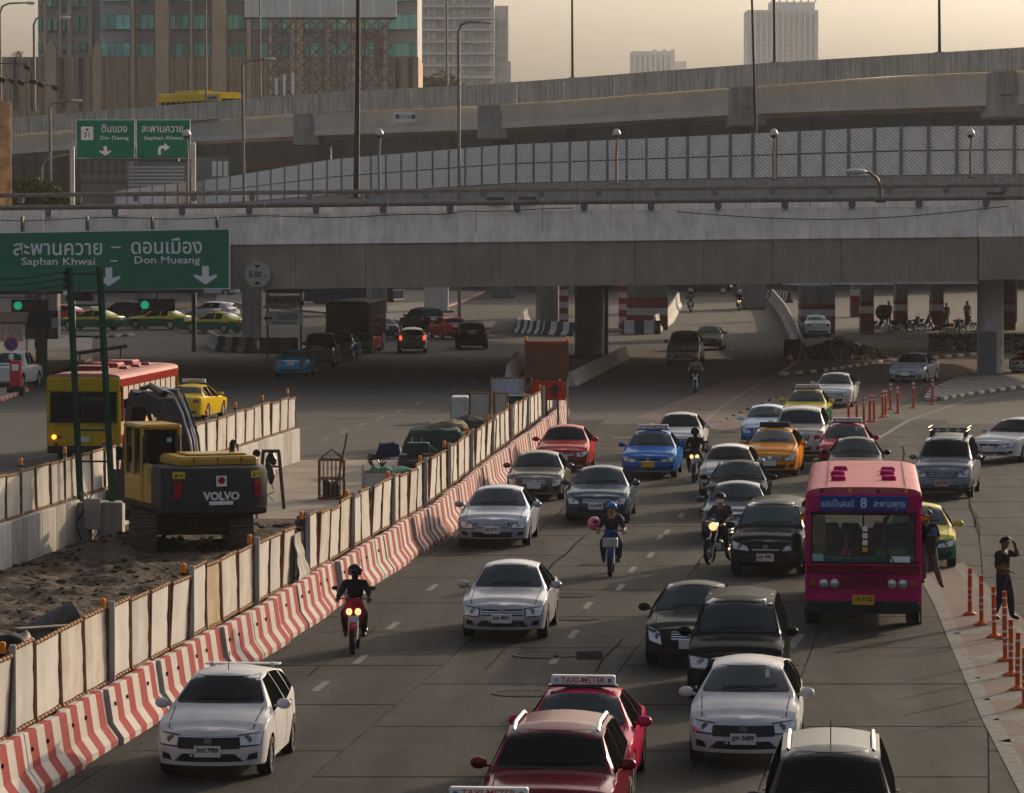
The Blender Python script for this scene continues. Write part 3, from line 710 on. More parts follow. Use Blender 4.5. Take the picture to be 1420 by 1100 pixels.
    # end caps: rows of the ring joined left to right, bowed outwards
    for ri, sgn, bow in ((0, -1, .24 if st['H'] < 1.6 else .17), (len(rings) - 1, 1, .07)):
        rg = rings[ri]; nr = 10
        xsf = [-1, -.93, -.7, -.35, 0, .35, .7, .93, 1]
        grid = []
        for i in range(M):
            row = []
            x, t, z = rg[i]
            if i >= nr: break
            for f in xsf: row.append((x * f, t - L / 2 + sgn * bow * (1 - f * f), z))
            grid.append(row)
        topx = [rg[nr][0]] + [rg[j][0] for j in range(nr + 1, M)]
        row = []
        tp = rg[nr:]                       # edge .. centre
        for (x, t, z) in tp: row.append((-x, t - L / 2 + sgn * bow * .35 * (1 - (x / max(.01, tp[0][0])) ** 2), z))
        for (x, t, z) in tp[-2::-1]: row.append((x, t - L / 2 + sgn * bow * .35 * (1 - (x / max(.01, tp[0][0])) ** 2), z))
        grid.append(row)
        o = len(vs); nc = len(xsf)
        for rw in grid: vs += rw
        for i in range(len(grid) - 1):
            for j in range(nc - 1):
                qd = (o + i * nc + j, o + i * nc + j + 1, o + (i + 1) * nc + j + 1, o + (i + 1) * nc + j)
                fs.append(qd if sgn < 0 else qd[::-1])
        # close the sliver between bowed top row and the ring's own top edge
        base = ri * N
        for j in range(nc - 1):
            a, b2 = base + nr + j, base + nr + j + 1
            qd = (o + (len(grid) - 1) * nc + j, o + (len(grid) - 1) * nc + j + 1, b2, a)
            fs.append(qd if sgn < 0 else qd[::-1])
    return vs, fs, top
SURF = {}
def get_surface(style, W=None, Hs=1.0, L=None):
    key = (style, W, Hs, L)
    if key not in SURF:
        st = dict(STYLE[style]); Hs *= {'sedan': .965, 'hatch': .955, 'oldsedan': .98}.get(style, 1)
        if W: st['W'] = W
        if L:
            k = L / st['L']; st['fa'] *= k; st['ra'] *= k; st['L'] = L
        if Hs != 1.0:
            st['top'] = [(a, z * Hs) for a, z in st['top']]; st['H'] *= Hs; st['belt'] = tuple(z * Hs for z in st['belt']); st['lip'] *= Hs
        vs, fs, top = car_surface(st)
        SURF[key] = (st, vs, fs, BVHTree.FromPolygons([Vector(v) for v in vs], fs), top)
    return SURF[key]
def patch(mb, bvh, corners, axis, off=.006, nu=6, nv=4, skirt=.02):
    """Raise a four-cornered patch off the body. axis: 'F' corners (x,z) seen from the front, 'B' from behind, 'L'/'R' (y,z) from a side, 'T' (x,y) from above."""
    dirs = {'F': Vector((0, 1, 0)), 'B': Vector((0, -1, 0)), 'L': Vector((1, 0, 0)), 'R': Vector((-1, 0, 0)), 'T': Vector((0, 0, -1))}
    d = dirs[axis]; pts, ok = [], True
    for j in range(nv + 1):
        for i in range(nu + 1):
            u, v = i / nu, j / nv
            a = lerp(corners[0][0], corners[1][0], u), lerp(corners[0][1], corners[1][1], u)
            b = lerp(corners[3][0], corners[2][0], u), lerp(corners[3][1], corners[2][1], u)
            p, q = lerp(a[0], b[0], v), lerp(a[1], b[1], v)
            o = {'F': Vector((p, -4, q)), 'B': Vector((p, 4, q)), 'L': Vector((-3, p, q)), 'R': Vector((3, p, q)), 'T': Vector((p, q, 4))}[axis]
            h = bvh.ray_cast(o, d, 8)
            if h[0] is None: pts.append(None); continue
            n = h[1]
            if n.dot(d) > 0: n = -n
            pts.append((h[0] + n * off, h[0] - n * skirt))
    good = [p for p in pts if p]
    if len(good) < 4: return
    last = None
    for i, p in enumerate(pts):
        if p is None: pts[i] = last or good[0]
        last = pts[i]
    W1 = nu + 1; o = len(mb.v)
    vs = [p[0] for p in pts]; fs = [(j * W1 + i, j * W1 + i + 1, (j + 1) * W1 + i + 1, (j + 1) * W1 + i) for j in range(nv) for i in range(nu)]
    rim = [i for i in range(W1)] + [j * W1 + nu for j in range(1, nv + 1)] + [nv * W1 + i for i in range(nu - 1, -1, -1)] + [j * W1 for j in range(nv - 1, 0, -1)]
    k = len(vs); vs += [pts[i][1] for i in rim]; m = len(rim)
    fs += [(rim[i], k + i, k + (i + 1) % m, rim[(i + 1) % m]) for i in range(m)]
    mb.add(vs, fs)
WHEELS = {}
def wheel_meshes(r, w=.20, spokes=5, far=False):
    k = (round(r, 2), spokes, far)
    if k in WHEELS: return WHEELS[k]
    n = 14 if far else 26; ri = r * .66
    t = MB(); t.lathe([(ri, -w / 2), (r * .93, -w / 2), (r, -w / 2 + .035), (r, w / 2 - .035), (r * .93, w / 2), (ri, w / 2), (ri * .98, w * .2), (ri * .98, -w * .4), (ri, -w / 2)], n, axis='X', caps=False)
    d = MB(); d.lathe([(ri * 1.0, w * .42), (ri * .93, w * .44), (ri * .88, w * .12), (.02, w * .08)], n, axis='X', caps=False)
    dm = d
    for s in range(spokes):
        a = 2 * math.pi * s / spokes; ca, sa = math.cos(a), math.sin(a)
        pr = [(ri * .12, -.05), (ri * .12, .05), (ri * .92, .035), (ri * .92, -.035)]
        dm.prism([Vector((0, p * ca - q * sa, p * sa + q * ca)) for p, q in pr], (w * .2, 0, 0), (w * .41, 0, 0))
    dm.lathe([(ri * .2, w * .2), (ri * .2, w * .45), (ri * .12, w * .47)], 10, axis='X')
    WHEELS[k] = (t.mesh('tyre', M_TYRE, 35), dm.mesh('rim', M_ALLOY, 35)); return WHEELS[k]
def plate(par, loc, txt=None, rz=0.0, w=.40, h=.17, m=None, tail=False):
    mb = MB(); mb.box((0, 0, 0), (w, .018, h), 0, .006); o = mb.build('number_plate', m or M_PLATE, par, loc, rz)
    if txt: text(txt, h * .55, M_PTXT, o, (0, -.011, .018), width=w * .84, name='plate_lettering', depth=.001, bold=.004)
    return o
def car(label, px, py, style, pm, head=-5.2, group='cars in the traffic', cat='car', W=None, Hs=1.0, L=None, two=None, glass=None, rear=False, plate_txt=None,
        plate_m=None, taxi=None, rails=False, spoiler=False, grille='bars', brake=False, far=False, rz_off=0.0, low=None, wiper=True, roofrack=False, lampm=None, snorkel=False, antenna=False, dark_wheel=False, name=None):
    st, vs, fs, bvh, top = get_surface(style, W, Hs, L)
    L, W, H = st['L'], st['W'], st['H']; hw = W / 2; glass = glass or M_GLASS
    p = G(px, py); th = R(head)
    # px,py is the centre of the end that faces the camera
    f = Vector((math.sin(th), -math.cos(th), 0))
    c = p - f * (L / 2) if not rear else p + f * (L / 2)
    t = thing(name or {'suv': 'suv', 'mpv': 'people_carrier', 'pickup': 'pickup_truck', 'hatch': 'hatchback'}.get(style, 'saloon_car'), label, cat, (c.x, c.y, 0), th, group)
    mb = MB(); mb.v = vs; mb.f = fs; mb.m = [0] * len(fs)
    mats = [pm]
    if two:                                # two-tone taxi: lower colour below the belt
        mats = [pm, two]; mb.m = []
        for fc in fs:
            z = sum(vs[i][2] for i in fc) / len(fc); mb.m.append(1 if z < st['belt'][0] * .86 else 0)
    me = MB.mesh(mb, 'body', mats, 38); obj('body', me, t)
    # underbody with wheel tunnels
    u = MB(); u.box((0, 0, .34), (W * .72, L * .93, .22)); u.box((0, 0, .24), (W * .92, L * .90, .05)); u.box((0, st['ra'] * .5 + st['fa'] * .5 - L / 2, .6), (W * .84, st['ra'] - st['fa'] - 2 * st['r'] - .16, .5))
    for ax in (st['fa'], st['ra']):
        Ra = st['r'] + .06
        for sx in (-1, 1):
            pr = [(Ra * math.cos(math.pi * i / 10), st['r'] + Ra * math.sin(math.pi * i / 10)) for i in range(11)]
            x0, x1 = sx * (hw * .93), sx * (hw - .34)
            vv = [(x0, ax - L / 2 + a, z) for a, z in pr] + [(x1, ax - L / 2 + a, z) for a, z in pr]
            u.add(vv, [(i, i + 1, 12 + i, 11 + i) for i in range(10)] + [tuple(range(11, 22))])
    u.build('underbody', M_BLACK, t)
    tm, rm = wheel_meshes(st['r'], .21 if style != 'suv' else .25, (5, 7, 6, 10)[hash_(label) % 4], far)
    for ax in (st['fa'], st['ra']):
        for sx in (-1, 1):
            wl = obj('wheel', tm, t, (sx * (hw - .115), ax - L / 2, st['r'])); wl.rotation_euler.z = 0 if sx > 0 else math.pi
            obj('rim', rm, wl)
    # windows
    w1 = st['win'][0]; yw = lambda a: a * L - L / 2
    zc, zr = top(w1[0] * L) + .02, st['H'] - .075
    zc = top((w1[0] - .005) * L) + .015
    we_b, we_t = hw * .79, hw * (st['re'] / .86) * .91
    mb = MB(); patch(mb, bvh, ((-we_b, zc), (we_b, zc), (we_t, zr), (-we_t, zr)), 'F', .005, 12, 8); ws = mb.build('windscreen', glass, t, smooth=40)
    if wiper:
        mb = MB()
        for x0, x1 in ((-we_b * .55, we_b * .10), (we_b * .02, we_b * .70)):
            pts = []
            for i in range(5):
                x = lerp(x0, x1, i / 4); z = zc + .03 + .03 * i / 4
                h = bvh.ray_cast(Vector((x, -4, z)), Vector((0, 1, 0)), 8)
                if h[0]: pts.append(h[0] + Vector((0, -.03, .012)))
            if len(pts) > 1: mb.tube(pts, .010, 5)
        if mb.v: mb.build('wiper', M_PLAST, ws)
    belt = lambda y: lerp(st['belt'][0], st['belt'][1], (y + L / 2) / L) + .015
    zt_ = lambda a: top(a * L) - .085
    for sx, ax in ((-1, 'L'), (1, 'R')):
        for k, (a0, a1, a2, a3) in enumerate(st['win']):
            if far and k > 1: continue
            if k == 0: cs = ((yw(a0) + .10, belt(yw(a0))), (yw(a3), belt(yw(a3))), (yw(a3), zt_(a3)), (yw(a1) + .07, zt_(a1)))
            elif k == 1: cs = ((yw(a1) + .02 if False else yw(a3 * 0 + st['win'][0][3] + .016), belt(yw(a1))), (yw(a3), belt(yw(a3))), (yw(a3), zt_(a3)), (yw(st['win'][0][3] + .016), zt_(st['win'][0][3])))
            else: cs = ((yw(st['win'][1][3] + .014), belt(yw(a0))), (yw(a3) + .04, belt(yw(a3)) + .03), (yw(a3) - .08, zt_(a3 - .01) - .02), (yw(st['win'][1][3] + .014), zt_(st['win'][1][3])))
            mb = MB(); patch(mb, bvh, cs, ax, .005, 6, 4); mb.build('side_window', M_GLASSS, t, smooth=40)
    # rear window
    rb = [a for a, z in st['top'] if z >= st['H'] - .10][-1]
    dk = [(a, z) for a, z in st['top'] if a > rb + .02 and z < st['belt'][1] + .13]
    zlo = (dk[0][1] if dk else st['belt'][1] + .05) + .05
    mb = MB(); patch(mb, bvh, ((hw * .74, zlo), (-hw * .74, zlo), (-hw * .58, st['H'] - .13), (hw * .58, st['H'] - .13)), 'B', .005, 8, 5); mb.build('rear_window', glass if rear else M_GLASSD, t, smooth=40)
    # lamps, grille, plates
    fv = hash_(label) % 4; lip = top(.06) - .03; lz = lip - .13
    if style in ('suv', 'pickup', 'mpv'): lh = .24
    else: lh = .21
    def fpatch(nm, cs, m, off=.008, ax='F', nu=5, nv=3, par=None):
        mb = MB(); patch(mb, bvh, cs, ax, off, nu, nv); return mb.build(nm, m, par or t, smooth=40) if mb.v else None
    if not (far and rear):
        for sx in (-1, 1):
            cs = [[(sx * hw * .52, lz - lh * .50), (sx * hw * .84, lz - lh * .52), (sx * hw * .92, lz + lh * .62), (sx * hw * .56, lz - lh * .10)], [(sx * hw * .56, lz - lh * .55), (sx * hw * .88, lz - lh * .50), (sx * hw * .92, lz + lh * .28), (sx * hw * .54, lz + lh * .10)], [(sx * hw * .60, lz - lh * .85), (sx * hw * .87, lz - lh * .50), (sx * hw * .91, lz + lh * .60), (sx * hw * .66, lz + lh * .25)], [(sx * hw * .44, lz - lh * .45), (sx * hw * .86, lz - lh * .30), (sx * hw * .92, lz + lh * .42), (sx * hw * .50, lz - lh * .05)]][fv]
            if not far: fpatch('headlamp_surround', ((cs[0][0] - sx * .02, cs[0][1] - .025), (cs[1][0] + sx * .012, cs[1][1] - .02), (cs[2][0] + sx * .012, cs[2][1] + .015), (cs[3][0] - sx * .03, cs[3][1] + .02)), M_PLAST, .004)
            hl = fpatch('headlight', cs, lampm or M_LAMPG)
            if hl and not far:
                h = bvh.ray_cast(Vector((sx * hw * .68, -4, lz - lh * .12)), Vector((0, 1, 0)), 8)
                if h[0]:
                    b = MB(); b.lathe([(lh * .30, -.006), (lh * .30, .012), (lh * .22, .016), (.01, .002)], 12, h[0] + Vector((0, -.01, 0)), 'Y'); b.build('lamp_lens', M_CHROME, hl)
        gh = .075 if style in ('sedan', 'oldsedan', 'hatch') else .10
        gz = lz - .03
        if grille == 'one': gh *= 1.45; gz -= .02
        gw = (.44, .50, .40, .36)[fv] * (1.1 if grille == 'one' else 1); gt_ = (.50, .46, .44, .40)[fv] * (1.1 if grille == 'one' else 1)
        gr = fpatch('grille', ((-hw * gw, gz - gh), (hw * gw, gz - gh), (hw * gt_, gz + gh * .7), (-hw * gt_, gz + gh * .7)), M_PLAST, .008, 'F', 8, 3)
        if gr and not far:
            b = MB()
            for i in range((3, 2, 4, 1)[fv] if grille == 'bars' else 1):
                z = gz - gh * .6 + i * gh * .55 if grille == 'bars' else gz + gh * .5
                patch(b, bvh, ((-hw * gw * .97, z), (hw * gw * .97, z), (hw * gw * .98, z + .014), (-hw * gw * .98, z + .014)), 'F', .016, 8, 1)
            b.build('grille_bar', M_CHROME, gr, smooth=40)
            h = bvh.ray_cast(Vector((0, -4, gz + .01)), Vector((0, 1, 0)), 8)
            if h[0]:
                b = MB(); b.lathe([(.065, -.004), (.065, .008), (.045, .012), (.045, .002), (.02, .002), (.02, .012)], 14, h[0] + Vector((0, -.02, 0)), 'Y'); b.build('badge', M_CHROME, gr)
        bz = .36 if style not in ('suv', 'pickup') else .46
        fpatch('lower_intake', [((-hw * .52, bz - .08), (hw * .52, bz - .08), (hw * .58, bz + .05), (-hw * .58, bz + .05)), ((-hw * .62, bz - .06), (hw * .62, bz - .06), (hw * .46, bz + .06), (-hw * .46, bz + .06)), ((-hw * .46, bz - .09), (hw * .46, bz - .09), (hw * .50, bz + .07), (-hw * .50, bz + .07)), ((-hw * .70, bz - .07), (hw * .70, bz - .07), (hw * .62, bz + .03), (-hw * .62, bz + .03))][fv], M_PLAST, .006, 'F', 8, 2)
        if not far:
            for sx in (-1, 1):
                fpatch('fog_lamp_recess', ((sx * hw * .66, bz - .05), (sx * hw * .84, bz - .03), (sx * hw * .84, bz + .07), (sx * hw * .70, bz + .04)), M_PLAST, .006, 'F', 3, 2)
            fpatch('bumper_lip', ((-hw * .80, .235 if style != 'suv' else .32), (hw * .80, .235 if style != 'suv' else .32), (hw * .80, .26 if style != 'suv' else .36), (-hw * .80, .26 if style != 'suv' else .36)), M_PLAST, .006, 'F', 10, 1)
        h = bvh.ray_cast(Vector((0, -4, bz + .10)), Vector((0, 1, 0)), 8)
        if h[0]: plate(t, h[0] + Vector((0, -.022, 0)), plate_txt if not rear else None, m=plate_m)
    # rear
    tz = st['belt'][1] - .16 if style in ('sedan', 'oldsedan') else st['belt'][1] - .14
    for sx in (-1, 1):
        tall = .15 if style in ('sedan', 'oldsedan') else .24
        cs = ((sx * hw * .52 if style in ('sedan', 'oldsedan') else sx * hw * .70, tz - tall / 2), (sx * hw * .88, tz - tall / 2), (sx * hw * .88, tz + tall / 2), (sx * hw * .60 if style in ('sedan', 'oldsedan') else sx * hw * .72, tz + tall / 2))
        fpatch('tail_light', cs, M_BRAKE if brake else M_TAIL, .008, 'B', 4, 3)
    if rear:
        h = bvh.ray_cast(Vector((0, 4, tz - .02)), Vector((0, -1, 0)), 8)
        if h[0]: plate(t, h[0] + Vector((0, .022, 0)), plate_txt, math.pi, m=plate_m)
        fpatch('bumper_trim', ((-hw * .7, .30), (hw * .7, .30), (hw * .72, .40), (-hw * .72, .40)), M_PLAST, .006, 'B', 8, 2)
        fpatch('boot_trim', ((-hw * .45, tz + .10), (hw * .45, tz + .10), (hw * .45, tz + .125), (-hw * .45, tz + .125)), M_CHROME, .01, 'B', 8, 1)
    # mirrors, handles, gaps
    for sx in (-1, 1):
        y = yw(w1[0]) + .32; z = belt(y) + .05; x = sx * (hw * .95)
        b = MB(); b.sphere((sx * .13, 0, .035), 1, 10, 7, (.115, .075, .085)); b.box((sx * .03, .01, 0), (.12, .06, .035), 0, .01)
        b.build('wing_mirror', pm if not far else M_PLAST, t, (x, y, z), smooth=50)
    if not far:
        b = MB()
        for sx, ax in ((-1, 'L'), (1, 'R')):
            for a in (w1[3] - .035, st['win'][1][3] - .03):
                y = yw(a); zz = belt(y) - .10
                h = bvh.ray_cast(Vector((sx * 3, y, zz)), Vector((-sx, 0, 0)), 5)
                if h[0]:
                    hb_ = MB(); hb_.box(h[0] + Vector((sx * .018, 0, 0)), (.03, .18, .03), 0, .01); hb_.build('door_handle', pm, t)
            for a in (w1[0] + .03, w1[3] + .008, st['win'][1][3] + .006):
                y = yw(a); patch(b, bvh, ((y, .30), (y + .012, .30), (y + .012, belt(y) - .02), (y, belt(y) - .02)), ax, .0025, 1, 6, .004)
        y = yw(w1[0]) - .08
        zz = lip - .005
        for sx in (-1, 1):
            patch(b, bvh, ((sx * hw * .74, -L / 2 + .16), (sx * hw * .76, -L / 2 + .16), (sx * hw * .80, y), (sx * hw * .785, y)), 'T', .0025, 1, 8, .004)
        patch(b, bvh, ((-hw * .72, -L / 2 + .13), (hw * .72, -L / 2 + .13), (hw * .72, -L / 2 + .145), (-hw * .72, -L / 2 + .145)), 'T', .0025, 8, 1, .004)
        b.build('panel_gap', M_GAP, t)
        if hash_(label) % 3 == 0: fpatch('windscreen_sticker', ((hw * .34, zr - .16), (hw * .42, zr - .16), (hw * .40, zr - .05), (hw * .33, zr - .05)), mat('sticker', (.22, .24, .24), .6, var=.2), .009, 'F', 1, 1, par=ws)
        fpatch('cowl_panel', ((-hw * .76, zc - .03), (hw * .76, zc - .03), (hw * .78, zc - .004), (-hw * .78, zc - .004)), M_PLAST, .006, 'F', 10, 1)
    if low:                                # contrasting lower bumper and sills
        fpatch('lower_bumper', ((-hw * .84, .22), (hw * .84, .22), (hw * .86, .40), (-hw * .86, .40)), low, .004, 'F', 10, 2)
    if rails:
        for sx in (-1, 1):
            pts = []
            for i in range(7):
                a = lerp(.47, .88, i / 6); h = bvh.ray_cast(Vector((sx * hw * .62, yw(a), 4)), Vector((0, 0, -1)), 5)
                if h[0]: pts.append(h[0] + Vector((0, 0, .045 if 0 < i < 6 else .0)))
            b = MB(); b.tube(pts, .024, 6); b.build('roof_rail', M_ALLOY, t, smooth=50)
    if roofrack:
        b = MB(); z = H + .12
        for sx in (-.55, .55): b.tube([(sx, -L * .05, z), (sx, L * .3, z)], .02, 6)
        for y in (-.05, .04, .13, .22, .30): b.tube([(-.55, L * y, z), (.55, L * y, z)], .02, 6); b.tube([(-.5, L * y, z), (-.5, L * y, H - .06)], .02, 6); b.tube([(.5, L * y, z), (.5, L * y, H - .06)], .02, 6)
        for sx in (-.58, .58): b.tube([(sx, -L * .06, z + .1), (sx, L * .3, z + .1)], .018, 6)
        b.tube([(-.58, -L * .06, z + .1), (.58, -L * .06, z + .1)], .018, 6); b.build('roof_rack', M_PLAST, t)
        for x in (-.3, 0, .3):
            b = MB(); b.lathe([(.06, 0), (.06, .05)], 10, (x, -L * .06 - .02, z + .04), 'Y'); b.build('roof_lamp', M_LAMPG, t)
    if spoiler:
        b = MB(); b.box((0, L / 2 - .36, H - .085), (W * .70, .26, .025), 0, .012); b.box((-W * .28, L / 2 - .42, H - .09), (.05, .1, .07)); b.box((W * .28, L / 2 - .42, H - .09), (.05, .1, .07)); b.build('roof_spoiler', pm, t)
    if antenna:
        b = MB(); b.tube([(0, yw(.50), H - .02), (0, yw(.50) + .10, H + .26)], .008, 5); b.build('antenna', M_PLAST, t)
    if taxi:
        s = MB(); s.box((0, 0, .075), (.96, .14, .15), 0, .02); so = s.build('taxi_sign', M_SIGNW if taxi != 'dark' else M_PLAST, t, (0, yw(.53), H + .015))
        b = MB(); b.box((0, 0, -.01), (1.04, .24, .03)); b.build('sign_bracket', M_PLAST, so)
        if taxi != 'dark' and not far:
            text('TAXI-METER', .13, M_SRED, so, (0, -.0715, .075) if not rear else (0, .0715, .075), (math.pi / 2, 0, 0 if not rear else math.pi), width=.66, bold=.001, depth=.002)
            for sx in (-.40, .40): MB().lathe([(.035, 0), (.035, .004)], 10, (sx, -.07, .075), 'Y').build('emblem', M_BLUEP, so)
    return t
WHT = paint('white', (.46, .45, .44), .0, .28); SLV = paint('silver', (.31, .305, .315), .5, .33); SLV2 = paint('cool_silver', (.25, .275, .32), .5, .33)
BLU = paint('slate_blue', (.035, .055, .09), .3, .32); GLD = paint('greige', (.10, .088, .073), .4, .36); BLK = paint('black', (.008, .008, .009), .0, .25, .35)
BLK2 = paint('dark_graphite', (.014, .014, .016), .1, .25, .4); REDP = paint('red', (.32, .018, .018), .2, .28); CRIM = paint('crimson', (.10, .005, .014), .35, .28)
PNKT = paint('pink_red', (.32, .010, .05), .1, .3); YEL = paint('yellow', (.62, .40, .01), .0, .32); YELG = paint('olive_yellow', (.42, .34, .03), .0, .34); GRN = paint('deep_green', (.006, .085, .045), .05, .32)
ORG = paint('orange', (.55, .19, .006), .0, .3); BTX = paint('bright_blue', (.003, .10, .34), .1, .3); LBL = paint('light_blue', (.42, .50, .58), .1, .3); TEAL = paint('teal_blue', (.005, .10, .20), .3, .3); DBL = paint('dark_blue', (.02, .026, .06), .4, .3); GRY = paint('mid_grey', (.13, .14, .16), .4, .33)
car('white hatchback passing the red and white barrier, nearest of the white cars', 291, 1082, 'hatch', WHT, -4.5, plate_txt='3กท 7989', grille='one', spoiler=True, antenna=True, glass=M_GLASSD)
car('silver saloon with a bonnet crease alone mid road behind the manhole covers', 697, 889, 'sedan', SLV, -4.8, L=4.3, W=1.70, plate_txt='ญฉ 8091')
car('large silver saloon beside the end of the barrier shade, ahead of the greige one', 683, 760, 'sedan', SLV2, -4.2, L=4.8, W=1.82, plate_txt='ฐฐ 8773')
car('old greige saloon between the red car and the large silver saloon', 741, 695, 'oldsedan', GLD, -4.4)
car('red saloon nearest the far end of the red and white barrier', 779, 655, 'sedan', REDP, -4.6, low=M_PLAST, glass=M_GLASSD)
car('slate blue saloon with a wide dark air intake', 827, 725, 'sedan', BLU, -5.0, W=1.76, plate_txt='ฆฉ 8928')
car('blue and white taxi with a white roof sign', 899, 664, 'sedan', BTX, -5.6, two=None, taxi='w', plate_m=M_PLATEY, group='taxis in the traffic', cat='taxi')
car('white saloon close behind the blue and white taxi', 938, 634, 'sedan', WHT, -6, glass=M_GLASSD)
car('white small hatchback hidden behind the black saloon roof', 1008, 690, 'hatch', SLV, -5.5, glass=M_GLASSD)
car('black saloon squeezed between the white hatchback and a slate saloon', 1020, 716, 'sedan', BLK, -5.5, W=1.76, glass=M_GLASS)
car('dark slate saloon behind the motorcyclist in the white mask', 1018, 752, 'sedan', BLU, -5.5)
car('dark people carrier with a green tinted windscreen beside the pink bus', 1062, 800, 'mpv', BLK2, -8.5, Hs=.95, glass=mat('greenish_glass', (.02, .045, .045), .06, var=0, spec=.35), plate_txt='ฎร 981')
car('orange taxi with a dark roof sign', 1068, 662, 'hatch', ORG, -7, L=4.4, W=1.74, taxi='dark', group='taxis in the traffic', cat='taxi', glass=M_GLASS)
car('pale gold off-roader behind the orange taxi', 1106, 640, 'suv', paint('champagne', (.36, .33, .29), .4, .33), -7, low=M_PLAST)
car('pale blue small car just left of the pale gold off-roader', 1059, 622, 'hatch', LBL, -7, two=BTX)
car('yellow and green taxi behind the pale gold off-roader', 1114, 594, 'sedan', YELG, -8, two=GRN, taxi='w', group='taxis in the traffic', cat='taxi')
car('white saloon with a black grille beside the row of orange posts', 1153, 566, 'sedan', WHT, -9, plate_txt='กก 5210')
car('pink taxi just behind the pink bus', 1171, 652, 'sedan', PNKT, -6.5, taxi='w', group='taxis in the traffic', cat='taxi')
car('silver car mostly hidden by the roof of the pink bus', 1186, 676, 'sedan', BLK2, -5)
car('grey people carrier with a black roof rack and spotlights', 1306, 692, 'mpv', GRY, -10, roofrack=True, glass=M_GLASSD, plate_txt='ศฐ 1733', plate_m=mat('pink_plate', (.42, .25, .24), .5, var=.05))
car('white saloon turning in at the right with its flank in the sun', 1374, 642, 'sedan', WHT, -30, glass=M_GLASSD, L=4.6, W=1.8)
car('yellow and green taxi tucked behind the pink bus on its open door side', 1276, 790, 'sedan', YELG, -4, two=GRN, taxi=None, group='taxis in the traffic', cat='taxi')
car('black saloon half behind the black people carrier', 957, 926, 'sedan', BLK2, -5)
car('black boxy people carrier with ribs on its roof', 1019, 976, 'mpv', BLK, -5.2, W=1.72, Hs=.98)
car('white hatchback with a large black grille in front of the black people carrier', 1031, 1064, 'hatch', WHT, -5, W=1.72, grille='one', plate_txt='ฎก 2689', glass=M_GLASS)
car('brownish silver people carrier with roof rails at the bottom edge', 1150, 1256, 'mpv', paint('mushroom', (.045, .04, .036), .3, .35), -4.5, rails=True, antenna=True, glass=M_GLASSD)
car('crimson taxi with a red lettered roof sign behind the dark red off-roader', 792, 1112, 'sedan', PNKT, -5.2, taxi='w', group='taxis in the traffic', cat='taxi')
car('dark red off-roader with silver roof rails at the bottom edge', 752, 1204, 'suv', CRIM, -5.2, rails=True, Hs=.94, glass=M_GLASSD)
car('yellow taxi of which only the roof sign shows at the bottom edge', 652, 1318, 'sedan', YEL, -5, taxi='w', group='taxis in the traffic', cat='taxi')
car('white and silver off-roader coming out from under the overpass', 947, 507, 'suv', paint('pearl', (.78, .75, .69), .2, .33), -5.5, Hs=1.02, low=M_PLAST, glass=M_GLASSD)
car('beige saloon following the white and silver off-roader', 981, 486, 'sedan', GLD, -6)
car('parked silver car seen from behind in front of a banded pier', 1135, 468, 'sedan', paint('pale_silver', (.55, .54, .53), .2, .3), 183, rear=True)
car('silver saloon with a dark bonnet turning on the red lane', 1256, 532, 'sedan', SLV, -16, W=1.78, glass=M_GLASSD, plate_m=M_PLATE)
car('pink and white taxi cut by the right edge', 1418, 520, 'sedan', PNKT, -30, two=WHT, taxi='w', group='taxis in the traffic', cat='taxi')
# traffic leaving on the left carriageway, seen from behind
car('teal blue saloon last of the cars driving under the overpass', 403, 524, 'oldsedan', paint('teal_bright', (.006, .20, .36), .1, .3), 176, rear=True, group='cars driving away under the overpass')
car('worn grey pickup ahead of the teal saloon', 440, 510, 'pickup', GLD, 178, rear=True, group='cars driving away under the overpass', cat='pickup', brake=False)
car('bright blue taxi facing out between the grey pickup and red taxi', 466, 499, 'sedan', BTX, -6, taxi='w', far=True, group='taxis in the traffic', cat='taxi')
car('red taxi driving away beside the dark bus', 499, 490, 'sedan', REDP, 176, rear=True, taxi='w', plate_m=M_PLATEY, group='cars driving away under the overpass', cat='taxi')
car('white hatchback with both brake lights on under the overpass', 572, 490, 'hatch', paint('bright_white', (.80, .79, .76), .0, .3), 182, rear=True, brake=True, group='cars driving away under the overpass')
car('black crossover right of the white braking hatchback', 655, 485, 'suv', BLK, 182, rear=True, Hs=.95, far=False, group='cars driving away under the overpass')
car('dark red car left of the black crossover', 632, 471, 'hatch', REDP, 196, rear=True, group='cars driving away under the overpass')
car('large black off-roader ahead of the dark red car', 601, 464, 'suv', BLK, 200, rear=True, group='cars driving away under the overpass')
car('dark blue saloon between the dark bus and the white braking hatchback', 534, 472, 'sedan', DBL, 182, rear=True, group='cars driving away under the overpass')
car('green and yellow taxi behind the black and white barrier', 338, 462, 'sedan', YELG, 242, rear=True, two=GRN, far=True, taxi='w', group='taxis crossing under the overpass', cat='taxi')
car('silver car beyond the taxi behind the barrier', 325, 446, 'hatch', SLV, 240, rear=True, far=True)
car('dark green and olive taxi alone in mid shade', 262, 457, 'sedan', YELG, 250, rear=True, two=GRN, far=True, group='taxis crossing under the overpass', cat='taxi')
car('yellow topped green taxi seen through the green mast', 168, 458, 'sedan', YELG, 246, rear=True, two=GRN, far=True, taxi='w', group='taxis crossing under the overpass', cat='taxi')
car('black off-roader beside the yellow topped green taxi', 209, 452, 'suv', BLK, 236, rear=True, far=True)
car('magenta car with a red tail light left of the mast', 122, 450, 'sedan', PNKT, 250, rear=True, far=True, brake=False)
car('white estate car far beyond the left piers', 330, 411, 'mpv', WHT, 262, rear=True, far=True)
car('bright yellow taxi beyond the excavator with its flank in the sun', 251, 584, 'sedan', YEL, 170, rear=True, taxi='w', cat='taxi', group='taxis in the traffic')
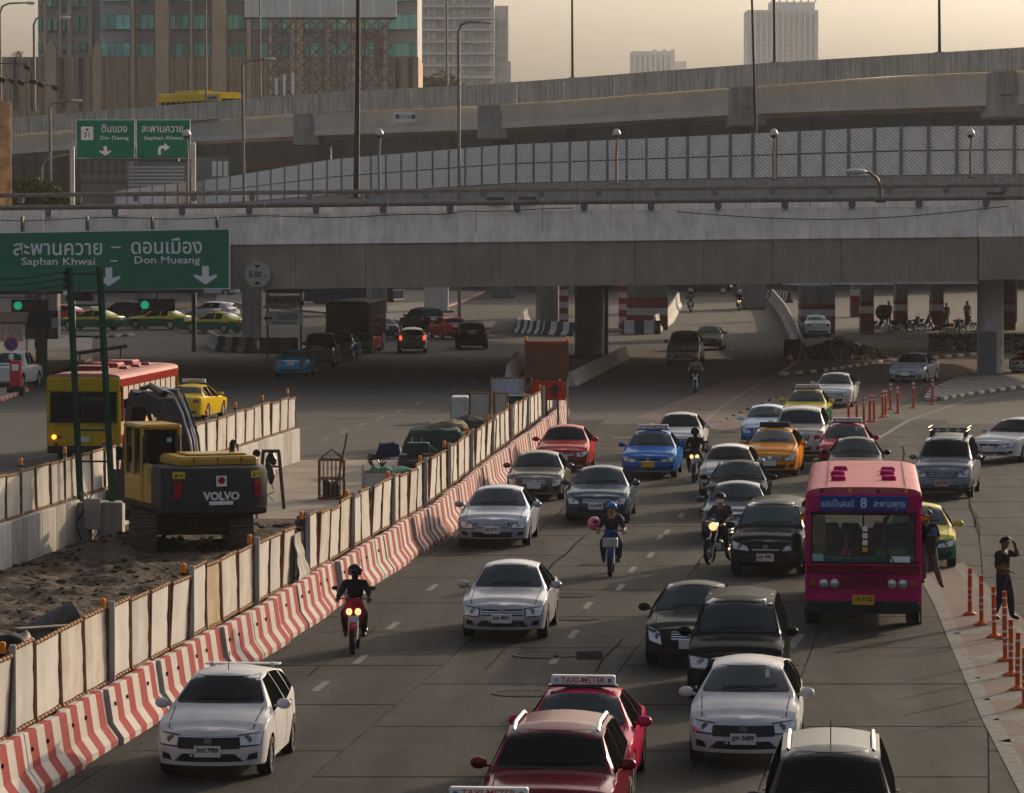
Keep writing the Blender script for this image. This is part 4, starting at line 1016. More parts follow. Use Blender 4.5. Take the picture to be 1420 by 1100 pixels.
# ================================================================ BUILDINGS BEHIND
M_BRN = mat('brown_cladding', (.42, .31, .21), .85, var=.12, scale=.3)
M_SPAN = mat('grey_spandrel', (.36, .34, .34), .8, var=.12, scale=.3)
M_TEALG = mat('teal_window_glass', (.16, .62, .50), .35, .0, var=.3, scale=.25, spec=.8)
M_TEALD = mat('dim_teal_window_glass', (.09, .34, .28), .35, .0, var=.3, scale=.25, spec=.8)
def m_rib():
    m = mat('ribbed_brown_wall', (.43, .315, .205), .9, var=.1, scale=.2); nt = m.node_tree; N = nt.nodes; L = nt.links
    tc = N.new('ShaderNodeTexCoord'); wv = N.new('ShaderNodeTexWave'); wv.inputs['Scale'].default_value = .42; wv.bands_direction = 'X'
    L.new(tc.outputs['Object'], wv.inputs['Vector']); bp = N.new('ShaderNodeBump'); bp.inputs['Strength'].default_value = 1; bp.inputs['Distance'].default_value = .4
    L.new(wv.outputs['Fac'], bp.inputs['Height']); L.new(bp.outputs[0], N['Principled BSDF'].inputs['Normal']); return m
M_RIB = m_rib()
bd = thing('office_building', 'brown ribbed office block with teal window bands behind the viaduct', 'building', (0, 600, 0))
def bx_px(par, name, x0, x1, y0, y1, d, m, dep=1.0, z0=None, o=600):
    a, b = P(x0, y0, d), P(x1, y1, d); zb = b.z if z0 is None else z0
    return box(name, ((a.x + b.x) / 2 - par.location.x, d - o + dep / 2, (a.z + zb) / 2), (b.x - a.x, dep, a.z - zb), m, par)
bx_px(bd, 'wall', 137, 579, -140, 79.5, 606, M_SPAN, 30)
bx_px(bd, 'podium_wall', 0, 580, 79, 0, 603, M_RIB, 30, 0)
bx_px(bd, 'side_wing', 52, 137, -140, 79.4, 612, M_SPAN, 30)
for (x0, x1, yt) in ((63, 77, 69), (129, 139.5, 69), (181.5, 185.5, -140), (214.5, 233.5, -140), (262.5, 266.5, -140), (293.5, 313.5, -140), (341.5, 347.5, -140), (372.5, 377, -140), (402, 420, -140), (452, 457, -140), (482, 500, -140), (530, 536, -140)):
    bx_px(bd, 'pilaster', x0, x1, yt, 0, 602, M_BRN, 3.5 if yt < 0 else 2.0, 0)
    if yt > 0:
        a, b = P(x0, yt, 602), P(x1, yt, 602); c = (a + b) / 2; mb = MB(); mb.prism([a, b, c + Vector((0, 0, 1.4))], (0, -600, 0), (0, -598.0, 0)); mb.build('pilaster_cap', M_BRN, bd)
for (x0, x1) in ((18, 23), (42, 48), (84, 89.5), (108, 113.5), (548, 553), (567, 572)): bx_px(bd, 'dark_stripe', x0, x1, 80, 152, 602.6, mat('slate_stripe', (.05, .055, .075), .7), .8)
cols = [(139.5, 181, 4), (186, 214, 3), (234, 262, 3), (267, 293, 3), (314, 341, 3), (348, 372, 2), (378, 401, 2), (421, 451, 3), (458, 481, 2), (501, 529, 3), (537, 578, 4)]
rows = [(59.5, 79), (20, 41), (-19, 2), (-58, -37)]
def bwin(x0, x1, y0, y1, n, d, m):
    f = bx_px(bd, 'window', x0, x1, y0, y1, d, M_DSTEEL, .5)
    for k in range(n):
        a, b = lerp(x0, x1, k / n) + .3, lerp(x0, x1, (k + 1) / n) - .3
        p, q = P(a, y0 + .4, d - .12), P(b, y1 - .4, d - .12); MB().box(((p.x + q.x) / 2, d - 600 - .02, (p.z + q.z) / 2), (q.x - p.x, .12, p.z - q.z)).build('pane', random.choice([m, m, M_TEALD]), f)
for x0, x1, n in cols:
    for y0, y1 in rows: bwin(x0, x1, y0, y1, n, 605.4, M_TEALG)
for x0, x1 in ((52.5, 58), (65, 71), (74, 79), (86, 91.5), (100, 109), (112, 120)):
    for y0, y1 in ((59, 70), (22, 43), (-14, 10)): bwin(x0, x1, y0, y1, 2, 611.4, M_TEALG if x0 in (65, 74) else M_TEALD)
for (x0, x1) in ((59, 64.5), (80, 85.5), (92, 99.5), (121, 128)): bx_px(bd, 'wing_column', x0, x1, -140, 79, 611, M_BRN, 1.5)
# billboard on a steel lattice
bb = thing('billboard', 'large white ribbed billboard back held by a steel lattice in front of the office block', 'billboard', (0, 575, 0))
x = 339.0
while x < 550: bx_px(bb, 'cladding_sheet', x, x + 10.3, -60, 24, 572, mat('white_sheet_metal', (.72, .69, .62), .7, .0, var=.06), .3 + (.15 if int(x) % 2 else 0), o=575); x += 10.55
bx_px(bb, 'bottom_edge', 338, 551, 24.3, 26.5, 571.8, M_DSTEEL, .8, o=575)
M_LAT = mat('lattice_steel', (.15, .15, .15), .8, .0, var=.3, scale=.5)
xs = [372 + 19.1 * i for i in range(10)]; ys = [27 + 18.2 * i for i in range(8)]
for i in range(9):
    mb = MB()
    for lay, d in ((0, 573.0), (1, 577.5)):
        for j in range(7):
            q = [P(xs[i], ys[j], d) - Vector((0, 575, 0)), P(xs[i + 1], ys[j], d) - Vector((0, 575, 0)), P(xs[i + 1], ys[j + 1], d) - Vector((0, 575, 0)), P(xs[i], ys[j + 1], d) - Vector((0, 575, 0))]
            mb.tube([q[0], q[2]], .085, 4); mb.tube([q[1], q[3]], .085, 4); mb.tube([q[0], q[1]], .07, 4)
        mb.tube([P(xs[i], 25, d) - Vector((0, 575, 0)), P(xs[i], 330, d) - Vector((0, 575, 0))], .11, 4)
    for j in range(8): mb.tube([P(xs[i], ys[j], 573) - Vector((0, 575, 0)), P(xs[i], ys[j], 577.5) - Vector((0, 575, 0))], .06, 4)
    mb.build('lattice_bay', M_LAT, bb)
for (x0, x1, y0, y1) in ((486, 534, 47, 56), (520, 532, 56, 96)): bx_px(bb, 'stained_plate', x0, x1, y0, y1, 578.5, M_RUST, .3, o=575)
for px, y0, y1 in ((383, 108, 131), (394, 103, 132), (406, 101, 131)): bx_px(bb, 'antenna_panel', px - 2, px + 2, y0, y1, 571, M_WHITE, .3, o=575)
# hazy towers; part of the haze is put into their pale colours
tw = thing('apartment_tower', 'pale hazy apartment tower with balconies right of the billboard', 'building', (0, 1200, 0))
M_TWR = mat('hazed_tower_grey', (.52, .50, .45), .8, var=.06, scale=.05); M_TWRW = mat('hazed_tower_window', (.38, .385, .36), .5, var=.2, scale=.1); M_TWRS = mat('hazed_tower_slab', (.64, .62, .56), .8, var=.05)
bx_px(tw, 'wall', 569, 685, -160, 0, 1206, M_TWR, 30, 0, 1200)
bx_px(tw, 'side_wall', 686, 705, 8, 0, 1214, M_TWR, 24, 0, 1200); bx_px(tw, 'lower_side_wall', 705, 708.5, 85, 0, 1216, M_TWR, 24, 0, 1200)
for k in range(-3, 12):
    y = 9 + 16.4 * k
    if y > 190: break
    for (x0, x1) in ((581, 616), (620, 652), (655, 685)): bx_px(tw, 'balcony', x0, x1, y - 1.2, y + 1.0, 1203.5, M_TWRS, 2.4, o=1200)
    for x0 in (572, 576, 583, 589, 592, 600, 606, 611, 622, 628, 634, 640, 646, 657, 663, 669, 675, 680):
        bx_px(tw, 'window', x0, x0 + 3.4, y + 3, y + 12, 1205.6, M_TWRW if x0 % 4 else M_TWRS, .6, o=1200)
    for x0 in (688, 693, 698): bx_px(tw, 'window', x0, x0 + 3, y + 3, y + 12, 1213.6, M_TWRW, .6, o=1200) if y > 10 else None
ft = thing('distant_tower', 'tall faint tower in the haze with an open crown above the right viaduct', 'building', (0, 2300, 0))
bx_px(ft, 'wall', 1037, 1135, 14, 0, 2306, mat('hazed_far_tower', (.74, .70, .61), .8, var=.05), 40, 0, 2300)
bx_px(ft, 'crown', 1068, 1130, 3, 14, 2310, MATS['hazed_far_tower'], 20, o=2300)
for k in range(7): bx_px(ft, 'crown_post', 1070 + k * 10, 1072 + k * 10, -7, 3, 2310, MATS['hazed_far_tower'], 2, o=2300)
bx_px(ft, 'crown_beam', 1088, 1131, -9, -6.5, 2310, MATS['hazed_far_tower'], 3, o=2300)
for i in range(13): bx_px(ft, 'facade_rib', 1039 + i * 7.6, 1041.5 + i * 7.6, 14, 95, 2304, MATS['hazed_far_tower'], 2.2, o=2300)
for j in range(11): bx_px(ft, 'floor_band', 1037.5, 1134.5, 20 + j * 7, 21.6 + j * 7, 2304.8, mat('hazed_far_band', (.64, .60, .53), .8), 1.3, o=2300)
fb = thing('distant_block', 'low faint flat roofed block in the haze above the viaduct', 'building', (0, 2450, 0))
bx_px(fb, 'wall', 876, 936, 71, 0, 2456, MATS['hazed_far_tower'], 40, 0, 2450); bx_px(fb, 'lower_wing', 936, 952, 85, 0, 2460, MATS['hazed_far_tower'], 30, 0, 2450)
for i in range(8): bx_px(fb, 'window_strip', 878 + i * 7.2, 882.5 + i * 7.2, 76, 98, 2454, MATS['hazed_far_band'], 2.2, o=2450)
for px in (905, 918, 930): bx_px(fb, 'roof_plant', px, px + 6, 68.5, 71, 2470, MATS['hazed_far_tower'], 4, o=2450)

# ================================================================ TREES, HEDGE
def leaf_cloud(mb, blobs, n, s, rnd):
    tot = sum(b[3] ** 2 for b in blobs)
    for (cx, cy, cz, r) in blobs:
        for _ in range(int(n * r * r / tot)):
            d = Vector((rnd.gauss(0, 1), rnd.gauss(0, 1), rnd.gauss(0, 1))).normalized() * r * rnd.uniform(.45, 1.05)
            c = Vector((cx, cy, cz)) + Vector((d.x, d.y, d.z * .85))
            a = Vector((rnd.gauss(0, 1), rnd.gauss(0, 1), rnd.gauss(0, .6))).normalized(); b = a.cross(Vector((rnd.gauss(0, 1), rnd.gauss(0, 1), rnd.gauss(0, 1)))).normalized()
            k = s * rnd.uniform(.6, 1.3)
            mb.add([c - a * k, c + b * k * .45, c + a * k, c - b * k * .45], [(0, 1, 2, 3)])
def tree(label, base, blobs, n, leaf, m, trunk_r=.14, nm='leafy_tree'):
    rnd = random.Random(len(label)); t = thing(nm, label, 'tree', base)
    top = max(b[2] for b in blobs); mb = MB(); mb.tube([(0, 0, 0), (.1, .05, top * .4), (0, 0, top * .8)], trunk_r, 8, trunk_r * .4)
    for (x, y, z, r) in blobs: mb.tube([(.05, .02, top * .35), (x * .6, y * .6, lerp(top * .35, z, .6)), (x, y, z)], trunk_r * .45, 5, .02)
    mb.build('trunk', mat('bark', (.06, .045, .03), .9, var=.3), t)
    mb = MB(); leaf_cloud(mb, blobs, n, leaf, rnd); mb.build('crown', m, t, fix=False)
M_LEAF = mat('leaf_green', (.055, .085, .018), .6, var=.55, scale=.9); M_LEAFD = mat('dark_leaf_green', (.03, .055, .016), .65, var=.5, scale=1.2)
p = P(50, 285, 252); tree('bushy green tree rising behind the left end of the overpass', (p.x, 252, 0), [(-.9, 0, 8.9, .8), (-.2, .2, 9.6, .8), (.7, 0, 9.1, .9), (1.3, .3, 8.9, .7), (.2, -.2, 8.4, 1.0), (-1.2, 0, 8.4, .7), (1.6, 0, 8.4, .6), (-1.0, 0, 9.8, .4)], 2600, .16, M_LEAF)
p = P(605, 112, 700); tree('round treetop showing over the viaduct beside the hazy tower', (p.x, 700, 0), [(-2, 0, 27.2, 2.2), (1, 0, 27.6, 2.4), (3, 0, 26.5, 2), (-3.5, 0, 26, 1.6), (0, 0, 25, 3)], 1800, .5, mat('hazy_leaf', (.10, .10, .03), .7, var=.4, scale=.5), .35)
p = P(28, 60, 650); t = thing('bare_tree', 'bare branched tree against the sky left of the office block', 'tree', (p.x, 650, 0)); mb = MB(); rnd = random.Random(3)
def branch(a, d, l, r, k):
    b = a + d * l; mb.tube([a, b], r, 4, r * .6)
    if k: 
        for _ in range(3): branch(b, (d + Vector((rnd.uniform(-.7, .7), rnd.uniform(-.5, .5), rnd.uniform(-.1, .5)))).normalized(), l * .68, r * .55, k - 1)
branch(Vector((0, 0, 0)), Vector((0, 0, 1)), 26.5, .35, 0); branch(Vector((0, 0, 26)), Vector((0, 0, 1)), 2.0, .2, 4); mb.build('trunk', MATS['bark'], t)
h = thing('clipped_hedge', 'dark clipped hedge behind the island column', 'hedge', G(1370, 489)); mb = MB(); rnd = random.Random(5)
for k in range(7000):
    x = rnd.uniform(-3.4, 4.6); z = rnd.uniform(.02, .95); y = rnd.uniform(-.45, .6)
    if rnd.random() < .5: z = .95 + rnd.gauss(0, .05)
    c = Vector((x, y, z)); a = Vector((rnd.gauss(0, 1), rnd.gauss(0, 1), rnd.gauss(0, 1))).normalized() * .07; b = Vector((rnd.gauss(0, 1), rnd.gauss(0, 1), rnd.gauss(0, 1))).normalized() * .05
    mb.add([c - a, c + b, c + a, c - b], [(0, 1, 2, 3)])
mb.build('foliage', M_LEAFD, h, fix=False); mb = MB()
for k in range(12): mb.tube([(-3.2 + k * .68, 0, 0), (-3.2 + k * .68, 0, .8)], .03, 5)
stuff(mb.build('stems', MATS['bark'], h))

# ================================================================ LAMP POSTS
M_POLE = mat('lamp_pole', (.20, .17, .14), .6, .4, var=.25, scale=2); M_POLED = mat('dark_lamp_pole', (.035, .028, .024), .6, .4, var=.25, scale=2)
M_LHEAD = mat('lamp_head', (.45, .44, .41), .4, .3, var=.1)
def lamp_post(label, path, r, head=None, hdir=1, ztop=None, m=M_POLE, size=1.0, base=None):
    """path: [(px, py, d)] from the foot to the lamp end."""
    pts = [P(*q) for q in path]
    if base is not None: pts[0].z = base
    t = thing('street_lamp', label, 'street lamp', pts[0], 0, 'street lamps'); o = pts[0]
    MB().tube([p - o for p in pts], r, 8, r * .6).build('pole', m, t, smooth=50)
    box('base_plate', (0, 0, .03), (r * 5, r * 5, .06), M_DSTEEL, t)
    e = pts[-1] - o
    if head == 'cobra':
        hd = MB(); hd.sphere((0, 0, 0), 1, 12, 8, (.42 * size, .17 * size, .11 * size)); hd.build('lamp_head', M_LHEAD, t, e + Vector((.33 * size * hdir, 0, -.01)), smooth=50)
        g = MB(); g.sphere((0, 0, 0), 1, 10, 6, (.24 * size, .12 * size, .08 * size)); g.build('lamp_lens', mat('lamp_lens', (.5, .42, .28), .25, var=.1), t, e + Vector((.40 * size * hdir, -.02, -.07 * size)), smooth=50)
    elif head == 'bell':
        hd = MB(); hd.lathe([(.03, .30), (.13, .26), (.22, .10), (.25, 0), (.22, -.06)], 14); hd.build('lamp_head', M_LHEAD, t, e, smooth=50)
        g = MB(); g.sphere((0, 0, -.06), .19, 10, 6); g.build('lamp_lens', mat('smoked_lens', (.05, .045, .04), .2, var=0), t, e, smooth=50)
    return t
for px, y0, nm in ((526, 270, 'above the drain slots'), (855, 256, 'at mid overpass'), (1073, 250, 'left of the curved arm lamp'), (1346, 247, 'right of the curved arm lamp')):
    lamp_post('short bell headed lamp on the far railing ' + nm, [(px, y0, 244), (px - .5, 215, 244), (px + 1, 194, 244), (px, 186, 243.9)], .085, 'bell')
lamp_post('short bell headed lamp in front of the green Saphan Khwai sign', [(260, 283, 244), (260, 215, 244), (259, 187, 243.9)], .085, 'bell')
lamp_post('curved arm lamp leaning left over the overpass parapet', [(1221, 281, D0 + .3), (1221, 262, D0 + .3), (1217, 248, D0 + .2), (1207, 240, D0), (1199, 238, D0 - .1)], .10, 'cobra', -1, size=1.35)
lamp_post('tall dark post standing on the far railing left of centre', [(494, 275, 244), (496, 100, 244), (497, -80, 244)], .17, None, m=M_POLED)
for px, d_, nm in ((794, 368, 'slim dark post on the viaduct near mid picture'), (1074, 336, 'slim dark post on the viaduct right of the faint tower edge'), (1303, 311, 'slim dark post on the viaduct near the right end')):
    y = interp(vd_tab, px)[1]; lamp_post(nm, [(px, y, d_), (px - 1, -60, d_)], .12, None, m=M_POLED)
lamp_post('tall thin post rising in front of the viaduct pier right of centre', [(1049, 247, 271), (1048, 180, 271), (1041, -60, 271)], .11, None, m=M_POLED)
for px, nm in ((620, 'thin pale post on the viaduct in front of the hazy tower'), (286, 'thin pale post on the viaduct above the yellow bus'), (361, 'thin pale post on the viaduct left of the lattice')):
    q = interp(vd_tab, px); lamp_post(nm, [(px, q[1], q[0] + .3), (px - 1, -50, q[0] + .3)], .11, None)
lamp_post('arm lamp reaching right above the viaduct near the middle', [(637, 250, 292), (636, 45, 292), (639, 35, 292), (647, 31, 292), (668, 31, 292)], .12, 'cobra', 1, base=0)
lamp_post('arm lamp reaching right in front of the lattice', [(340, 260, 300), (336, 92, 300), (340, 86, 300), (350, 84, 300), (367, 82, 300)], .11, 'cobra', 1, base=0)
lamp_post('arm lamp left of the twin green signs', [(71, 260, 300), (69, 150, 300), (73, 143, 300), (85, 141, 300), (100, 140, 300)], .11, 'cobra', 1, base=0)
lamp_post('arm lamp in front of the office block wing', [(48, 155, 462), (47, 35, 462), (50, 26, 462), (60, 24, 462), (83, 24, 462)], .15, 'cobra', 1, size=1.5)
lamp_post('arm lamp in the top left corner of the view', [(1, 165, 462), (0, 20, 462), (3, 9, 462), (12, 5, 462), (35, 4, 462)], .15, 'cobra', 1, size=1.5)
lamp_post('low curved arm lamp over the green tree', [(58, 262, 252), (58, 232, 252), (63, 223, 252), (80, 217, 252), (113, 211, 252)], .08, 'cobra', 1, size=.9, base=0)

# ================================================================ SIGNS
def px_local(px, py, d, o): return P(px, py, d) - o
M_SIGNTXT = mat('sign_letter_white', (.74, .74, .72), .6, var=.05)
def arrow_down(par, o, cx, cy, d, w_, h_, name='arrow'):
    pts = [(-.16, 1), (.16, 1), (.16, .38), (.55, .52), (.55, .36), (0, -.1), (-.55, .36), (-.55, .52), (-.16, .38)]
    c = px_local(cx, cy, d, o); mb = MB(); mb.prism([c + Vector((x * w_, 0, (y - .45) * h_)) for x, y in pts], (0, -.01, 0), (0, .005, 0)); mb.build(name, M_SIGNTXT, par)
ds = D0 - 1.0; o = P(150, 360, ds)
sg = thing('direction_sign', 'huge green direction sign lettered Saphan Khwai and Don Mueang hung on the overpass', 'road sign', o)
tilt = .012
mb = MB(); cs = [px_local(-34, 406, ds, o), px_local(319, 401, ds, o), px_local(319, 316.5, ds, o), px_local(-34, 322.5, ds, o)]
mb.prism(cs, (0, 0, 0), (0, .12, 0)); mb.build('border', M_SIGNTXT, sg)
mb = MB(); cs = [px_local(-32.5, 404.3, ds, o), px_local(317.3, 399.4, ds, o), px_local(317.3, 318.3, ds, o), px_local(-32.5, 324.2, ds, o)]
mb.prism(cs, (0, -.012, 0), (0, .05, 0)); mb.build('panel', M_GREEN, sg)
S = ds / FPX
def stext(body, x0, x1, cy, size, bold=.01, par=sg, d=ds, o=o, rz=.0):
    c = px_local((x0 + x1) / 2, cy, d, o); t_ = text(body, size, M_SIGNTXT, par, (c.x, -.02, c.z), (math.pi / 2, rz, 0), width=(x1 - x0) * d / FPX, bold=bold * size * .8); return t_
stext('สะพานควาย', 19, 142, 345, 1.0, .012, rz=-.006); stext('ดอนเมือง', 182, 280, 343, 1.0, .012, rz=-.006)
stext('Saphan Khwai', 30, 132, 363, .50, .012); stext('Don Mueang', 186, 277, 361, .50, .012)
for px, py, wd in ((161, 343, 13), (158, 362, 10)):
    c = px_local(px, py, ds, o); MB().box((c.x, -.02, c.z), (wd * S, .015, .07)).build('dash', M_SIGNTXT, sg)
arrow_down(sg, o, 151, 384, ds - .02, 1.0, .82); arrow_down(sg, o, 285, 382, ds - .02, 1.0, .82)
for px in (30, 120, 210, 300):
    a = px_local(px, 312, ds, o); box('hanger', (a.x, .45, a.z - 1.2), (.1, .8, 3.2), M_DSTEEL, sg)
# twin signs on a gantry
dt = 250.0; o = Vector((P(185, 0, dt).x, dt, 0))
tg = thing('sign_gantry', 'steel gantry with two posts carrying the twin green signs', 'gantry', o)
for px in (100, 268):
    a = P(px, 199, dt + .4); b = MB(); b.box((a.x - o.x, .45, a.z / 2), (.26, .26, a.z), 0, .02); b.build('post', M_STEEL, tg)
a, b = P(98, 219, dt), P(270, 219, dt); box('walkway', (0, .2, a.z - .12), (b.x - a.x - 2, .9, .12), M_DSTEEL, tg)
a = P(0, 200, dt); box('crossbeam', (0, .5, a.z), (7.0, .2, .25), M_STEEL, tg)
for nm, x0, x1, tht, eng, e0, e1, tt in (('left', 105.5, 187, 'ดินแดง', 'Din Daeng', 139, 178, (141, 176)), ('right', 189, 264, 'สะพานควาย', 'Saphan Khwai', 200, 254, (197, 254))):
    oo = P((x0 + x1) / 2, 193, dt)
    g = thing('direction_sign', 'green sign lettered %s on the gantry, with a %s arrow' % (eng, 'down' if nm == 'left' else 'bent right'), 'road sign', oo, 0, 'twin green signs')
    mb = MB(); mb.box((0, .05, 0), ((x1 - x0) * dt / FPX, .08, 54 * dt / FPX), 0, .01); mb.build('border', M_SIGNTXT, g)
    mb = MB(); mb.box((0, 0, 0), ((x1 - x0 - 2) * dt / FPX, .06, 52 * dt / FPX)); mb.build('panel', M_GREEN, g)
    def tx(body, a, b, cy, sz):
        c = P((a + b) / 2, cy, dt) - oo; text(body, sz, M_SIGNTXT, g, (c.x, -.035, c.z), width=(b - a) * dt / FPX, bold=.002 * sz)
    tx(tht, tt[0], tt[1], 179, .62); tx(eng, e0, e1, 191.5, .30)
    if nm == 'left':
        arrow_down(g, oo, 146, 209.5, dt - .035, .62, .5)
        c = P(121, 185, dt) - oo; MB().box((c.x, -.04, c.z), (.70, .02, .78), 0, .05).build('route_shield', M_SIGNTXT, g)
        text('31', .42, M_PTXT, g, (c.x, -.055, c.z - .10), bold=.006); mb = MB(); mb.prism([Vector((c.x - .12, 0, c.z + .27)), Vector((c.x + .12, 0, c.z + .27)), Vector((c.x, 0, c.z + .12))], (0, -.06, 0), (0, -.045, 0)); mb.build('shield_mark', M_PTXT, g)
    else:
        c = P(226, 207, dt) - oo; mb = MB(); q = [(-.28, -.32), (-.28, .05), (-.16, .20), (.08, .20), (.08, .36), (.40, .11), (.08, -.12), (.08, .03), (-.08, .03), (-.12, -.02), (-.12, -.32)]
        mb.prism([Vector((c.x + x, 0, c.z + z)) for x, z in q], (0, -.045, 0), (0, -.03, 0)); mb.build('arrow', M_SIGNTXT, g)
# height limit disc on the girder
o = P(357, 381, D0 - .3); hs = thing('height_limit_sign', 'round height limit sign reading 5.00 fixed to the girder', 'road sign', o)
MB().lathe([(.62, 0), (.62, -.04)], 32, axis='Y').build('disc', mat('dull_sign_white', (.34, .33, .31), .6, var=.1), hs)
text('5.00', .42, M_PTXT, hs, (-.10, -.05, 0), width=.62, bold=.008); text('ม.', .25, M_PTXT, hs, (.42, -.05, -.04))
for sg_ in (1, -1):
    mb = MB(); mb.prism([Vector((-.16, 0, sg_ * .48)), Vector((.16, 0, sg_ * .48)), Vector((0, 0, sg_ * .30))], (0, -.05, 0), (0, -.03, 0)); mb.build('triangle', M_PTXT, hs)
box('bracket', (0, .17, 0), (.2, .3, .2), M_DSTEEL, hs)
# two small white direction boards under the overpass
d = 212.6; o = P(394, 420, d); st_ = thing('direction_board', 'pair of small white direction boards under the overpass lettered Saphan Khwai and Din Daeng', 'road sign', (o.x, d, 0))
for px in (371, 417):
    a = P(px, 400, d); box('post', (a.x - o.x, .1, a.z / 2 + .3), (.1, .1, a.z + .6), M_DSTEEL, st_)
for y0, y1, th_, en, ax in ((400, 407, '', 'RATCHAPRAROP', 0), (410, 428, 'สะพานควาย', 'SAPHAN KHWAI', 1), (432, 451, 'ดินแดง', 'DIN DAENG', -1)):
    a, b = P(369, y0, d), P(421, y1, d); zc = (a.z + b.z) / 2; hh = a.z - b.z
    box('board', (0, 0, zc), (b.x - a.x, .06, hh), mat('dull_board_white', (.40, .39, .36), .6, var=.1, scale=2), st_)
    if th_:
        text(th_, .52, M_PTXT, st_, (-.12 if ax > 0 else .15, -.045, zc + .08), width=1.35 if ax > 0 else .95, bold=.003); text(en, .17, M_PTXT, st_, (0, -.045, zc - .24), width=1.1)
        mb = MB(); q = [(-.22, .04), (.05, .04), (.05, .14), (.22, 0), (.05, -.14), (.05, -.04), (-.22, -.04)]
        rot = Matrix.Rotation(R(40) if ax > 0 else 0, 3, 'Y'); mb.prism([rot @ Vector((x * ax, 0, z)) + Vector((.82 * ax, 0, zc)) for x, z in q], (0, -.05, 0), (0, -.03, 0)); mb.build('arrow', M_PTXT, st_)
# no parking sign, traffic lights, blue hoarding and other left edge things
o = G(16, 547); t = thing('no_parking_sign', 'round blue no parking sign with a red rim at the left kerb', 'road sign', o); a = P(16, 477, o.y); 
MB().tube([(0, 0, 0), (0, 0, a.z + .2)], .035, 8).build('post', M_WHITE, t)
MB().lathe([(.32, 0), (.32, -.03)], 28, (0, -.05, a.z), 'Y').build('rim', M_RED, t); MB().lathe([(.255, 0), (.255, -.015)], 28, (0, -.08, a.z), 'Y').build('face', M_BLUEP, t)
mb = MB(); mb.box((0, -.102, a.z), (.54, .012, .075), rot=Matrix.Rotation(R(45), 3, 'Y')); mb.build('slash', M_RED, t); box('tag_plate', (0, -.05, a.z - .58), (.22, .02, .22), M_WHITE, t)
o = Vector((P(-40, 0, 206).x, 206, 0)); a = P(0, 406, 206)
ar = thing('signal_gantry', 'thin dark arm under the big green sign carrying the traffic lights', 'gantry', o)
MB().tube([(0, 0, a.z), (11.0, 0, a.z + .1)], .09, 8).build('arm', M_DSTEEL, ar); MB().tube([(0, 0, 0), (0, 0, a.z + .3)], .13, 8).build('post', M_DSTEEL, ar)
M_GLOW = mat('green_signal_lens', (.02, .4, .25), .3, var=0, emit=(.02, .7, .36), estr=.2); M_DIM = mat('dark_signal_lens', (.035, .028, .02), .3, var=.1)
def signal(px, py, d, label, n=3, r=.16, lit=0):
    c = P(px, py, d); t = thing('traffic_light', label, 'traffic light', c, 0, 'traffic lights under the green sign')
    box('housing', (0, .12, 0), (n * r * 2.9, .24, r * 3), M_PLAST, t, bev=.03); box('bracket', (0, .12, r * 1.5 + .18), (.08, .08, .40), M_DSTEEL, t)
    for k in range(n):
        x = (k - (n - 1) / 2) * r * 2.75
        MB().lathe([(r, 0), (r, -.03), (r * .5, -.05)], 16, (x, -.005, 0), 'Y').build('lens', M_GLOW if k == lit else M_DIM, t)
        pr = [(x + (r + .02) * math.cos(math.pi * i / 8), (r + .02) * math.sin(math.pi * i / 8)) for i in range(9)]; mb = MB()
        mb.add([(p_, 0, q_) for p_, q_ in pr] + [(p_, -.2, q_) for p_, q_ in pr], [(i, i + 1, 10 + i, 9 + i) for i in range(8)]); mb.build('visor', M_PLAST, t)
signal(217, 423, 205, 'traffic light with its green lit, right one below the big green sign', r=.20)
signal(41, 424, 205, 'traffic light with its green lit, left one below the big green sign', r=.20)
signal(110, 411, 205.5, 'smaller traffic light with green lit just behind the green mast', r=.15)
p = G(58, 521); t = thing('hoarding', 'blue advert hoarding on a thick dark pedestal under the overpass', 'hoarding', p)
a, b = P(35, 431, p.y), P(80, 457, p.y); box('panel', (0, 0, (a.z + b.z) / 2), (b.x - a.x, .3, a.z - b.z), mat('blue_poster', (.015, .06, .16), .5, var=.4, scale=1), t, bev=.03)
box('pedestal', (0, 0, 1.3), (.55, .45, 2.6), M_DSTEEL, t, bev=.03); box('frame', (0, .02, b.z - .25), (b.x - a.x, .35, .45), M_DSTEEL, t); box('foot', (0, 0, .15), (.8, .7, .3), M_DSTEEL, t, bev=.03)
p = P(76, 448, p.y - .2); MB().box((p.x - t.location.x, -.17, p.z), (.35, .02, .5)).build('notice', M_WHITE, t)
p = G(22, 548); t = thing('fuel_pump', 'red painted pump cabinet on a dark plinth at the left kerb', 'cabinet', p); box('cabinet', (0, 0, .95), (.5, .5, 1.2), M_RED, t, bev=.05); box('plinth', (0, 0, .18), (.75, .7, .36), M_BLACK, t, bev=.02); box('panel', (0, -.26, 1.25), (.3, .02, .3), M_WHITE, t)
p = G(-4, 540); car('pale pickup cut by the left edge behind the red cabinet', -2, 541, 'pickup', WHT, 172, rear=True, far=True, group='cars in the traffic', cat='pickup')
for k, px in enumerate((2, 12, 21, 29)):
    a = P(px, 447, 203); mb = MB(); n = 6
    mb.add([(i * .06 - .17, .05 * math.sin(i * 2 + k), -j * .3) for j in range(4) for i in range(n)], [(j * n + i, j * n + i + 1, (j + 1) * n + i + 1, (j + 1) * n + i) for j in range(3) for i in range(n - 1)])
    o_ = mb.build('hanging_cloth', mat('patterned_cloth', (.42, .30, .22), .9, var=.5, scale=9), None, a); tag(o_, ('%s patterned cloth from the left on the line above the no parking sign' % ('first', 'second', 'third', 'fourth')[k]), 'cloth', 'cloths on the line at the left edge')
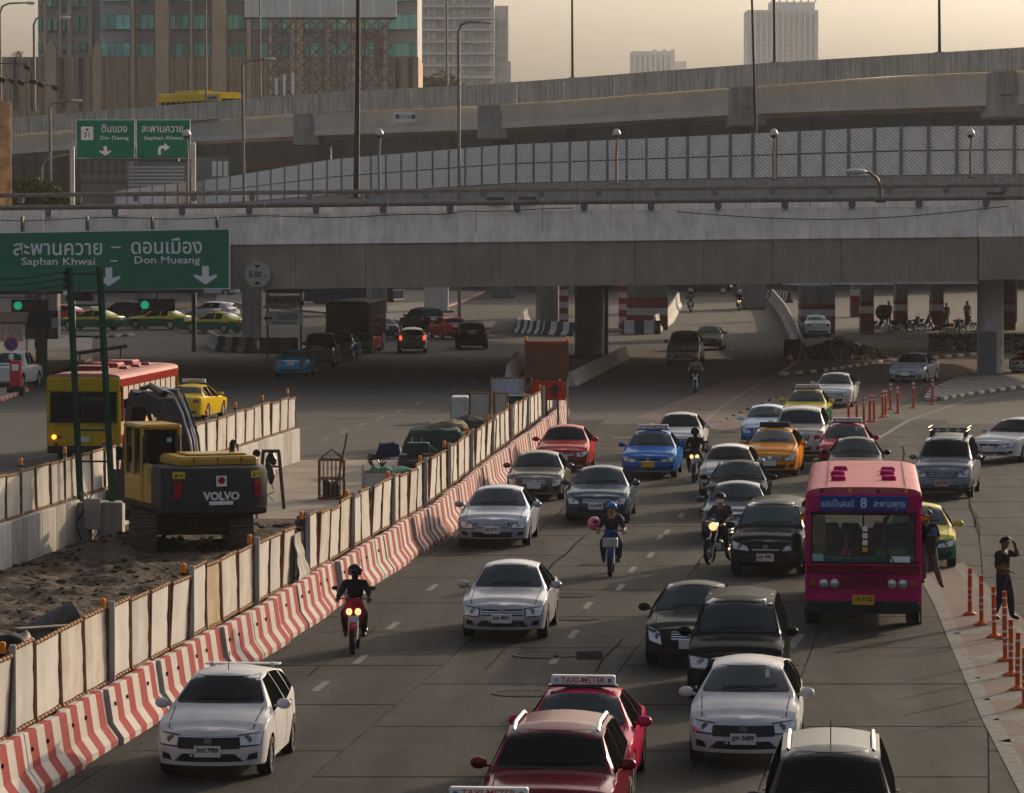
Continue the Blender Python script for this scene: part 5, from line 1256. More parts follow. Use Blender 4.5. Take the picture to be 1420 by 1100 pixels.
a, b = P(-10, 445, 203), P(36, 445, 203); t = thing('awning', 'ragged brown awning above the hanging cloths at the left edge', 'awning', ((a.x + b.x) / 2, 203, a.z)); mb = MB(); mb.box((0, .6, .12), (b.x - a.x, 1.4, .10), rot=Matrix.Rotation(.3, 3, 'X')); mb.build('canopy', mat('brown_canvas', (.10, .07, .05), .9, var=.4, scale=3), t)
for sx in (-.7, .7): box('pole', (sx, 1.0, -a.z / 2 + .1), (.06, .06, a.z + .2), M_DSTEEL, t)
p = G(125, 508); t = thing('guard_rail', 'short galvanised guard rail behind the green mast', 'guard rail', p)
mb = MB(); mb.tube([(-.6, -1, .72), (1.2, 8, .78)], .10, 8); mb.build('rail', mat('dull_rail', (.16, .165, .17), .9, var=.2), t)
for k in range(3): box('post', (-.5 + k * .75, -.4 + k * 3.6, .38), (.1, .1, .76), M_STEEL, t)
# orange print at the left edge and floodlights
a, b = P(-60, 140, 248), P(16, 290, 248); t = thing('advert_banner', 'tall banner edge printed in warm orange tones at the left edge', 'banner', ((a.x + b.x) / 2, 248, 0))
mb = MB(); mb.box((0, 0, (a.z + b.z - 1) / 2), (b.x - a.x, .4, a.z - b.z + 1), 0, .15); mb.build('print', mat('orange_print', (.42, .24, .12), .6, var=.6, scale=1.4, streak=.6, grime=(.10, .05, .03)), t); box('mast', (0, .5, a.z / 2), (.4, .4, a.z), M_DSTEEL, t)
o = P(-10, 108, 249); t = thing('floodlight_bar', 'row of dark floodlights on a sagging bar at the upper left', 'floodlights', o)
mb = MB(); mb.tube([(0, 0, 0)] + [P(px, py, 249) - o for px, py in ((40, 115), (80, 120))], .03, 5); mb.tube([P(0, 88, 249) - o, P(38, 89, 249) - o], .035, 5); mb.tube([(0, 0, .3), (0, 0, -o.z)], .06, 6); mb.build('bar', M_DSTEEL, t)
for px, py in ((3, 111), (16, 112), (29, 115), (46, 113), (57, 118), (76, 122), (38, 94)):
    c = P(px, py, 249) - o; mb = MB(); mb.box(c, (.38, .3, .26), rot=Matrix.Rotation(.5, 3, 'Y')); mb.build('floodlight', M_PLAST, t)
# ================================================================ BARRIERS AND HOARDING FENCES
def striped(name, a, b, period, dusty=.5):
    m = bpy.data.materials.new(name); m.use_nodes = True; nt = m.node_tree; N = nt.nodes; L = nt.links; bs = N['Principled BSDF']; bs.inputs['Roughness'].default_value = .9; bs.inputs['Specular IOR Level'].default_value = .1
    tc = N.new('ShaderNodeTexCoord'); sp = N.new('ShaderNodeSeparateXYZ'); L.new(tc.outputs['Object'], sp.inputs[0])
    nz = N.new('ShaderNodeTexNoise'); nz.inputs['Scale'].default_value = 9; nz.inputs['Detail'].default_value = 4; L.new(tc.outputs['Object'], nz.inputs['Vector'])
    w1 = N.new('ShaderNodeMath'); w1.operation = 'MULTIPLY_ADD'; w1.inputs[1].default_value = .03; L.new(nz.outputs['Fac'], w1.inputs[0]); L.new(sp.outputs['Y'], w1.inputs[2])
    dv = N.new('ShaderNodeMath'); dv.operation = 'DIVIDE'; dv.inputs[1].default_value = period; L.new(w1.outputs[0], dv.inputs[0])
    fr = N.new('ShaderNodeMath'); fr.operation = 'FRACT'; L.new(dv.outputs[0], fr.inputs[0])
    gt = N.new('ShaderNodeMath'); gt.operation = 'GREATER_THAN'; gt.inputs[1].default_value = .5; L.new(fr.outputs[0], gt.inputs[0])
    mx = N.new('ShaderNodeMix'); mx.data_type = 'RGBA'; mx.inputs[6].default_value = (*a, 1); mx.inputs[7].default_value = (*b, 1); L.new(gt.outputs[0], mx.inputs[0])
    n2 = N.new('ShaderNodeTexNoise'); n2.inputs['Scale'].default_value = 2.2; n2.inputs['Detail'].default_value = 8; n2.inputs['Roughness'].default_value = .7; L.new(tc.outputs['Object'], n2.inputs['Vector'])
    rp = N.new('ShaderNodeMapRange'); rp.inputs[1].default_value = .4; rp.inputs[2].default_value = .75; rp.inputs[3].default_value = .05; rp.inputs[4].default_value = dusty; L.new(n2.outputs['Fac'], rp.inputs[0])
    oi = N.new('ShaderNodeObjectInfo'); ra = N.new('ShaderNodeMath'); ra.operation = 'MULTIPLY_ADD'; ra.inputs[1].default_value = .3; L.new(oi.outputs['Random'], ra.inputs[0]); L.new(sp.outputs['Y'], ra.inputs[2]); L.new(ra.outputs[0], w1.inputs[2])
    dm = N.new('ShaderNodeMath'); dm.operation = 'MULTIPLY_ADD'; dm.inputs[1].default_value = .12; L.new(oi.outputs['Random'], dm.inputs[0]); dm.inputs[2].default_value = dusty * .8; L.new(dm.outputs[0], rp.inputs[4])
    m2 = N.new('ShaderNodeMix'); m2.data_type = 'RGBA'; L.new(rp.outputs[0], m2.inputs[0]); L.new(mx.outputs[2], m2.inputs[6]); m2.inputs[7].default_value = (.20, .165, .14, 1)
    L.new(m2.outputs[2], bs.inputs['Base Color']); return m
M_RW = striped('red_white_barrier', (.24, .006, .008), (.44, .41, .38), .98, .24); M_BW = striped('black_white_barrier', (.02, .02, .02), (.42, .41, .40), 1.3, .35)
M_DUST = mat('dusty_lower_paint', (.30, .26, .23), .9, var=.3, scale=3)
JP = [(0, 0), (0, .10), (-.17, .34), (-.245, .86), (-.26, .88), (-.38, .88), (-.395, .86), (-.47, .34), (-.64, .10), (-.64, 0)]
def jersey(a, b, m, name, parent=None, hs=1.0, flip=False, o=Vector((0, 0, 0)), slots=True):
    d = b - a; L = d.length - .03; th = math.atan2(d.y, d.x) - math.pi / 2 + random.uniform(-.008, .008)
    mb = MB()
    for i, s in enumerate((-L / 2, L / 2)):
        mb.v += [(x, s, z * hs) for x, z in JP]
    k = len(JP); mb.f = [(i, (i + 1) % k, k + (i + 1) % k, k + i) for i in range(k)] + [tuple(range(k)), tuple(range(k, 2 * k))]; mb.m = [0] * len(mb.f)
    ob = mb.build(name, m, parent, (a + b) / 2 - o, th)
    return ob
def bline(y, off=0.0): return Vector((bar(y) + off, y, 0))
ORD = [a + b for a in ('', 'twenty ', 'thirty ', 'forty ') for b in ('first second third fourth fifth sixth seventh eighth ninth tenth eleventh twelfth thirteenth fourteenth fifteenth sixteenth seventeenth eighteenth nineteenth twentieth'.split() if a == '' else 'first second third fourth fifth sixth seventh eighth ninth tenth'.split())]
ORD[29] = 'thirtieth'; ORD[39] = 'fortieth'
y = 57.2; k = 0
lens = [2.9, 2.9, 2.9, 2.9, 2.9, 1.45, 2.9, 2.9, 2.9, 2.9]
while y < 164:
    L = lens[k % len(lens)]; a, b = bline(y), bline(y + L); jit = random.uniform(-.05, .05)
    a.x += jit; b.x += jit + random.uniform(-.04, .04)
    ob = jersey(a, b, M_RW, 'jersey_barrier')
    tag(ob, '%s red and white barrier segment counting from the near end of the row' % ORD[k], 'barrier', 'red and white barriers along the hoarding')
    if y < 100:
        for j in range(int(L / .98)):
            sl_ = MB(); sl_.box((-.196, -L / 2 + .30 + j * .98, .62), (.035, .03, .06)); sl_.build('lifting_slot', M_BLACK, ob)
    y += L; k += 1
for a, b, wh in ((G(785, 597), G(791, 571), 'nearest the red saloon'), (G(791, 571), G(783, 553), 'just below the works sign'), (G(713, 533), G(726, 512), 'left of the works sign')):
    tag(jersey(a, b, M_RW, 'jersey_barrier'), 'red and white barrier turned at the end of the hoarding, ' + wh, 'barrier', 'red and white barriers turned at the far end')
def jline(pts, m, label, group, step=3.0, hs=1.0, frm='left'):
    segs = []
    for a, b in zip(pts, pts[1:]):
        n = max(1, round((b - a).length / step))
        segs += [(a + (b - a) * i / n, a + (b - a) * (i + 1) / n) for i in range(n)]
    for k, (a, b) in enumerate(segs): tag(jersey(a, b, m, 'jersey_barrier', hs=hs), ORD[k] + ' ' + label + (', counting from the ' + frm if len(segs) > 1 else ''), 'barrier', group)
jline([G(414, 489), G(360, 489), G(312, 487), G(298, 479)], M_BW, 'black and white barrier guarding the left pier', 'black and white barriers by the left pier', frm='right')
jline([G(812, 466), G(760, 464), G(724, 461), G(736, 444)], M_BW, 'black and white barrier by the diagonal striped pier', 'black and white barriers by the striped pier', frm='right')
jline([G(916, 463), G(862, 463)], M_BW, 'black and white barrier right of the round column', 'black and white barriers right of the round column', frm='right')
jline([G(1100, 420), G(1066, 416)], M_BW, 'black and white barrier at the ramp top', 'black and white barriers at the ramp top', frm='right')
jline([G(914, 462), G(934, 448), G(946, 425)], M_CONCL, 'plain sunlit barrier left of the ramp road', 'plain barriers left of the ramp', 4, 1.3, 'near end')
jline([G(1066, 418), G(1082, 440), G(1096, 470), G(1106, 503)], M_CONC, 'plain barrier along the right of the ramp', 'plain barriers right of the ramp', 5, 1.2, 'far end')
jline([G(800, 536), G(840, 515), G(874, 497)], M_CONC, 'low worn barrier beside the round column', 'low barriers beside the round column', 4, .75, 'near end')

M_CLOTH = mat('white_hoarding_sheet', (.44, .415, .385), .85, var=.12, scale=1.5, streak=.22, grime=(.30, .26, .21)); M_CLOTHT = mat('tan_hoarding_sheet', (.30, .22, .13), .85, var=.3, scale=2)
M_CLOTHS = [M_CLOTH, M_CLOTH, mat('greyed_hoarding_sheet', (.37, .355, .335), .88, var=.18, scale=1.2, streak=.35, grime=(.25, .21, .17)), mat('stained_hoarding_sheet', (.42, .385, .335), .88, var=.2, scale=2.2, streak=.45, grime=(.26, .20, .14))]
M_POST = mat('fence_post_grey', (.36, .33, .29), .8, var=.2, scale=3)
def sheet_panel(par, a, b, h, mt=None, lean=0.0, nm='fence_panel', sag=.012, text_=None):
    """Rusty tube frame with a sheet tied inside, from a to b (bottom corners) rising h."""
    d = (b - a); L = d.length; u = d.normalized(); n = Vector((u.y, -u.x, 0)); up = Vector((0, 0, 1)) + n * lean; mb = MB(); r = .026
    A, B = Vector((0, 0, 0)), d; C_, D_ = d + up * h, up * h
    for p, q in ((A, B), (D_, C_)): mb.tube([p, q], r, 6)
    for p, q in ((A, D_), (B, C_)): mb.tube([p, q], r * 1.15, 6)
    fr = mb.build(nm, M_RUST, par, a)
    mb = MB(); nu, nv = 8, 6; ph = random.uniform(0, 6)
    vs = []
    for j in range(nv + 1):
        for i in range(nu + 1):
            s, t_ = lerp(.022, .978, i / nu), lerp(.035, .965, j / nv)
            vs.append(d * s + up * h * t_ + n * (sag * math.sin(i * 1.1 + ph) * math.sin(math.pi * t_) + .006 * math.sin(j * 2.3 + i + ph)))
    mb.add(vs, [(j * (nu + 1) + i, j * (nu + 1) + i + 1, (j + 1) * (nu + 1) + i + 1, (j + 1) * (nu + 1) + i) for j in range(nv) for i in range(nu)])
    mb.add([v - n * .012 for v in vs], [(j * (nu + 1) + i, (j + 1) * (nu + 1) + i, (j + 1) * (nu + 1) + i + 1, j * (nu + 1) + i + 1) for j in range(nv) for i in range(nu)])
    mb.build('sheet', mt or random.choice(M_CLOTHS), fr, smooth=60, fix=False)
    tk = MB()                                # ties knotted round the top and bottom tubes
    for k in range(7):
        for zz in (0, 1):
            c = d * ((k + .5) / 7) + up * h * zz; tk.tube([c - u * .03, c + u * .03], r * 1.55, 5)
    stuff(tk.build('tie', mat('tie_rope', (.34, .20, .10), .9, var=.3, scale=8), fr))
    return fr
def lamp_on(par, p, nm='warning_lamp'):
    mb = MB(); mb.lathe([(.046, 0), (.046, .14), (.038, .165), (.01, .175)], 10); o_ = mb.build(nm, M_AMBER, par, p, smooth=50); MB().lathe([(.065, -.04), (.065, .0)], 10).build('lamp_base', M_PLAST, o_)
fe = thing('hoarding_fence', 'long hoarding of white sheets in rusty frames above the red and white barrier', 'fence', bline(60, -.62)); FO = bline(60, -.62)
y = 56.6; k = 0
def fh(y): return interp1([(55, 1.22), (110, 1.12), (150, 1.0), (165, .9)], y)
def fz(y): return interp1([(55, .80), (110, .80), (165, .85)], y)
while y < 163:
    L = random.choice([1.62, 1.75, 1.82]) * (1 if y < 120 else 1.15)
    a, b = bline(y + .05, -.62), bline(y + L - .05, -.62); a.z = fz(y); b.z = fz(y) + random.uniform(-.03, .03)
    if not (88.8 < y < 90.8):
        sheet_panel(fe, a - FO, b - FO, fh(y) + random.uniform(-.05, .05), M_CLOTHT if 78.5 < y < 80.4 else None, random.uniform(-.03, .06))
    if k % 4 == 0:
        c = bline(y, -.55) - FO; hp = fz(y) + fh(y) + .14
        mb = MB(); mb.box((0, 0, hp / 2), (.10, .10, hp), 0, .015); po = mb.build('fence_post', M_POST, fe, c)
        lamp_on(po, (-.14, -.05, hp - .12)); mb = MB(); mb.box((-.10, -.03, hp - .16), (.16, .04, .03)); mb.build('lamp_arm', M_RUST, po)
    if k % 2 == 0:
        mb = MB(); mb.tube([(0, 0, 0), (-.75, .2, 0)], .02, 5); mb.tube([(0, 0, .9), (-.75, .2, 0)], .02, 5); mb.build('stay', M_RUST, fe, bline(y, -.68) - FO)
    y += L; k += 1
# crumpled sheet where one panel has come loose
mb = MB(); vs = []; a = bline(88.9, -.55); n = 12
for j in range(n + 1):
    for i in range(n + 1):
        s, t_ = i / n, j / n; w_ = .9 + .8 * (1 - t_)
        vs.append(a + LATV * (.045 * math.sin(i * 1.7 + t_ * 2) * (1 - t_ * .5) + .02 * math.sin(j * 1.7) + .16 * (1 - t_)) + DIRV * (.1 + s * w_) + Vector((0, 0, .55 + 1.25 * t_ - .25 * (1 - t_) * math.sin(s * 3.1))))
mb.add(vs, [(j * (n + 1) + i, j * (n + 1) + i + 1, (j + 1) * (n + 1) + i + 1, (j + 1) * (n + 1) + i) for j in range(n) for i in range(n)])
o_ = mb.build('loose_sheet', M_CLOTH, None, smooth=60); tag(o_, 'loose crumpled white sheet drooping over the barrier in the gap of the hoarding', 'sheet')
# left line: cast wall blocks with hoarding on top
la, lb = G(-60, 812), G(410, 640); lf = thing('site_wall', 'concrete block wall with rusty framed white hoarding along the left of the site', 'wall', la)
d = lb - la; n = round(d.length / 1.62); u = d / n; th = math.atan2(d.y, d.x) - math.pi / 2
for i in range(n):
    c = u * (i + .5)
    MB().box((0, 0, .55), (.30, u.length - .02, 1.1), 0, .02).build('wall_block', M_CONCL if i % 3 else M_CONC, lf, c, th)
    a = u * i + u * .03; b = u * (i + 1) - u * .03; a.z = b.z = 1.14
    if i in (12, 13, 14, 15): continue
    sheet_panel(lf, a, b, 1.03 + random.uniform(-.04, .04), None, random.uniform(-.04, .04))
    if i % 3 == 1:
        mb = MB(); mb.box((0, 0, 1.15), (.08, .08, 2.4)); po = mb.build('fence_post', M_POST, lf, u * i); lamp_on(po, (.0, 0, 2.33))
# standing loose panels, construction sign at the far end
def loose(px0, px1, yb, yt, label, m=None, d_=None, lean=.06):
    a, b = G(px0, yb), G(px1, yb); b.y = a.y; dd = d_ or a.y; a, b = P(px0, yb, dd), P(px1, yb, dd); c = P(px0, yt, dd)
    t = thing('loose_hoarding', label, 'hoarding', (a.x, dd, 0), 0, 'loose hoarding panels')
    for q in (a, b): MB().box((q.x - a.x, .03, a.z / 2 + .4), (.06, .06, a.z + .8)).build('leg', M_POST, t)
    sheet_panel(t, Vector((0, 0, a.z)), Vector((b.x - a.x, 0, a.z)), c.z - a.z, m, lean, 'frame'); return t
loose(651, 679, 585, 545, 'white framed panel standing behind the umbrella', d_=148); loose(685, 704, 588, 545, 'narrower white panel right of the panel behind the umbrella', d_=148)
t = loose(680, 728, 558, 524, 'wide white panel with a faded blue print left of the works sign', d_=156); MB().box((.62, -.06, 1.95 - .0), (.85, .01, .62)).build('faded_print', mat('faded_print', (.36, .35, .44), .8, var=.15), t)
t = loose(503, 546, 684, 655, 'white panel tipped over beside the stacked timber', d_=124, lean=-.35)
dd = 160.0; a = P(758, 552, dd); t = thing('works_sign', 'tall brown backed works sign with amber lamps above a red arrow board', 'road sign', (a.x, dd, 0))
q0, q1 = P(729, 524, dd), P(789, 476, dd); box('upper_board', (0, 0, (q0.z + q1.z) / 2), (q1.x - q0.x, .07, q1.z - q0.z), mat('brown_board', (.13, .055, .03), .8, var=.15, scale=2), t)
box('red_edge', (0, -.01, q1.z + .04), (q1.x - q0.x + .04, .09, .07), M_RED, t)
q2, q3 = P(733, 556, dd), P(782, 527, dd); box('arrow_board', (.05, -.02, (q2.z + q3.z) / 2), (q3.x - q2.x, .06, q3.z - q2.z - .05), mat('orange_red_board', (.36, .03, .01), .6, var=.1), t)
zc = (q2.z + q3.z) / 2; mb = MB(); mb.prism([Vector((x * .3, 0, z * .3)) for x, z in ((-.25, -.8), (.25, -.8), (.25, 0), (.8, 0), (0, .9), (-.8, 0), (-.25, 0))], (.3, -.06, zc), (.3, -.045, zc)); mb.build('arrow', M_PTXT, t)
for sx in (-.55, .0, .42, .78): MB().box((sx, .07, q1.z / 2 - .1), (.07, .07, q1.z - .2)).build('leg', M_DSTEEL if abs(sx) < .5 else M_POST, t)
for sx in (-.76, .76): lamp_on(t, (sx, 0, q1.z + .08)); 
t = thing('green_bin', 'small green box at the foot of the works sign', 'box', (P(716, 0, 152).x, 152, 0)); box('body', (0, 0, .9), (.6, .4, 1.8), M_GREENP, t, bev=.02); box('lid', (0, 0, 1.83), (.64, .44, .06), M_GREENP, t, bev=.02)

# ================================================================ SITE GROUND
mb = MB(); nx, ny = 110, 300; rnd = random.Random(11)
from mathutils import noise as mnoise
def site_h(x, y, e):
    v = mnoise.fractal(Vector((x * .55, y * .35, 0)), 1.0, 2.0, 5) * .22 + mnoise.noise(Vector((x * .16, y * .12, 4))) * .2 + abs(mnoise.noise(Vector((x * 2.1, y * 1.3, 9)))) * .12 + abs(mnoise.noise(Vector((x * 1.1, y * .8, 2)))) ** 1.3 * .12 - .03
    return max(0, v + .10) * e
def lx(y): return la.x + (lb.x - la.x) * (y - la.y) / (lb.y - la.y)
for j in range(ny + 1):
    y = lerp(56, 118, j / ny)
    for i in range(nx + 1):
        f = i / nx; x = lerp(lx(y) + .2, bar(y) - .75, f); e = min(1, f * 8, (1 - f) * 6, (118 - y) / 10)
        mb.v.append((x, y, site_h(x, y, max(0, e)) + .012))
mb.f = [(j * (nx + 1) + i, j * (nx + 1) + i + 1, (j + 1) * (nx + 1) + i + 1, (j + 1) * (nx + 1) + i) for j in range(ny) for i in range(nx)]; mb.m = [0] * len(mb.f)
struct(mb.build('site_dirt', M_DIRT, None, smooth=60))
sheet('dusty_ground', [(lx(116) + .1, 116), (bar(116) - .7, 116), (bar(163) - .7, 163), (bar(163) - 2.0, 163), (-3.5, 145), (-7.3, 145)], mat('dusty_concrete', (.20, .165, .13), .92, var=.3, scale=.5, bump=.3), .003)
mb = MB()
for k in range(4200):
    y = rnd.uniform(60, 116); x = lerp(lx(y) + .5, bar(y) - 1, rnd.random()); s = .018 + .09 * rnd.random() ** 4; mb.sphere((x, y, site_h(x, y, 1) + s * .4), s, 5, 4, (rnd.uniform(.7, 1.3), rnd.uniform(.7, 1.3), rnd.uniform(.4, .8)))
stuff(mb.build('loose_clods', M_DIRT))
# rubble by the right verge
mb = MB()
for k in range(520):
    a = rnd.uniform(0, 6.28); r = rnd.random() ** .6; c = G(1165, 497); x = c.x + r * 3.0 * math.cos(a); y = c.y + r * 7 * math.sin(a); h = (1 - r) * .95; s = rnd.uniform(.08, .24)
    mb.box((x, y, h + .1), (s * 1.5, s, s * .8), rot=Matrix.Rotation(rnd.uniform(0, 3), 3, Vector((rnd.gauss(0, 1), rnd.gauss(0, 1), rnd.gauss(0, 1))).normalized()))
o_ = stuff(mb.build('rubble', mat('rubble_grey', (.20, .18, .16), .9, var=.3, scale=2)))
mb = MB(); c = G(1165, 497); n = 24
mb.v = [(c.x, c.y, 1.0)] + [(c.x + 3.3 * math.cos(i / n * 6.283), c.y + 7.4 * math.sin(i / n * 6.283), .05) for i in range(n)]; mb.f = [(0, 1 + i, 1 + (i + 1) % n) for i in range(n)]; mb.m = [0] * n; struct(mb.build('rubble_mound', M_DIRT))
p = G(1098, 497); t = thing('safety_netting', 'green safety netting strung beside the rubble heap', 'netting', p); mb = MB(); mb.box((0, 0, .55), (.9, .05, 1.0)); mb.box((.4, 1.2, .5), (.05, 2.4, .9)); mb.build('net', mat('green_net', (.02, .09, .05), .9, var=.4, scale=8), t)
for sx in (-.42, .42): box('stake', (sx, 0, .6), (.05, .05, 1.2), M_RUST, t)
p = G(1095, 507); t = thing('traffic_cone', 'red traffic cone with a pale band at the tip of the verge', 'cone', p); MB().lathe([(.20, .03), (.05, .85), (.04, .87)], 16).build('cone', mat('cone_red', (.55, .04, .02), .6, var=.1), t, smooth=40); MB().lathe([(.152, .32), (.115, .52)], 16, caps=False).build('band', M_WHITE, t); box('base', (0, 0, .02), (.42, .42, .04), MATS['cone_red'], t, bev=.01)

# ================================================================ ORANGE POSTS
M_ORG = mat('orange_post_plastic', (.48, .07, .012), .5, var=.15, scale=5); M_REFL = mat('reflective_band', (.55, .53, .50), .4, .2, var=.1)
def bollard(px, py, h, near, label, group):
    p = G(px, py); t = thing('delineator_post', label, 'bollard', p, random.uniform(0, 6), group)
    lean = random.uniform(-.03, .03); mb = MB(); mb.tube([(0, 0, 0), (lean, 0, h)], .045 if near else .05, 12); mb.build('post', M_ORG, t, smooth=50)
    MB().lathe([(.15, 0), (.15, .03), (.06, .08)], 14).build('base', M_ORG, t)
    for zz in ((.30, .42, .54, .84) if near else (.75, .9)): MB().lathe([(.051 if near else .056, zz * h), (.051 if near else .056, zz * h + (.035 if near else .06))], 12, (lean * zz, 0, 0)).build('band', M_REFL, t)
for i_, (px, py) in enumerate(((1177, 592), (1188, 592), (1198, 589), (1206, 585), (1212, 585), (1224, 579), (1228, 578), (1235, 568), (1245, 573), (1267, 566), (1293, 561))):
    bollard(px, py, 1.12, False, ORD[i_] + ' orange post from the left in the row on the red lane edge', 'orange posts by the red lane')
for i_, (px, py, hh) in enumerate(((1345, 853, .99), (1361, 867, 1.02), (1379, 884, 1.02), (1393, 886, .95), (1394, 917, 1.02), (1402, 937, 1.03), (1411, 957, 1.03), (1421, 981, 1.03))):
    bollard(px, py, hh, True, ORD[i_] + ' silver banded orange post from the far end beside the walking man', 'orange posts near the walking man')

# ================================================================ GREEN LADDER MAST
p = G(132, 752); t = thing('ladder_mast', 'tall dark green ladder mast of two posts standing in the site', 'mast', p)
zt = P(0, 372, p.y).z
def mx_(px, py): return P(px, py, p.y).x - p.x
for a, b in (((96, 372), (112, 690)), ((138, 370), (156, 690))):
    za = P(0, a[1], p.y).z; zb = .9; xa, xb = mx_(*a), mx_(*b); mb = MB(); mb.tube([(xb, 0, zb), (xa, 0, za)], .085, 4); mb.build('mast_post', M_GREENP, t)
for k in range(7):
    y0 = lerp(380, 640, k / 6); z = P(0, y0, p.y).z; f = (y0 - 372) / 318; box('rung', (mx_(lerp(117, 134, f), y0), 0, z), (.74, .04, .05), M_GREENP, t)
for dx, w_ in ((-.35, .55), (.42, .62)): box('footing_block', (dx, 0, .52), (w_, .8, 1.04), M_CONC, t, bev=.02)
box('control_box', (-.02, -.45, .75), (.42, .22, .78), mat('grey_box', (.30, .29, .28), .6, var=.1), t, bev=.02); box('box_leg', (-.1, -.42, .18), (.06, .06, .36), M_RUST, t)
mb = MB()
for k in range(4): mb.tube([(mx_(96, 376 + k * 9), -.1, P(0, 376 + k * 9, p.y).z), (-1.6, -.1, P(0, 385 + k * 9, p.y).z), (-3.2, -.1, P(0, 390 + k * 8, p.y).z)], .012, 4)
for k in range(3): mb.tube([(-.35 + .1 * k, -.3, 1.3), (-.2 + .1 * k, -.5, .9 + .2 * k), (-.45, -.4, .5), (-.3, -.45, .06)], .02, 5)
stuff(mb.build('cables', M_PLAST, t)); mb = MB(); mb.tube([(mx_(104, 520), -.1, 4.2), (-.45, -.15, 2.4), (-.42, -.2, 1.1)], .025, 5); mb.build('feed_cable', M_PLAST, t)
for k in range(4): MB().lathe([(.05, 0), (.05, .1)], 8, (mx_(91, 390 + k * 12), -.1, P(0, 382 + k * 9, p.y).z)).build('insulator', M_WHITE if k == 3 else M_PLAST, t)

# ================================================================ SITE CLUTTER
M_TARP = mat('dark_green_tarp', (.02, .04, .033), .8, var=.4, scale=2, bump=.4, bscale=6); M_TARPG = mat('green_tarp', (.012, .13, .085), .75, var=.3, scale=2, bump=.4, bscale=6); M_TARPT = mat('tan_tarp', (.16, .12, .075), .85, var=.4, scale=2)
def draped(par, cx, cy, w_, l_, h, m, name='tarpaulin', sag=.12, seed=1, skirt=.5):
    mb = MB(); n = 16; vs = []
    for j in range(n + 1):
        for i in range(n + 1):
            s, q = i / n * 2 - 1, j / n * 2 - 1; e = max(abs(s), abs(q)); z = h + sag * mnoise.noise(Vector((s * 2.2 + seed, q * 2.2, seed)))
            if e > .72: z -= (e - .72) / .28 * skirt * (1 + .4 * mnoise.noise(Vector((s * 4, q * 4, seed))))
            k = 1 - .18 * max(0, (e - .72)) / .28
            vs.append((cx + s * w_ / 2 * (1 if e < .72 else .98), cy + q * l_ / 2, z))
    mb.add(vs, [(j * (n + 1) + i, j * (n + 1) + i + 1, (j + 1) * (n + 1) + i + 1, (j + 1) * (n + 1) + i) for j in range(n) for i in range(n)]); return mb.build(name, m, par, smooth=60)
p = G(650, 642); t = thing('market_umbrella', 'wide dark umbrella spread over the site behind the hoarding', 'umbrella', p)
mb = MB(); n = 16; R1 = 1.12
mb.v = [(0, 0, 1.62)] + [(R1 * .55 * math.cos(i / n * 6.283), R1 * .55 * math.sin(i / n * 6.283), 1.45 - (.03 if i % 2 else 0)) for i in range(n)] + [(R1 * math.cos(i / n * 6.283), R1 * math.sin(i / n * 6.283), 1.13 - (.05 if i % 2 else 0)) for i in range(n)]
mb.f = [(0, 1 + i, 1 + (i + 1) % n) for i in range(n)] + [(1 + i, 1 + n + i, 1 + n + (i + 1) % n, 1 + (i + 1) % n) for i in range(n)]; mb.m = [0] * len(mb.f); mb.build('canopy', mat('grey_umbrella', (.028, .028, .022), .85, var=.3, scale=3), t)
MB().tube([(0, 0, 0), (0, 0, 1.66)], .025, 6).build('pole', M_DSTEEL, t); mb = MB()
for i in range(8): mb.tube([(0, 0, 1.3), (R1 * .9 * math.cos(i / 8 * 6.283), R1 * .9 * math.sin(i / 8 * 6.283), 1.16)], .01, 4)
mb.build('rib', M_DSTEEL, t)
p = G(603, 655); t = thing('covered_generator', 'machine under dark and tan tarpaulins behind the hoarding', 'generator', p); box('cabinet', (0, .8, .6), (1.5, 2.4, 1.2), M_DSTEEL, t, bev=.03); draped(t, 0, .8, 2.2, 3.0, 1.38, M_TARP, seed=2, skirt=.8); draped(t, .35, 1.6, 1.4, 1.4, 1.54, M_TARPT, seed=5, skirt=.2)
for sx in (-.75, -.45): MB().tube([(sx, -.5, 0), (sx + .04, -.5, 1.15)], .03, 5).build('frame_leg', M_STEEL, t)
p = G(575, 668); t = thing('air_compressor', 'dark compressor with a round tank in the clutter behind the hoarding', 'machine', p); mb = MB(); mb.lathe([(.05, -.55), (.3, -.48), (.3, .48), (.05, .55)], 16, (0, .3, .55), 'X'); mb.build('tank', M_DSTEEL, t, smooth=40)
box('engine_box', (.1, .3, 1.0), (.7, .5, .4), mat('dull_teal', (.02, .05, .045), .7, var=.2), t, bev=.04)
for sx in (-.4, .4): box('skid', (sx, .3, .13), (.08, .9, .26), M_RUST, t)
mb = MB(); mb.tube([(.45, .3, 1.1), (.7, .1, .9), (.8, -.2, .4), (.5, -.5, .06), (-.2, -.6, .05)], .03, 6); mb.build('hose', M_PLAST, t)
p = G(612, 676); t = thing('plank_pile', 'untidy pile of planks and steel props beside the compressor', 'plank pile', p); rnd = random.Random(8)
for k in range(16): MB().box((rnd.uniform(-.4, .4), rnd.uniform(-.2, .8), .06 + .06 * k), (1.4 + rnd.uniform(-.4, .5), .14, .05), rnd.uniform(-.7, .7)).build('plank', mat('weathered_wood', (.12, .085, .06), .9, var=.4, scale=6) if k % 3 else M_RUST, t)
p = G(540, 632); o_ = draped(None, 0, 0, .95, .9, .42, mat('blue_tarp', (.008, .012, .05), .7, var=.3, scale=3), 'blue_tarpaulin', seed=7, skirt=.5); o_.location = p; tag(o_, 'blue tarpaulin bundled on the ground left of the covered machine', 'tarpaulin')
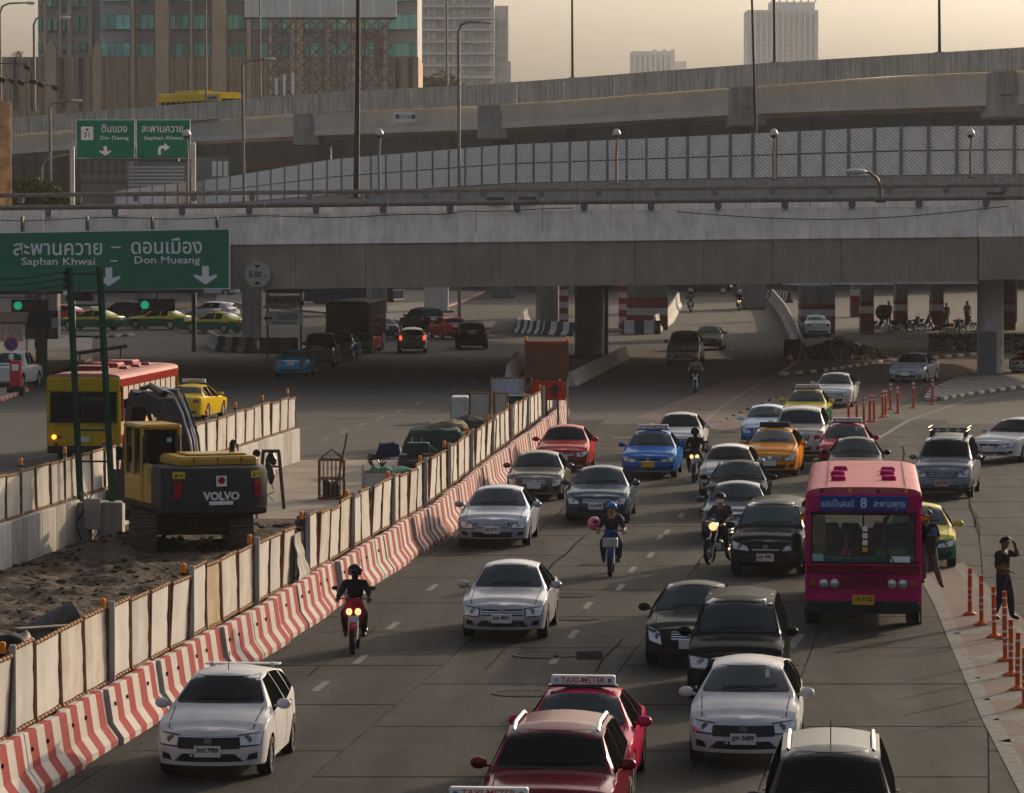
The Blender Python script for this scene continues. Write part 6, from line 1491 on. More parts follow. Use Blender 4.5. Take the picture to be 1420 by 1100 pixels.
p = G(543, 690); t = thing('steel_container', 'rusty steel box with a green tarpaulin on top', 'box', p); box('body', (0, .5, .38), (1.35, 1.6, .76), M_RUST, t, bev=.03); draped(t, 0, .5, 1.55, 1.8, .84, M_TARPG, seed=9, skirt=.18); mb = MB()
for k in range(5): mb.tube([(-.5, .2, .85), (-.7, .1 + .1 * k, 1.05 + .05 * k), (-.45 + .1 * k, .3, 1.12), (-.3, .5, .88)], .025, 5)
mb.build('hose', M_PLAST, t); MB().lathe([(.12, 0), (.12, .04)], 14, (.35, -.32, .2), 'Y').build('cap', M_DSTEEL, t)
p = G(460, 692); t = thing('gas_cage', 'rusty cage of thin bars with a peaked top standing on the site', 'cage', p); mb = MB()
for sx in (-.36, .36):
    for sy in (-.36, .36): mb.tube([(sx, sy, 0), (sx, sy, 1.15)], .028, 5); mb.tube([(sx, sy, 1.15), (0, 0, 1.45)], .02, 5)
for k in range(7):
    for s, ax in ((-.36, 0), (.36, 0), (-.36, 1), (.36, 1)):
        q = -.36 + .72 * k / 6; a = (q, s) if ax == 0 else (s, q); mb.tube([(a[0], a[1], .05), (a[0], a[1], 1.15)], .011, 4)
for zz in (.06, .6, 1.15):
    for a, b in (((-.36, -.36), (.36, -.36)), ((.36, -.36), (.36, .36)), ((.36, .36), (-.36, .36)), ((-.36, .36), (-.36, -.36))): mb.tube([(*a, zz), (*b, zz)], .02, 4)
mb.build('bar', M_RUST, t); box('floor', (0, 0, .03), (.74, .74, .05), M_RUST, t); MB().tube([(.1, 0, .1), (.45, .1, 1.9)], .03, 5).build('leaning_rod', M_RUST, t)
for dx, hh in ((-.15, .5), (.1, .42)): MB().lathe([(.12, .06), (.12, hh), (.05, hh + .1)], 12, (dx, .05, 0)).build('cylinder', M_DSTEEL, t)
p = G(452, 728); t = thing('timber_stack', 'low stack of weathered boards below the cage', 'timber stack', p); rnd = random.Random(4)
for k in range(14): MB().box((rnd.uniform(-.15, .15), (k % 5) * .22 - .4, .06 + (k // 5) * .13), (1.5 + rnd.uniform(-.3, .3), .18, .1), rnd.uniform(-.08, .08)).build('board', mat('weathered_wood', (.12, .085, .06), .9, var=.4, scale=6), t)
p = G(376, 706); t = thing('work_frame', 'dark steel A frame with a lamp hanging from it right of the excavator', 'frame', p)
for sx in (-1, 1): MB().tube([(sx * .36, 0, 0), (sx * .22, 0, 1.62)], .05, 4).build('leg', M_DSTEEL, t)
box('top_bar', (0, 0, 1.64), (.5, .1, .09), M_DSTEEL, t); box('cross_bar', (0, 0, 1.2), (.54, .05, .06), M_DSTEEL, t); mb = MB(); mb.lathe([(.06, 1.6), (.16, 1.42), (.16, 1.28), (.05, 1.2), (.12, .95), (.04, .7)], 12); mb.build('hanging_lamp', M_PLAST, t)
mb = MB(); mb.tube([(0, 0, .75), (.1, -.1, .5), (-.1, -.1, .4), (.05, 0, .25)], .02, 5); mb.build('cable', M_PLAST, t)
p = G(356, 720); t = thing('lamp_stand', 'thin stand with small round mirrors between the excavator and the A frame', 'stand', p); mb = MB(); mb.tube([(0, 0, 0), (0, 0, 1.75)], .03, 6); mb.tube([(0, 0, .9), (.28, 0, 1.0), (.30, 0, 1.4)], .025, 6); mb.build('pole', M_RUST, t)
for q in ((0, 0, 1.8), (.32, 0, 1.42)): MB().lathe([(.11, -.03), (.11, .03)], 14, q, 'Y').build('mirror', M_PLAST, t)
# half pipe and rail lying in the near left of the site
p = G(62, 905); t = thing('drain_pipe', 'short concrete pipe tipped beside a steel beam at the near left', 'pipe', p); mb = MB(); mb.tube([(-.4, .2, .25), (.55, .5, .75)], .24, 16, caps=False); mb.tube([(-.4, .2, .25), (.55, .5, .75)], .20, 16, caps=False); mb.build('shell', mat('pipe_grey', (.10, .09, .085), .8, var=.3), t, smooth=50)
p = G(70, 915); t = thing('steel_beam', 'dusty steel beam lying across the near left of the site', 'beam', p); mb = MB(); rt = Matrix.Rotation(R(38), 3, 'Z')
for zz, w_ in ((.34, .26), (.62, .26)): mb.box((.2, .2, zz), (2.0, w_, .04), rot=rt)
mb.box((.2, .2, .48), (2.0, .05, .26), rot=rt); mb.build('web', mat('dusty_steel', (.22, .165, .11), .85, .2, var=.3, scale=4), t)
for dx in (-.5, .7): box('support', (dx, dx * .7, .16), (.2, .2, .32), M_CONC, t)
p = G(6, 925); o_ = draped(None, 0, 0, 1.2, 1.2, .6, mat('black_tarp', (.012, .012, .014), .6, var=.3, scale=3), 'black_tarpaulin', seed=3, skirt=.5); o_.location = p; tag(o_, 'black tarpaulin heap at the near left edge of the site', 'tarpaulin')
p = G(638, 585); t = thing('barrier_unit', 'white plastic barrier unit with a dark mesh side left of the standing panels', 'barrier', p); box('body', (0, .3, .5), (.7, 1.6, 1.0), M_DWHITE, t, bev=.06); box('mesh', (-.36, .1, .5), (.04, 1.0, .7), M_GREENP, t)
# ================================================================ BUSES
M_CLEAR = mat('bus_glass', (.10, .14, .13), .05, 0, var=0, alpha=.2, spec=.4)
M_PBUS = paint('bus_pink', (.37, .004, .095), .0, .35, .3); M_PBUSR = mat('dusty_bus_roof', (.36, .075, .095), .7, var=.15, scale=1.2, streak=.3, grime=(.3, .16, .14)); M_MAROON = paint('bus_maroon', (.12, .006, .02), .0, .4, .2)
M_CURT = mat('bus_curtain', (.24, .17, .07), .9, var=.5, scale=7); M_SEAT = mat('seat_fabric', (.30, .03, .045), .8, var=.3, scale=5)
def bus(label, px, py, head, L, W, H, c_low, c_mid, c_top, c_roof, c_end, rear, group='buses', detail=2, floor=.62, open_win=False, z0=0.0, d=None):
    p = G(px, py) if d is None else P(px, py, d); th = R(head); f = Vector((math.sin(th), -math.cos(th), 0)); c = p - f * L / 2 if not rear else p + f * L / 2
    if d is not None: c.z = z0
    t = thing('bus', label, 'bus', c, th, group); hw, hl = W / 2, L / 2
    zb, zw0, zw1, ze = .42, 1.36, 2.16 if not open_win else 2.52, H - .16
    # sides: lower wall, stripe, window band, cant rail
    for sx in (-1, 1):
        x = sx * (hw - .03)
        box('side_wall', (x, 0, (zb + .92) / 2), (.06, L - .16, .92 - zb), c_low, t, bev=.012); box('side_stripe', (x + sx * .004, 0, 1.14), (.06, L - .16, .432), c_mid, t, bev=.012)
        box('cant_rail', (x, 0, (zw1 + ze) / 2), (.06, L - .16, ze - zw1), c_top, t, bev=.012)
        n = int((L - 1.2) / .86); pitch = (L - 1.0) / n
        for k in range(n + 1):
            y = -hl + .5 + k * pitch; box('window_pillar', (x, y, (zw0 + zw1) / 2), (.05, .09, zw1 - zw0), c_top, t)
            if k < n:
                if open_win:
                    box('side_window', (x, y + pitch / 2, zw1 - .22), (.02, pitch - .10, .42), M_CURTW, t); box('lower_sash', (x - sx * .02, y + pitch / 2, zw0 + .20), (.015, pitch - .10, .36), M_GLASSD, t)
                else: box('side_window', (x, y + pitch / 2, (zw0 + zw1) / 2), (.02, pitch - .09, zw1 - zw0), M_GLASSD, t)
    # roof, slightly crowned
    mb = MB(); n = 10; vs = []
    for y in (-hl + .05, hl - .05):
        for i in range(n + 1):
            a = math.pi * i / n; vs.append((-(hw) * math.copysign(abs(math.cos(a)) ** .55, math.cos(a)), y, ze - .02 + .20 * math.sin(a) ** .6))
    mb.add(vs, [(i, i + 1, n + 2 + i, n + 1 + i) for i in range(n)] + [tuple(range(n + 1)), tuple(range(n + 1, 2 * n + 2))]); mb.build('roof', c_roof, t, smooth=50)
    if detail:
        for (x, y) in ((-.42, -.26), (.42, -.24), (-.44, -.08), (.40, -.06), (-.40, .10), (.42, .08)): MB().box((0, 0, .06), (.30, .34, .14), 0, .04).build('roof_hatch', c_mid if detail == 2 else mat('hatch_red', (.25, .03, .03), .6, var=.2), t, (x * hw * 1.05, y * L, H - .02))
        for sx in (-.32, .36):
            b = MB(); b.box((sx * W, 0, H + .015), (.012, L * .9, .012)); b.build('roof_seam', M_GAP, t)
        for k in range(6):
            b = MB(); b.box((-.62 + (k % 3) * .10 + (0 if k < 3 else .95), hl - 1.0 - .0, H + .0), (.035, .5, .02)); b.build('roof_vent', M_DSTEEL, t)
    box('floor', (0, 0, floor), (W - .1, L - .2, .08), M_BLACK, t); box('chassis', (0, 0, .45), (W * .62, L * .9, .3), M_BLACK, t)
    tm, rm = wheel_meshes(.45, .27, 6)
    for y in (-hl + 1.35, hl - 2.2):
        for sx in (-1, 1):
            w_ = obj('wheel', tm, t, (sx * (hw - .17), y, .45)); w_.rotation_euler.z = 0 if sx > 0 else math.pi; obj('rim', rm, w_)
            MB().lathe([(.54, -.01), (.54, .012)], 20, (sx * (hw + .0), y, .47), 'X').build('wheel_arch', M_BLACK, t)
    for s, nm, cc in ((-1, 'front', c_end[0]), (1, 'rear', c_end[1])):
        y = s * (hl - .04)
        box(nm + '_panel', (0, y, (.50 + 1.33) / 2), (W, .10, .83), cc, t, bev=.045); box(nm + '_header', (0, y, (2.34 + ze) / 2 + .02), (W - .02, .12, ze - 2.30), cc, t, bev=.05)
        for sx in (-1, 1): box(nm + '_corner_post', (sx * (hw - .07), y - s * .01, 1.84), (.14, .12, 1.06), cc, t, bev=.04)
        g = box(nm + '_window', (0, y + s * .012, 1.84), (W - .26, .02, 1.0), M_CLEAR if detail == 2 else M_GLASSD, t)
        mb = MB()
        for z in (1.345, 2.335): mb.box((0, y + s * .02, z), (W - .22, .03, .05))
        for x in (-hw + .13, hw - .13, 0): mb.box((x, y + s * .02, 1.84), (.05 if x else .03, .03, 1.0))
        mb.build('window_rubber', M_PLAST, g)
        box(nm + '_bumper', (0, y + s * .06, .44), (W - .06, .14, .26), M_PLAST, t, bev=.04)
    return t, hl, hw
M_CURTW = mat('pale_blind', (.36, .33, .26), .8, var=.2, scale=3)
pb, hl, hw = bus('pink city bus with route number 8 on its blue destination board', 1197, 872, -4.6, 9.2, 2.36, 2.86, M_PBUS, M_PBUS, M_PBUS, M_PBUSR, (M_PBUS, M_PBUS), False)
y = -hl - .09
box('dark_stripe', (0, y, 1.22), (2.3, .012, .15), M_MAROON, pb)
db = box('destination_board', (0, y - .018, 2.555), (1.78, .03, .30), mat('board_blue', (.002, .045, .20), .7, var=.1, spec=.1), pb, bev=.008)
M_BTXT = mat('board_lettering', (.42, .52, .60), .5, var=0)
text('แฮปปี้แลนด์', .19, M_BTXT, db, (-.53, y - .037, 2.545), width=.66, bold=.002, depth=.002); text('8', .28, M_BTXT, db, (0, y - .037, 2.555), bold=.006, depth=.002); text('สะพานพุทธ', .19, M_BTXT, db, (.52, y - .037, 2.545), width=.64, bold=.002, depth=.002)
for k in range(4): MB().box((-.85 + k * .57, -hl + .05, 2.80), (.06, .08, .09), 0, .02).build('marker_lamp', M_AMBER if k % 2 else M_PLAST, pb)
for z0_, z1_, wd, n in ((1.16, 1.28, .72, 5), (.86, 1.08, 1.02, 8)):
    for k in range(n): box('grille_slat', (0, y - .012, lerp(z0_, z1_, k / (n - 1))), (wd, .02, .011), M_MAROON, pb)
for x in (-.80, -.58, .58, .80):
    hl_ = MB(); hl_.lathe([(.088, 0), (.088, -.03), (.07, -.045), (.01, -.06)], 18, (x, y, .93), 'Y'); hl_.build('headlight', M_LAMPG, pb, smooth=50); MB().lathe([(.10, .0), (.10, -.02), (.088, -.02)], 18, (x, y, .93), 'Y', False).build('bezel', M_CHROME, pb)
for x in (-1.02, 1.02): MB().box((x, y - .015, .93), (.15, .04, .13), 0, .015).build('indicator', mat('indicator_amber', (.22, .07, .02), .3, var=.2), pb)
plate(pb, (0, y - .09, .60), '15-3122', w=.44, h=.20, m=M_PLATEY)
for x0, x1 in ((-.42, -.16), (.62, .26)): b = MB(); b.tube([(x0, y - .03, 1.36), (x1, y - .045, 1.92)], .014, 5); b.tube([((x0 + x1) / 2 + .05, y - .05, 1.40), (x1 + .02, y - .05, 2.15)], .012, 4); b.build('wiper', M_PLAST, pb)
for sx in (-1, 1):
    b = MB(); b.tube([(sx * (hw - .05), y + .05, 2.35), (sx * (hw + .17), y - .15, 2.30), (sx * (hw + .18), y - .15, 1.95)], .018, 6); ma = b.build('mirror_arm', M_PLAST, pb); MB().box((sx * (hw + .18), y - .15, 1.75), (.20, .07, .40), 0, .03).build('mirror', M_PLAST, ma)
    for z in (2.42, 2.28): MB().lathe([(.065, 0), (.065, -.03)], 12, (sx * (hw + .06), y + .04, z), 'Y').build('side_lamp', M_AMBER if z < 2.3 else M_LAMPG, pb)
box('dashboard', (0, -hl + .34, 1.30), (2.1, .45, .30), mat('teal_dash', (.01, .14, .11), .5, var=.2), pb, bev=.04); b = MB(); b.tube([(.30 + .22 * math.cos(i / 20 * 6.283), -hl + .62 + .10 * math.sin(i / 20 * 6.283), 1.56 + .20 * math.sin(i / 20 * 6.283)) for i in range(21)], .015, 6); b.build('steering_wheel', M_PLAST, pb)
for k in range(5): MB().box((-hw + .16 + .055 * k, -hl + .28 + .03 * (k % 2), 1.80), (.05, .03, .96), 0, .01).build('curtain', M_CURT, pb)
for i in range(5):
    for x in (-.72, -.28, .42, .80): MB().box((x, -hl + 1.9 + i * 1.1, 1.38), (.40, .12, .62), 0, .05).build('seat', M_SEAT, pb)
MB().box((.72, -hl + 1.0, 1.45), (.48, .14, .75), 0, .06).build('driver_seat', M_PLAST, pb)
for k in range(4): box('sticker', (.03, y + .05 - .075, 1.62 + k * .14), (.10, .004, .10), (M_PLATEY, M_WHITE, M_WHITE, M_WHITE)[k], pb)
sp_ = box('route_card', (.55, -hl + .06, 1.52), (.66, .015, .28), mat('green_card', (.01, .13, .05), .5, var=.1), pb); text('ไป ลาดพร้าว', .14, M_PLATEY, sp_, (.55, -hl + .048, 1.56), width=.56, depth=.002)
box('notice', (.74, -hl - .062, 1.42), (.40, .004, .12), M_WHITE, pb); box('notice', (-.92, -hl - .062, 1.45), (.22, .004, .14), mat('teal_notice', (.2, .4, .38), .5), pb)
for x in (-.35, .40): b = MB(); b.lathe([(.13, 0), (.10, .10), (.03, .16), (.02, .45)], 10, (x, -hl + .35, 1.47)); b.build('dash_garland', mat('pink_tassel', (.5, .08, .12), .8, var=.4, scale=9), pb)
M_RBUS = paint('bus_red', (.22, .028, .022), .0, .4, .2); M_YBUS = paint('bus_yellow', (.42, .27, .01), .0, .42, .2); M_CREAM = paint('bus_cream', (.46, .36, .20), .0, .45, .2); M_RROOF = mat('dusty_red_roof', (.40, .17, .14), .7, var=.15, scale=1.2)
rb, hl, hw = bus('yellow backed red roofed bus with open side windows behind the excavator', 116, 642, 173.5, 10.2, 2.5, 2.95, M_RBUS, M_CREAM, M_RBUS, M_RROOF, (M_YBUS, M_YBUS), True, detail=1, open_win=True)
for k in range(3): MB().box((.35, 2.2 - k * 2.6, 3.02), (1.0, 1.2, .22), 0, .05).build('roof_unit', mat('hatch_red', (.25, .03, .03), .6, var=.2), rb)
yb = hl + .015
ad = box('side_poster', (hw + .006, 1.2, 1.10), (.012, 2.6, .46), mat('yellow_poster', (.55, .38, .05), .6, var=.15), rb); ad.location.x = 0
ad2 = box('side_poster', (-hw - .006, 1.2, 1.10), (.012, 2.6, .46), MATS['yellow_poster'], rb)
text('วิ่งใน วงกลม', .34, M_BLUEP, ad2, (-hw - .015, 1.2, 1.10), (math.pi / 2, 0, -math.pi / 2), width=2.0, depth=.002)
text('8-50334', .20, M_DSTEEL, rb, (-.35, hl + .035, 2.06), (math.pi / 2, 0, math.pi), width=.95, depth=.002); 
for sx, bd_ in ((.55, 'บริษัท ขนส่ง'), (-.6, 'ปลอดภัยไว้ก่อน')): text(bd_, .12, M_DSTEEL, rb, (sx, hl + .018, 1.26), (math.pi / 2, 0, math.pi), width=.85, depth=.002)
for sx in (-1, 1):
    for k, (x, z, m) in enumerate(((.98, .86, M_AMBER), (.80, .86, M_TAIL), (.92, .62, M_TAIL))): MB().lathe([(.075, 0), (.075, .03)], 14, (sx * x, hl + .05, z), 'Y').build('tail_light', m, rb)
M_LITA = mat('lit_indicator', (.8, .3, .02), .3, var=0, emit=(1, .42, .05), estr=1.6)
MB().lathe([(.08, 0), (.08, .04)], 14, (.98, hl + .06, .86), 'Y').build('lit_indicator', M_LITA, rb); plate(rb, (0, hl + .03, .78), None, math.pi, m=M_PLATE)
dbus, hl, hw = bus('dark bus standing in shade under the overpass left of the red taxi', 482, 492, 176, 9.5, 2.5, 3.0, BLK2, BLK2, BLK2, BLK2, (mat('dull_cream', (.20, .16, .10), .7, var=.2), MATS['dull_cream']), True, detail=0)
for k in range(2): box('rear_vent', (-.5 + k, hl + .03, .85), (.6, .03, .3), M_PLAST, dbus)
for sx in (-1.0, 1.0): box('tail_light', (sx, hl + .03, .75), (.18, .03, .14), M_TAIL, dbus)
q = interp(vd_tab, 275); a_, b_ = P(213, 140, interp(vd_tab, 213)[0]), P(332, 140, interp(vd_tab, 332)[0]); HB_ = math.degrees(math.atan2(b_.y - a_.y, b_.x - a_.x)) - 1; yb_, hl, hw = bus('yellow bus crossing the high viaduct in front of the office block', 320, 132, 91 + HB_, 11.5, 2.5, 3.0, YEL, YEL, YEL, YEL, (YEL, YEL), False, detail=0, z0=P(0, interp(vd_tab, 275)[1], q[0] + 4).z - 2.0, d=interp(vd_tab, 318)[0] + 4.5)
MB().box((0, 1.0, 3.1), (1.8, 4.4, .34), 0, .08).build('roof_unit', YEL, yb_); box('destination_board', (-hw - .01, -hl + 1.4, 2.45), (.03, 1.6, .3), M_BLUEP, yb_)
bb_, hl, hw = bus('dark blue lorry like coach far behind the square sunlit pier', 552, 424, 250, 8, 2.4, 2.9, DBL, DBL, DBL, DBL, (DBL, DBL), True, detail=0)
car('dark pickup crossing the top of the ramp road', 1016, 408, 'pickup', BLK2, 88, far=True, cat='pickup')

# ================================================================ EXCAVATOR (faces away, house swung left)
pe = G(256, 772); ex = thing('excavator', 'dark grey and yellow tracked excavator facing away on the dirt of the site', 'excavator', (pe.x, pe.y + 1.9, .06), R(6))
M_EXY = mat('machine_yellow', (.40, .23, .035), .5, var=.2, scale=2, coat=.2, streak=.25); M_EXG = mat('machine_grey', (.026, .026, .028), .6, var=.2, scale=2, streak=.15, grime=(.09, .07, .05)); M_TRK = mat('muddy_track', (.085, .065, .05), .85, var=.4, scale=4, bump=.4)
for sx in (-1, 1):
    x = sx * 1.18; Lt, ht = 4.3, .92; path = []
    for i in range(9): a = -math.pi / 2 + math.pi * i / 8; path.append((Lt / 2 - ht / 2 + ht / 2 * math.cos(a), ht / 2 + ht / 2 * math.sin(a)))
    for i in range(9): a = math.pi / 2 + math.pi * i / 8; path.append((-Lt / 2 + ht / 2 + ht / 2 * math.cos(a), ht / 2 + ht / 2 * math.sin(a)))
    mb = MB(); mb.prism([Vector((0, a * .93, .05 + b * .92)) for a, b in path], (x - .27, 0, 0), (x + .27, 0, 0)); tr = mb.build('track', M_TRK, ex)
    per = []; closed = path + [path[0]]; tot = sum(math.dist(p_, q_) for p_, q_ in zip(closed, closed[1:])); ns = 46; st = tot / ns; acc = 0
    for p_, q_ in zip(closed, closed[1:]):
        l = math.dist(p_, q_); s = -acc
        while s + st <= l + 1e-6:
            s += st; k = s / l; per.append((lerp(p_[0], q_[0], k), lerp(p_[1], q_[1], k), math.atan2(q_[1] - p_[1], q_[0] - p_[0])))
        acc = l - s if s > -acc or True else acc
        acc = (acc) % st
    for (a, b, an) in per:
        rot = Matrix.Rotation(an, 3, 'X'); mb = MB(); mb.box((0, 0, 0), (.60, st * .86, .05), rot=rot, bev=0); mb.box(tuple(rot @ Vector((0, 0, -.035))), (.60, .03, .05), rot=rot); mb.build('track_shoe', M_TRK, tr, (x, a, b))
    for k in range(5): MB().lathe([(.15, -.06), (.15, .06)], 12, (x + sx * .26, -1.3 + k * .65, .30), 'X').build('roller', M_DSTEEL, tr)
box('undercarriage', (0, 0, .62), (1.9, 1.9, .45), M_TRK, ex, bev=.06); MB().lathe([(.75, .8), (.75, 1.02)], 24).build('slew_ring', M_DSTEEL, ex)
HA = R(13); RH = Matrix.Rotation(HA, 3, 'Z')
def hpart(mb, name, m, par=None, smooth=False):
    mb.v = [tuple(RH @ Vector(v)) for v in mb.v]; return mb.build(name, m, par or ex, smooth=smooth)
mb = MB(); mb.box((0, -.3, 1.10), (2.5, 4.6, .16), 0, .03); hpart(mb, 'turntable', M_EXG)
# counterweight, rounded in plan
mb = MB(); n = 14; vs = []; ring = []
for i in range(n + 1):
    f = i / n * 2 - 1; ring.append((f * 1.34, -2.75 + .45 * abs(f) ** 3.2))
for z, k, yo in ((.98, .95, .10), (1.06, .99, .02), (1.30, 1.0, 0), (2.0, 1.0, .03), (2.14, .985, .10), (2.18, .95, .25)):
    vs += [(x * k, y_ + yo, z) for x, y_ in ring] + [(1.34 * k, -1.35, z), (-1.34 * k, -1.35, z)]
m_ = n + 3; mb.add(vs, [(j * m_ + i, j * m_ + (i + 1) % m_, (j + 1) * m_ + (i + 1) % m_, (j + 1) * m_ + i) for j in range(5) for i in range(m_)] + [tuple(range(m_)), tuple(range(5 * m_, 6 * m_))]); cw = hpart(mb, 'counterweight', M_EXG, smooth=35)
RC = Matrix.Rotation(HA, 3, 'Z')
def on_cw(x, z, out=.02): f = abs(x) / 1.34; return RC @ Vector((x, -2.75 + .45 * f ** 3.2 + .01 - out, z))
def cwbox(nm, x, z, w_, h_, m, dz=0, out=.02):
    o_ = MB().box((0, 0, 0), (w_, .014, h_), 0, .003).build(nm, m, cw, on_cw(x, z, out), HA + math.atan(.45 * 3.2 / 1.34 * (abs(x) / 1.34) ** 2.2 * (1 if x > 0 else -1))); return o_
M_LETT = mat('white_lettering', (.62, .61, .58), .6, var=.05); M_WARN = mat('warning_yellow', (.50, .36, .02), .6, var=.1); M_REDR = mat('red_reflector', (.26, .012, .012), .4, var=.1)
o_ = text('VOLVO', .27, M_LETT, cw, on_cw(.06, 1.46, .03), (math.pi / 2, 0, HA), width=.92, bold=.012); o2 = cwbox('sticker', .06, 1.83, .26, .26, M_WHITE); MB().lathe([(.09, 0), (.09, -.006), (.06, -.006), (.06, 0)], 18, (0, -.012, .02), 'Y').build('emblem', M_SRED, o2); cwbox('strip_label', .05, 1.30, .60, .09, M_WHITE)
for x in (-.97, .97):
    w_ = cwbox('warning_label', x, 1.98, .31, .17, M_WARN); mb = MB(); mb.prism([Vector((-.10, 0, -.05)), Vector((-.02, 0, -.05)), Vector((-.06, 0, .05))], (0, -.014, 0), (0, -.009, 0)); mb.box((.06, -.011, 0), (.10, .005, .03)); mb.build('label_print', M_PTXT, w_)
    mb = MB(); c_ = on_cw(x * .99, 1.62, .03); s = 1 if x > 0 else -1; mb.prism([RC @ Vector((s * .13, 0, .20)), RC @ Vector((-s * .08, 0, .20)), RC @ Vector((-s * .02, .0, -.20)), RC @ Vector((s * .12, 0, -.20))], c_ - RC @ Vector((0, .012, 0)), c_ + RC @ Vector((0, .1, 0))); mb.build('reflector', M_REDR, cw)
mb = MB(); mb.box((.12, -1.35, 2.27), (2.05, 1.8, .26), 0, .07); hd = hpart(mb, 'engine_hood', M_EXY, smooth=35)
mb = MB(); mb.box((.2, -1.3, 2.42), (1.5, 1.1, .06), 0, .02); hpart(mb, 'hood_lid', M_EXY)
for x in (-.5, .1, .7): mb = MB(); mb.box((x, -2.22, 2.30), (.02, .10, .16)); hpart(mb, 'hood_latch', M_DSTEEL)
mb = MB(); mb.tube([(.75, -1.2, 2.4), (.75, -1.2, 2.62), (.75, -1.32, 2.70)], .07, 10); hpart(mb, 'exhaust', M_PLAST)
for sx in (-1, 1): mb = MB(); mb.box((sx * 1.2, -.4, 1.66), (.16, 2.6, .98), 0, .04); hpart(mb, 'side_door', M_EXY if sx < 0 else M_EXG)
for k in range(7): mb = MB(); mb.box((-1.285, -.95, 1.72 + k * .055), (.02, .42, .025)); hpart(mb, 'vent_slat', M_DSTEEL)
# cab on the left
cx_, cy_ = -.82, .55
mb = MB(); mb.box((cx_, cy_, 1.5), (1.02, 1.75, .66), 0, .05); hpart(mb, 'cab_base', M_EXY); mb = MB(); mb.box((cx_, cy_ + .03, 2.42), (.93, 1.62, 1.15), 0, .03); hpart(mb, 'cab_glass', M_GLASSD)
for x in (-.47, .47):
    for y_ in (-.83, .0, .83): mb = MB(); mb.box((cx_ + x, cy_ + y_, 2.42), (.09, .10, 1.22), 0, .02); hpart(mb, 'cab_pillar', M_EXY)
mb = MB(); mb.box((cx_, cy_, 3.04), (1.06, 1.80, .13), 0, .05); hpart(mb, 'cab_roof', M_EXY)
mb = MB(); mb.box((cx_, cy_ - .86, 2.02), (.98, .06, .18), 0, .02); mb.box((cx_ + .42, cy_ - .86, 2.4), (.14, .06, .9), 0, .02); mb.box((cx_ - .43, cy_ - .86, 2.4), (.12, .06, .9), 0, .02); hpart(mb, 'rear_window_surround', M_EXG)
mb = MB(); mb.box((cx_ + .2, cy_ - .90, 2.72), (.12, .01, .10)); hpart(mb, 'window_sticker', mat('teal_notice', (.2, .4, .38), .5))
mb = MB(); mb.box((cx_ - .50, cy_ + .85, 2.4), (.05, .05, .5)); mb.box((cx_ - .62, cy_ + .9, 2.3), (.18, .06, .34), 0, .02); hpart(mb, 'mirror', M_PLAST)
# boom, arm, bucket
def zq(z): return z if z < 1.7 else 1.7 + (z - 1.7) * .70
def plate_yz(pts, x, w_, nm, m, par=None):
    mb = MB(); mb.prism([Vector((0, a, zq(b))) for a, b in pts], (x - w_ / 2, 0, 0), (x + w_ / 2, 0, 0)); return hpart(mb, nm, m, par)
bx = .02
boom = plate_yz([(.35, 1.55), (.75, 1.35), (1.6, 2.7), (2.6, 3.75), (3.9, 4.05), (5.35, 3.95), (5.4, 4.25), (3.9, 4.62), (2.3, 4.45), (1.2, 3.25)], bx, .46, 'boom', M_EXG)
arm = plate_yz([(4.9, 4.5), (5.35, 4.6), (5.75, 4.2), (6.55, 1.55), (6.4, 1.45), (5.35, 3.5)], bx, .40, 'arm', M_EXG)
plate_yz([(6.35, 1.6), (6.7, 1.5), (6.75, .75), (6.2, .25), (5.6, .35), (5.5, .6), (6.1, .8)], bx, .95, 'bucket', M_DSTEEL)
for x in (-.33, .37): mb = MB(); mb.tube([(x, .9, 1.5), (x, 2.0, zq(2.9))], .09, 12); mb.tube([(x, 2.0, zq(2.9)), (x, 2.9, zq(3.9))], .055, 10); hpart(mb, 'boom_cylinder', M_EXG, boom, 50)
mb = MB(); mb.tube([(bx, 2.6, zq(4.6)), (bx, 4.0, zq(4.8))], .09, 12); mb.tube([(bx, 4.0, zq(4.8)), (bx, 5.0, zq(4.65))], .06, 10); hpart(mb, 'arm_cylinder', M_DSTEEL, boom, 50)
for k in range(4):
    x = .10 + k * .07; mb = MB(); mb.tube([(x + .12, .5, 1.9), (x + .14, .9, zq(3.0 + .05 * k)), (x + .10, 1.5, zq(3.95)), (x + .03, 2.2, zq(4.62 + .08 * k)), (x - .02, 2.9, zq(4.72)), (x, 3.9, zq(4.75))], .032, 7); hpart(mb, 'hydraulic_hose', M_PLAST if k % 2 else M_STEEL, boom, 50)
for s in (-1,): text('VOLVO', .34, mat('faded_lettering', (.10, .10, .10), .6), boom, RH @ Vector((bx + s * .24, 2.35, zq(3.75))), (math.pi / 2, 0, HA - math.pi / 2), width=1.0)
for x in (bx - .3, bx + .3): mb = MB(); mb.lathe([(.16, -.03), (.16, .03)], 14, (x, .55, 1.62), 'X'); hpart(mb, 'pin', M_DSTEEL, boom)
mb = MB(); mb.tube([(1.28, .2, 1.2), (1.28, .2, 2.55), (1.28, .9, 2.55), (1.28, .9, 1.6)], .025, 6); hpart(mb, 'handrail', M_DSTEEL)

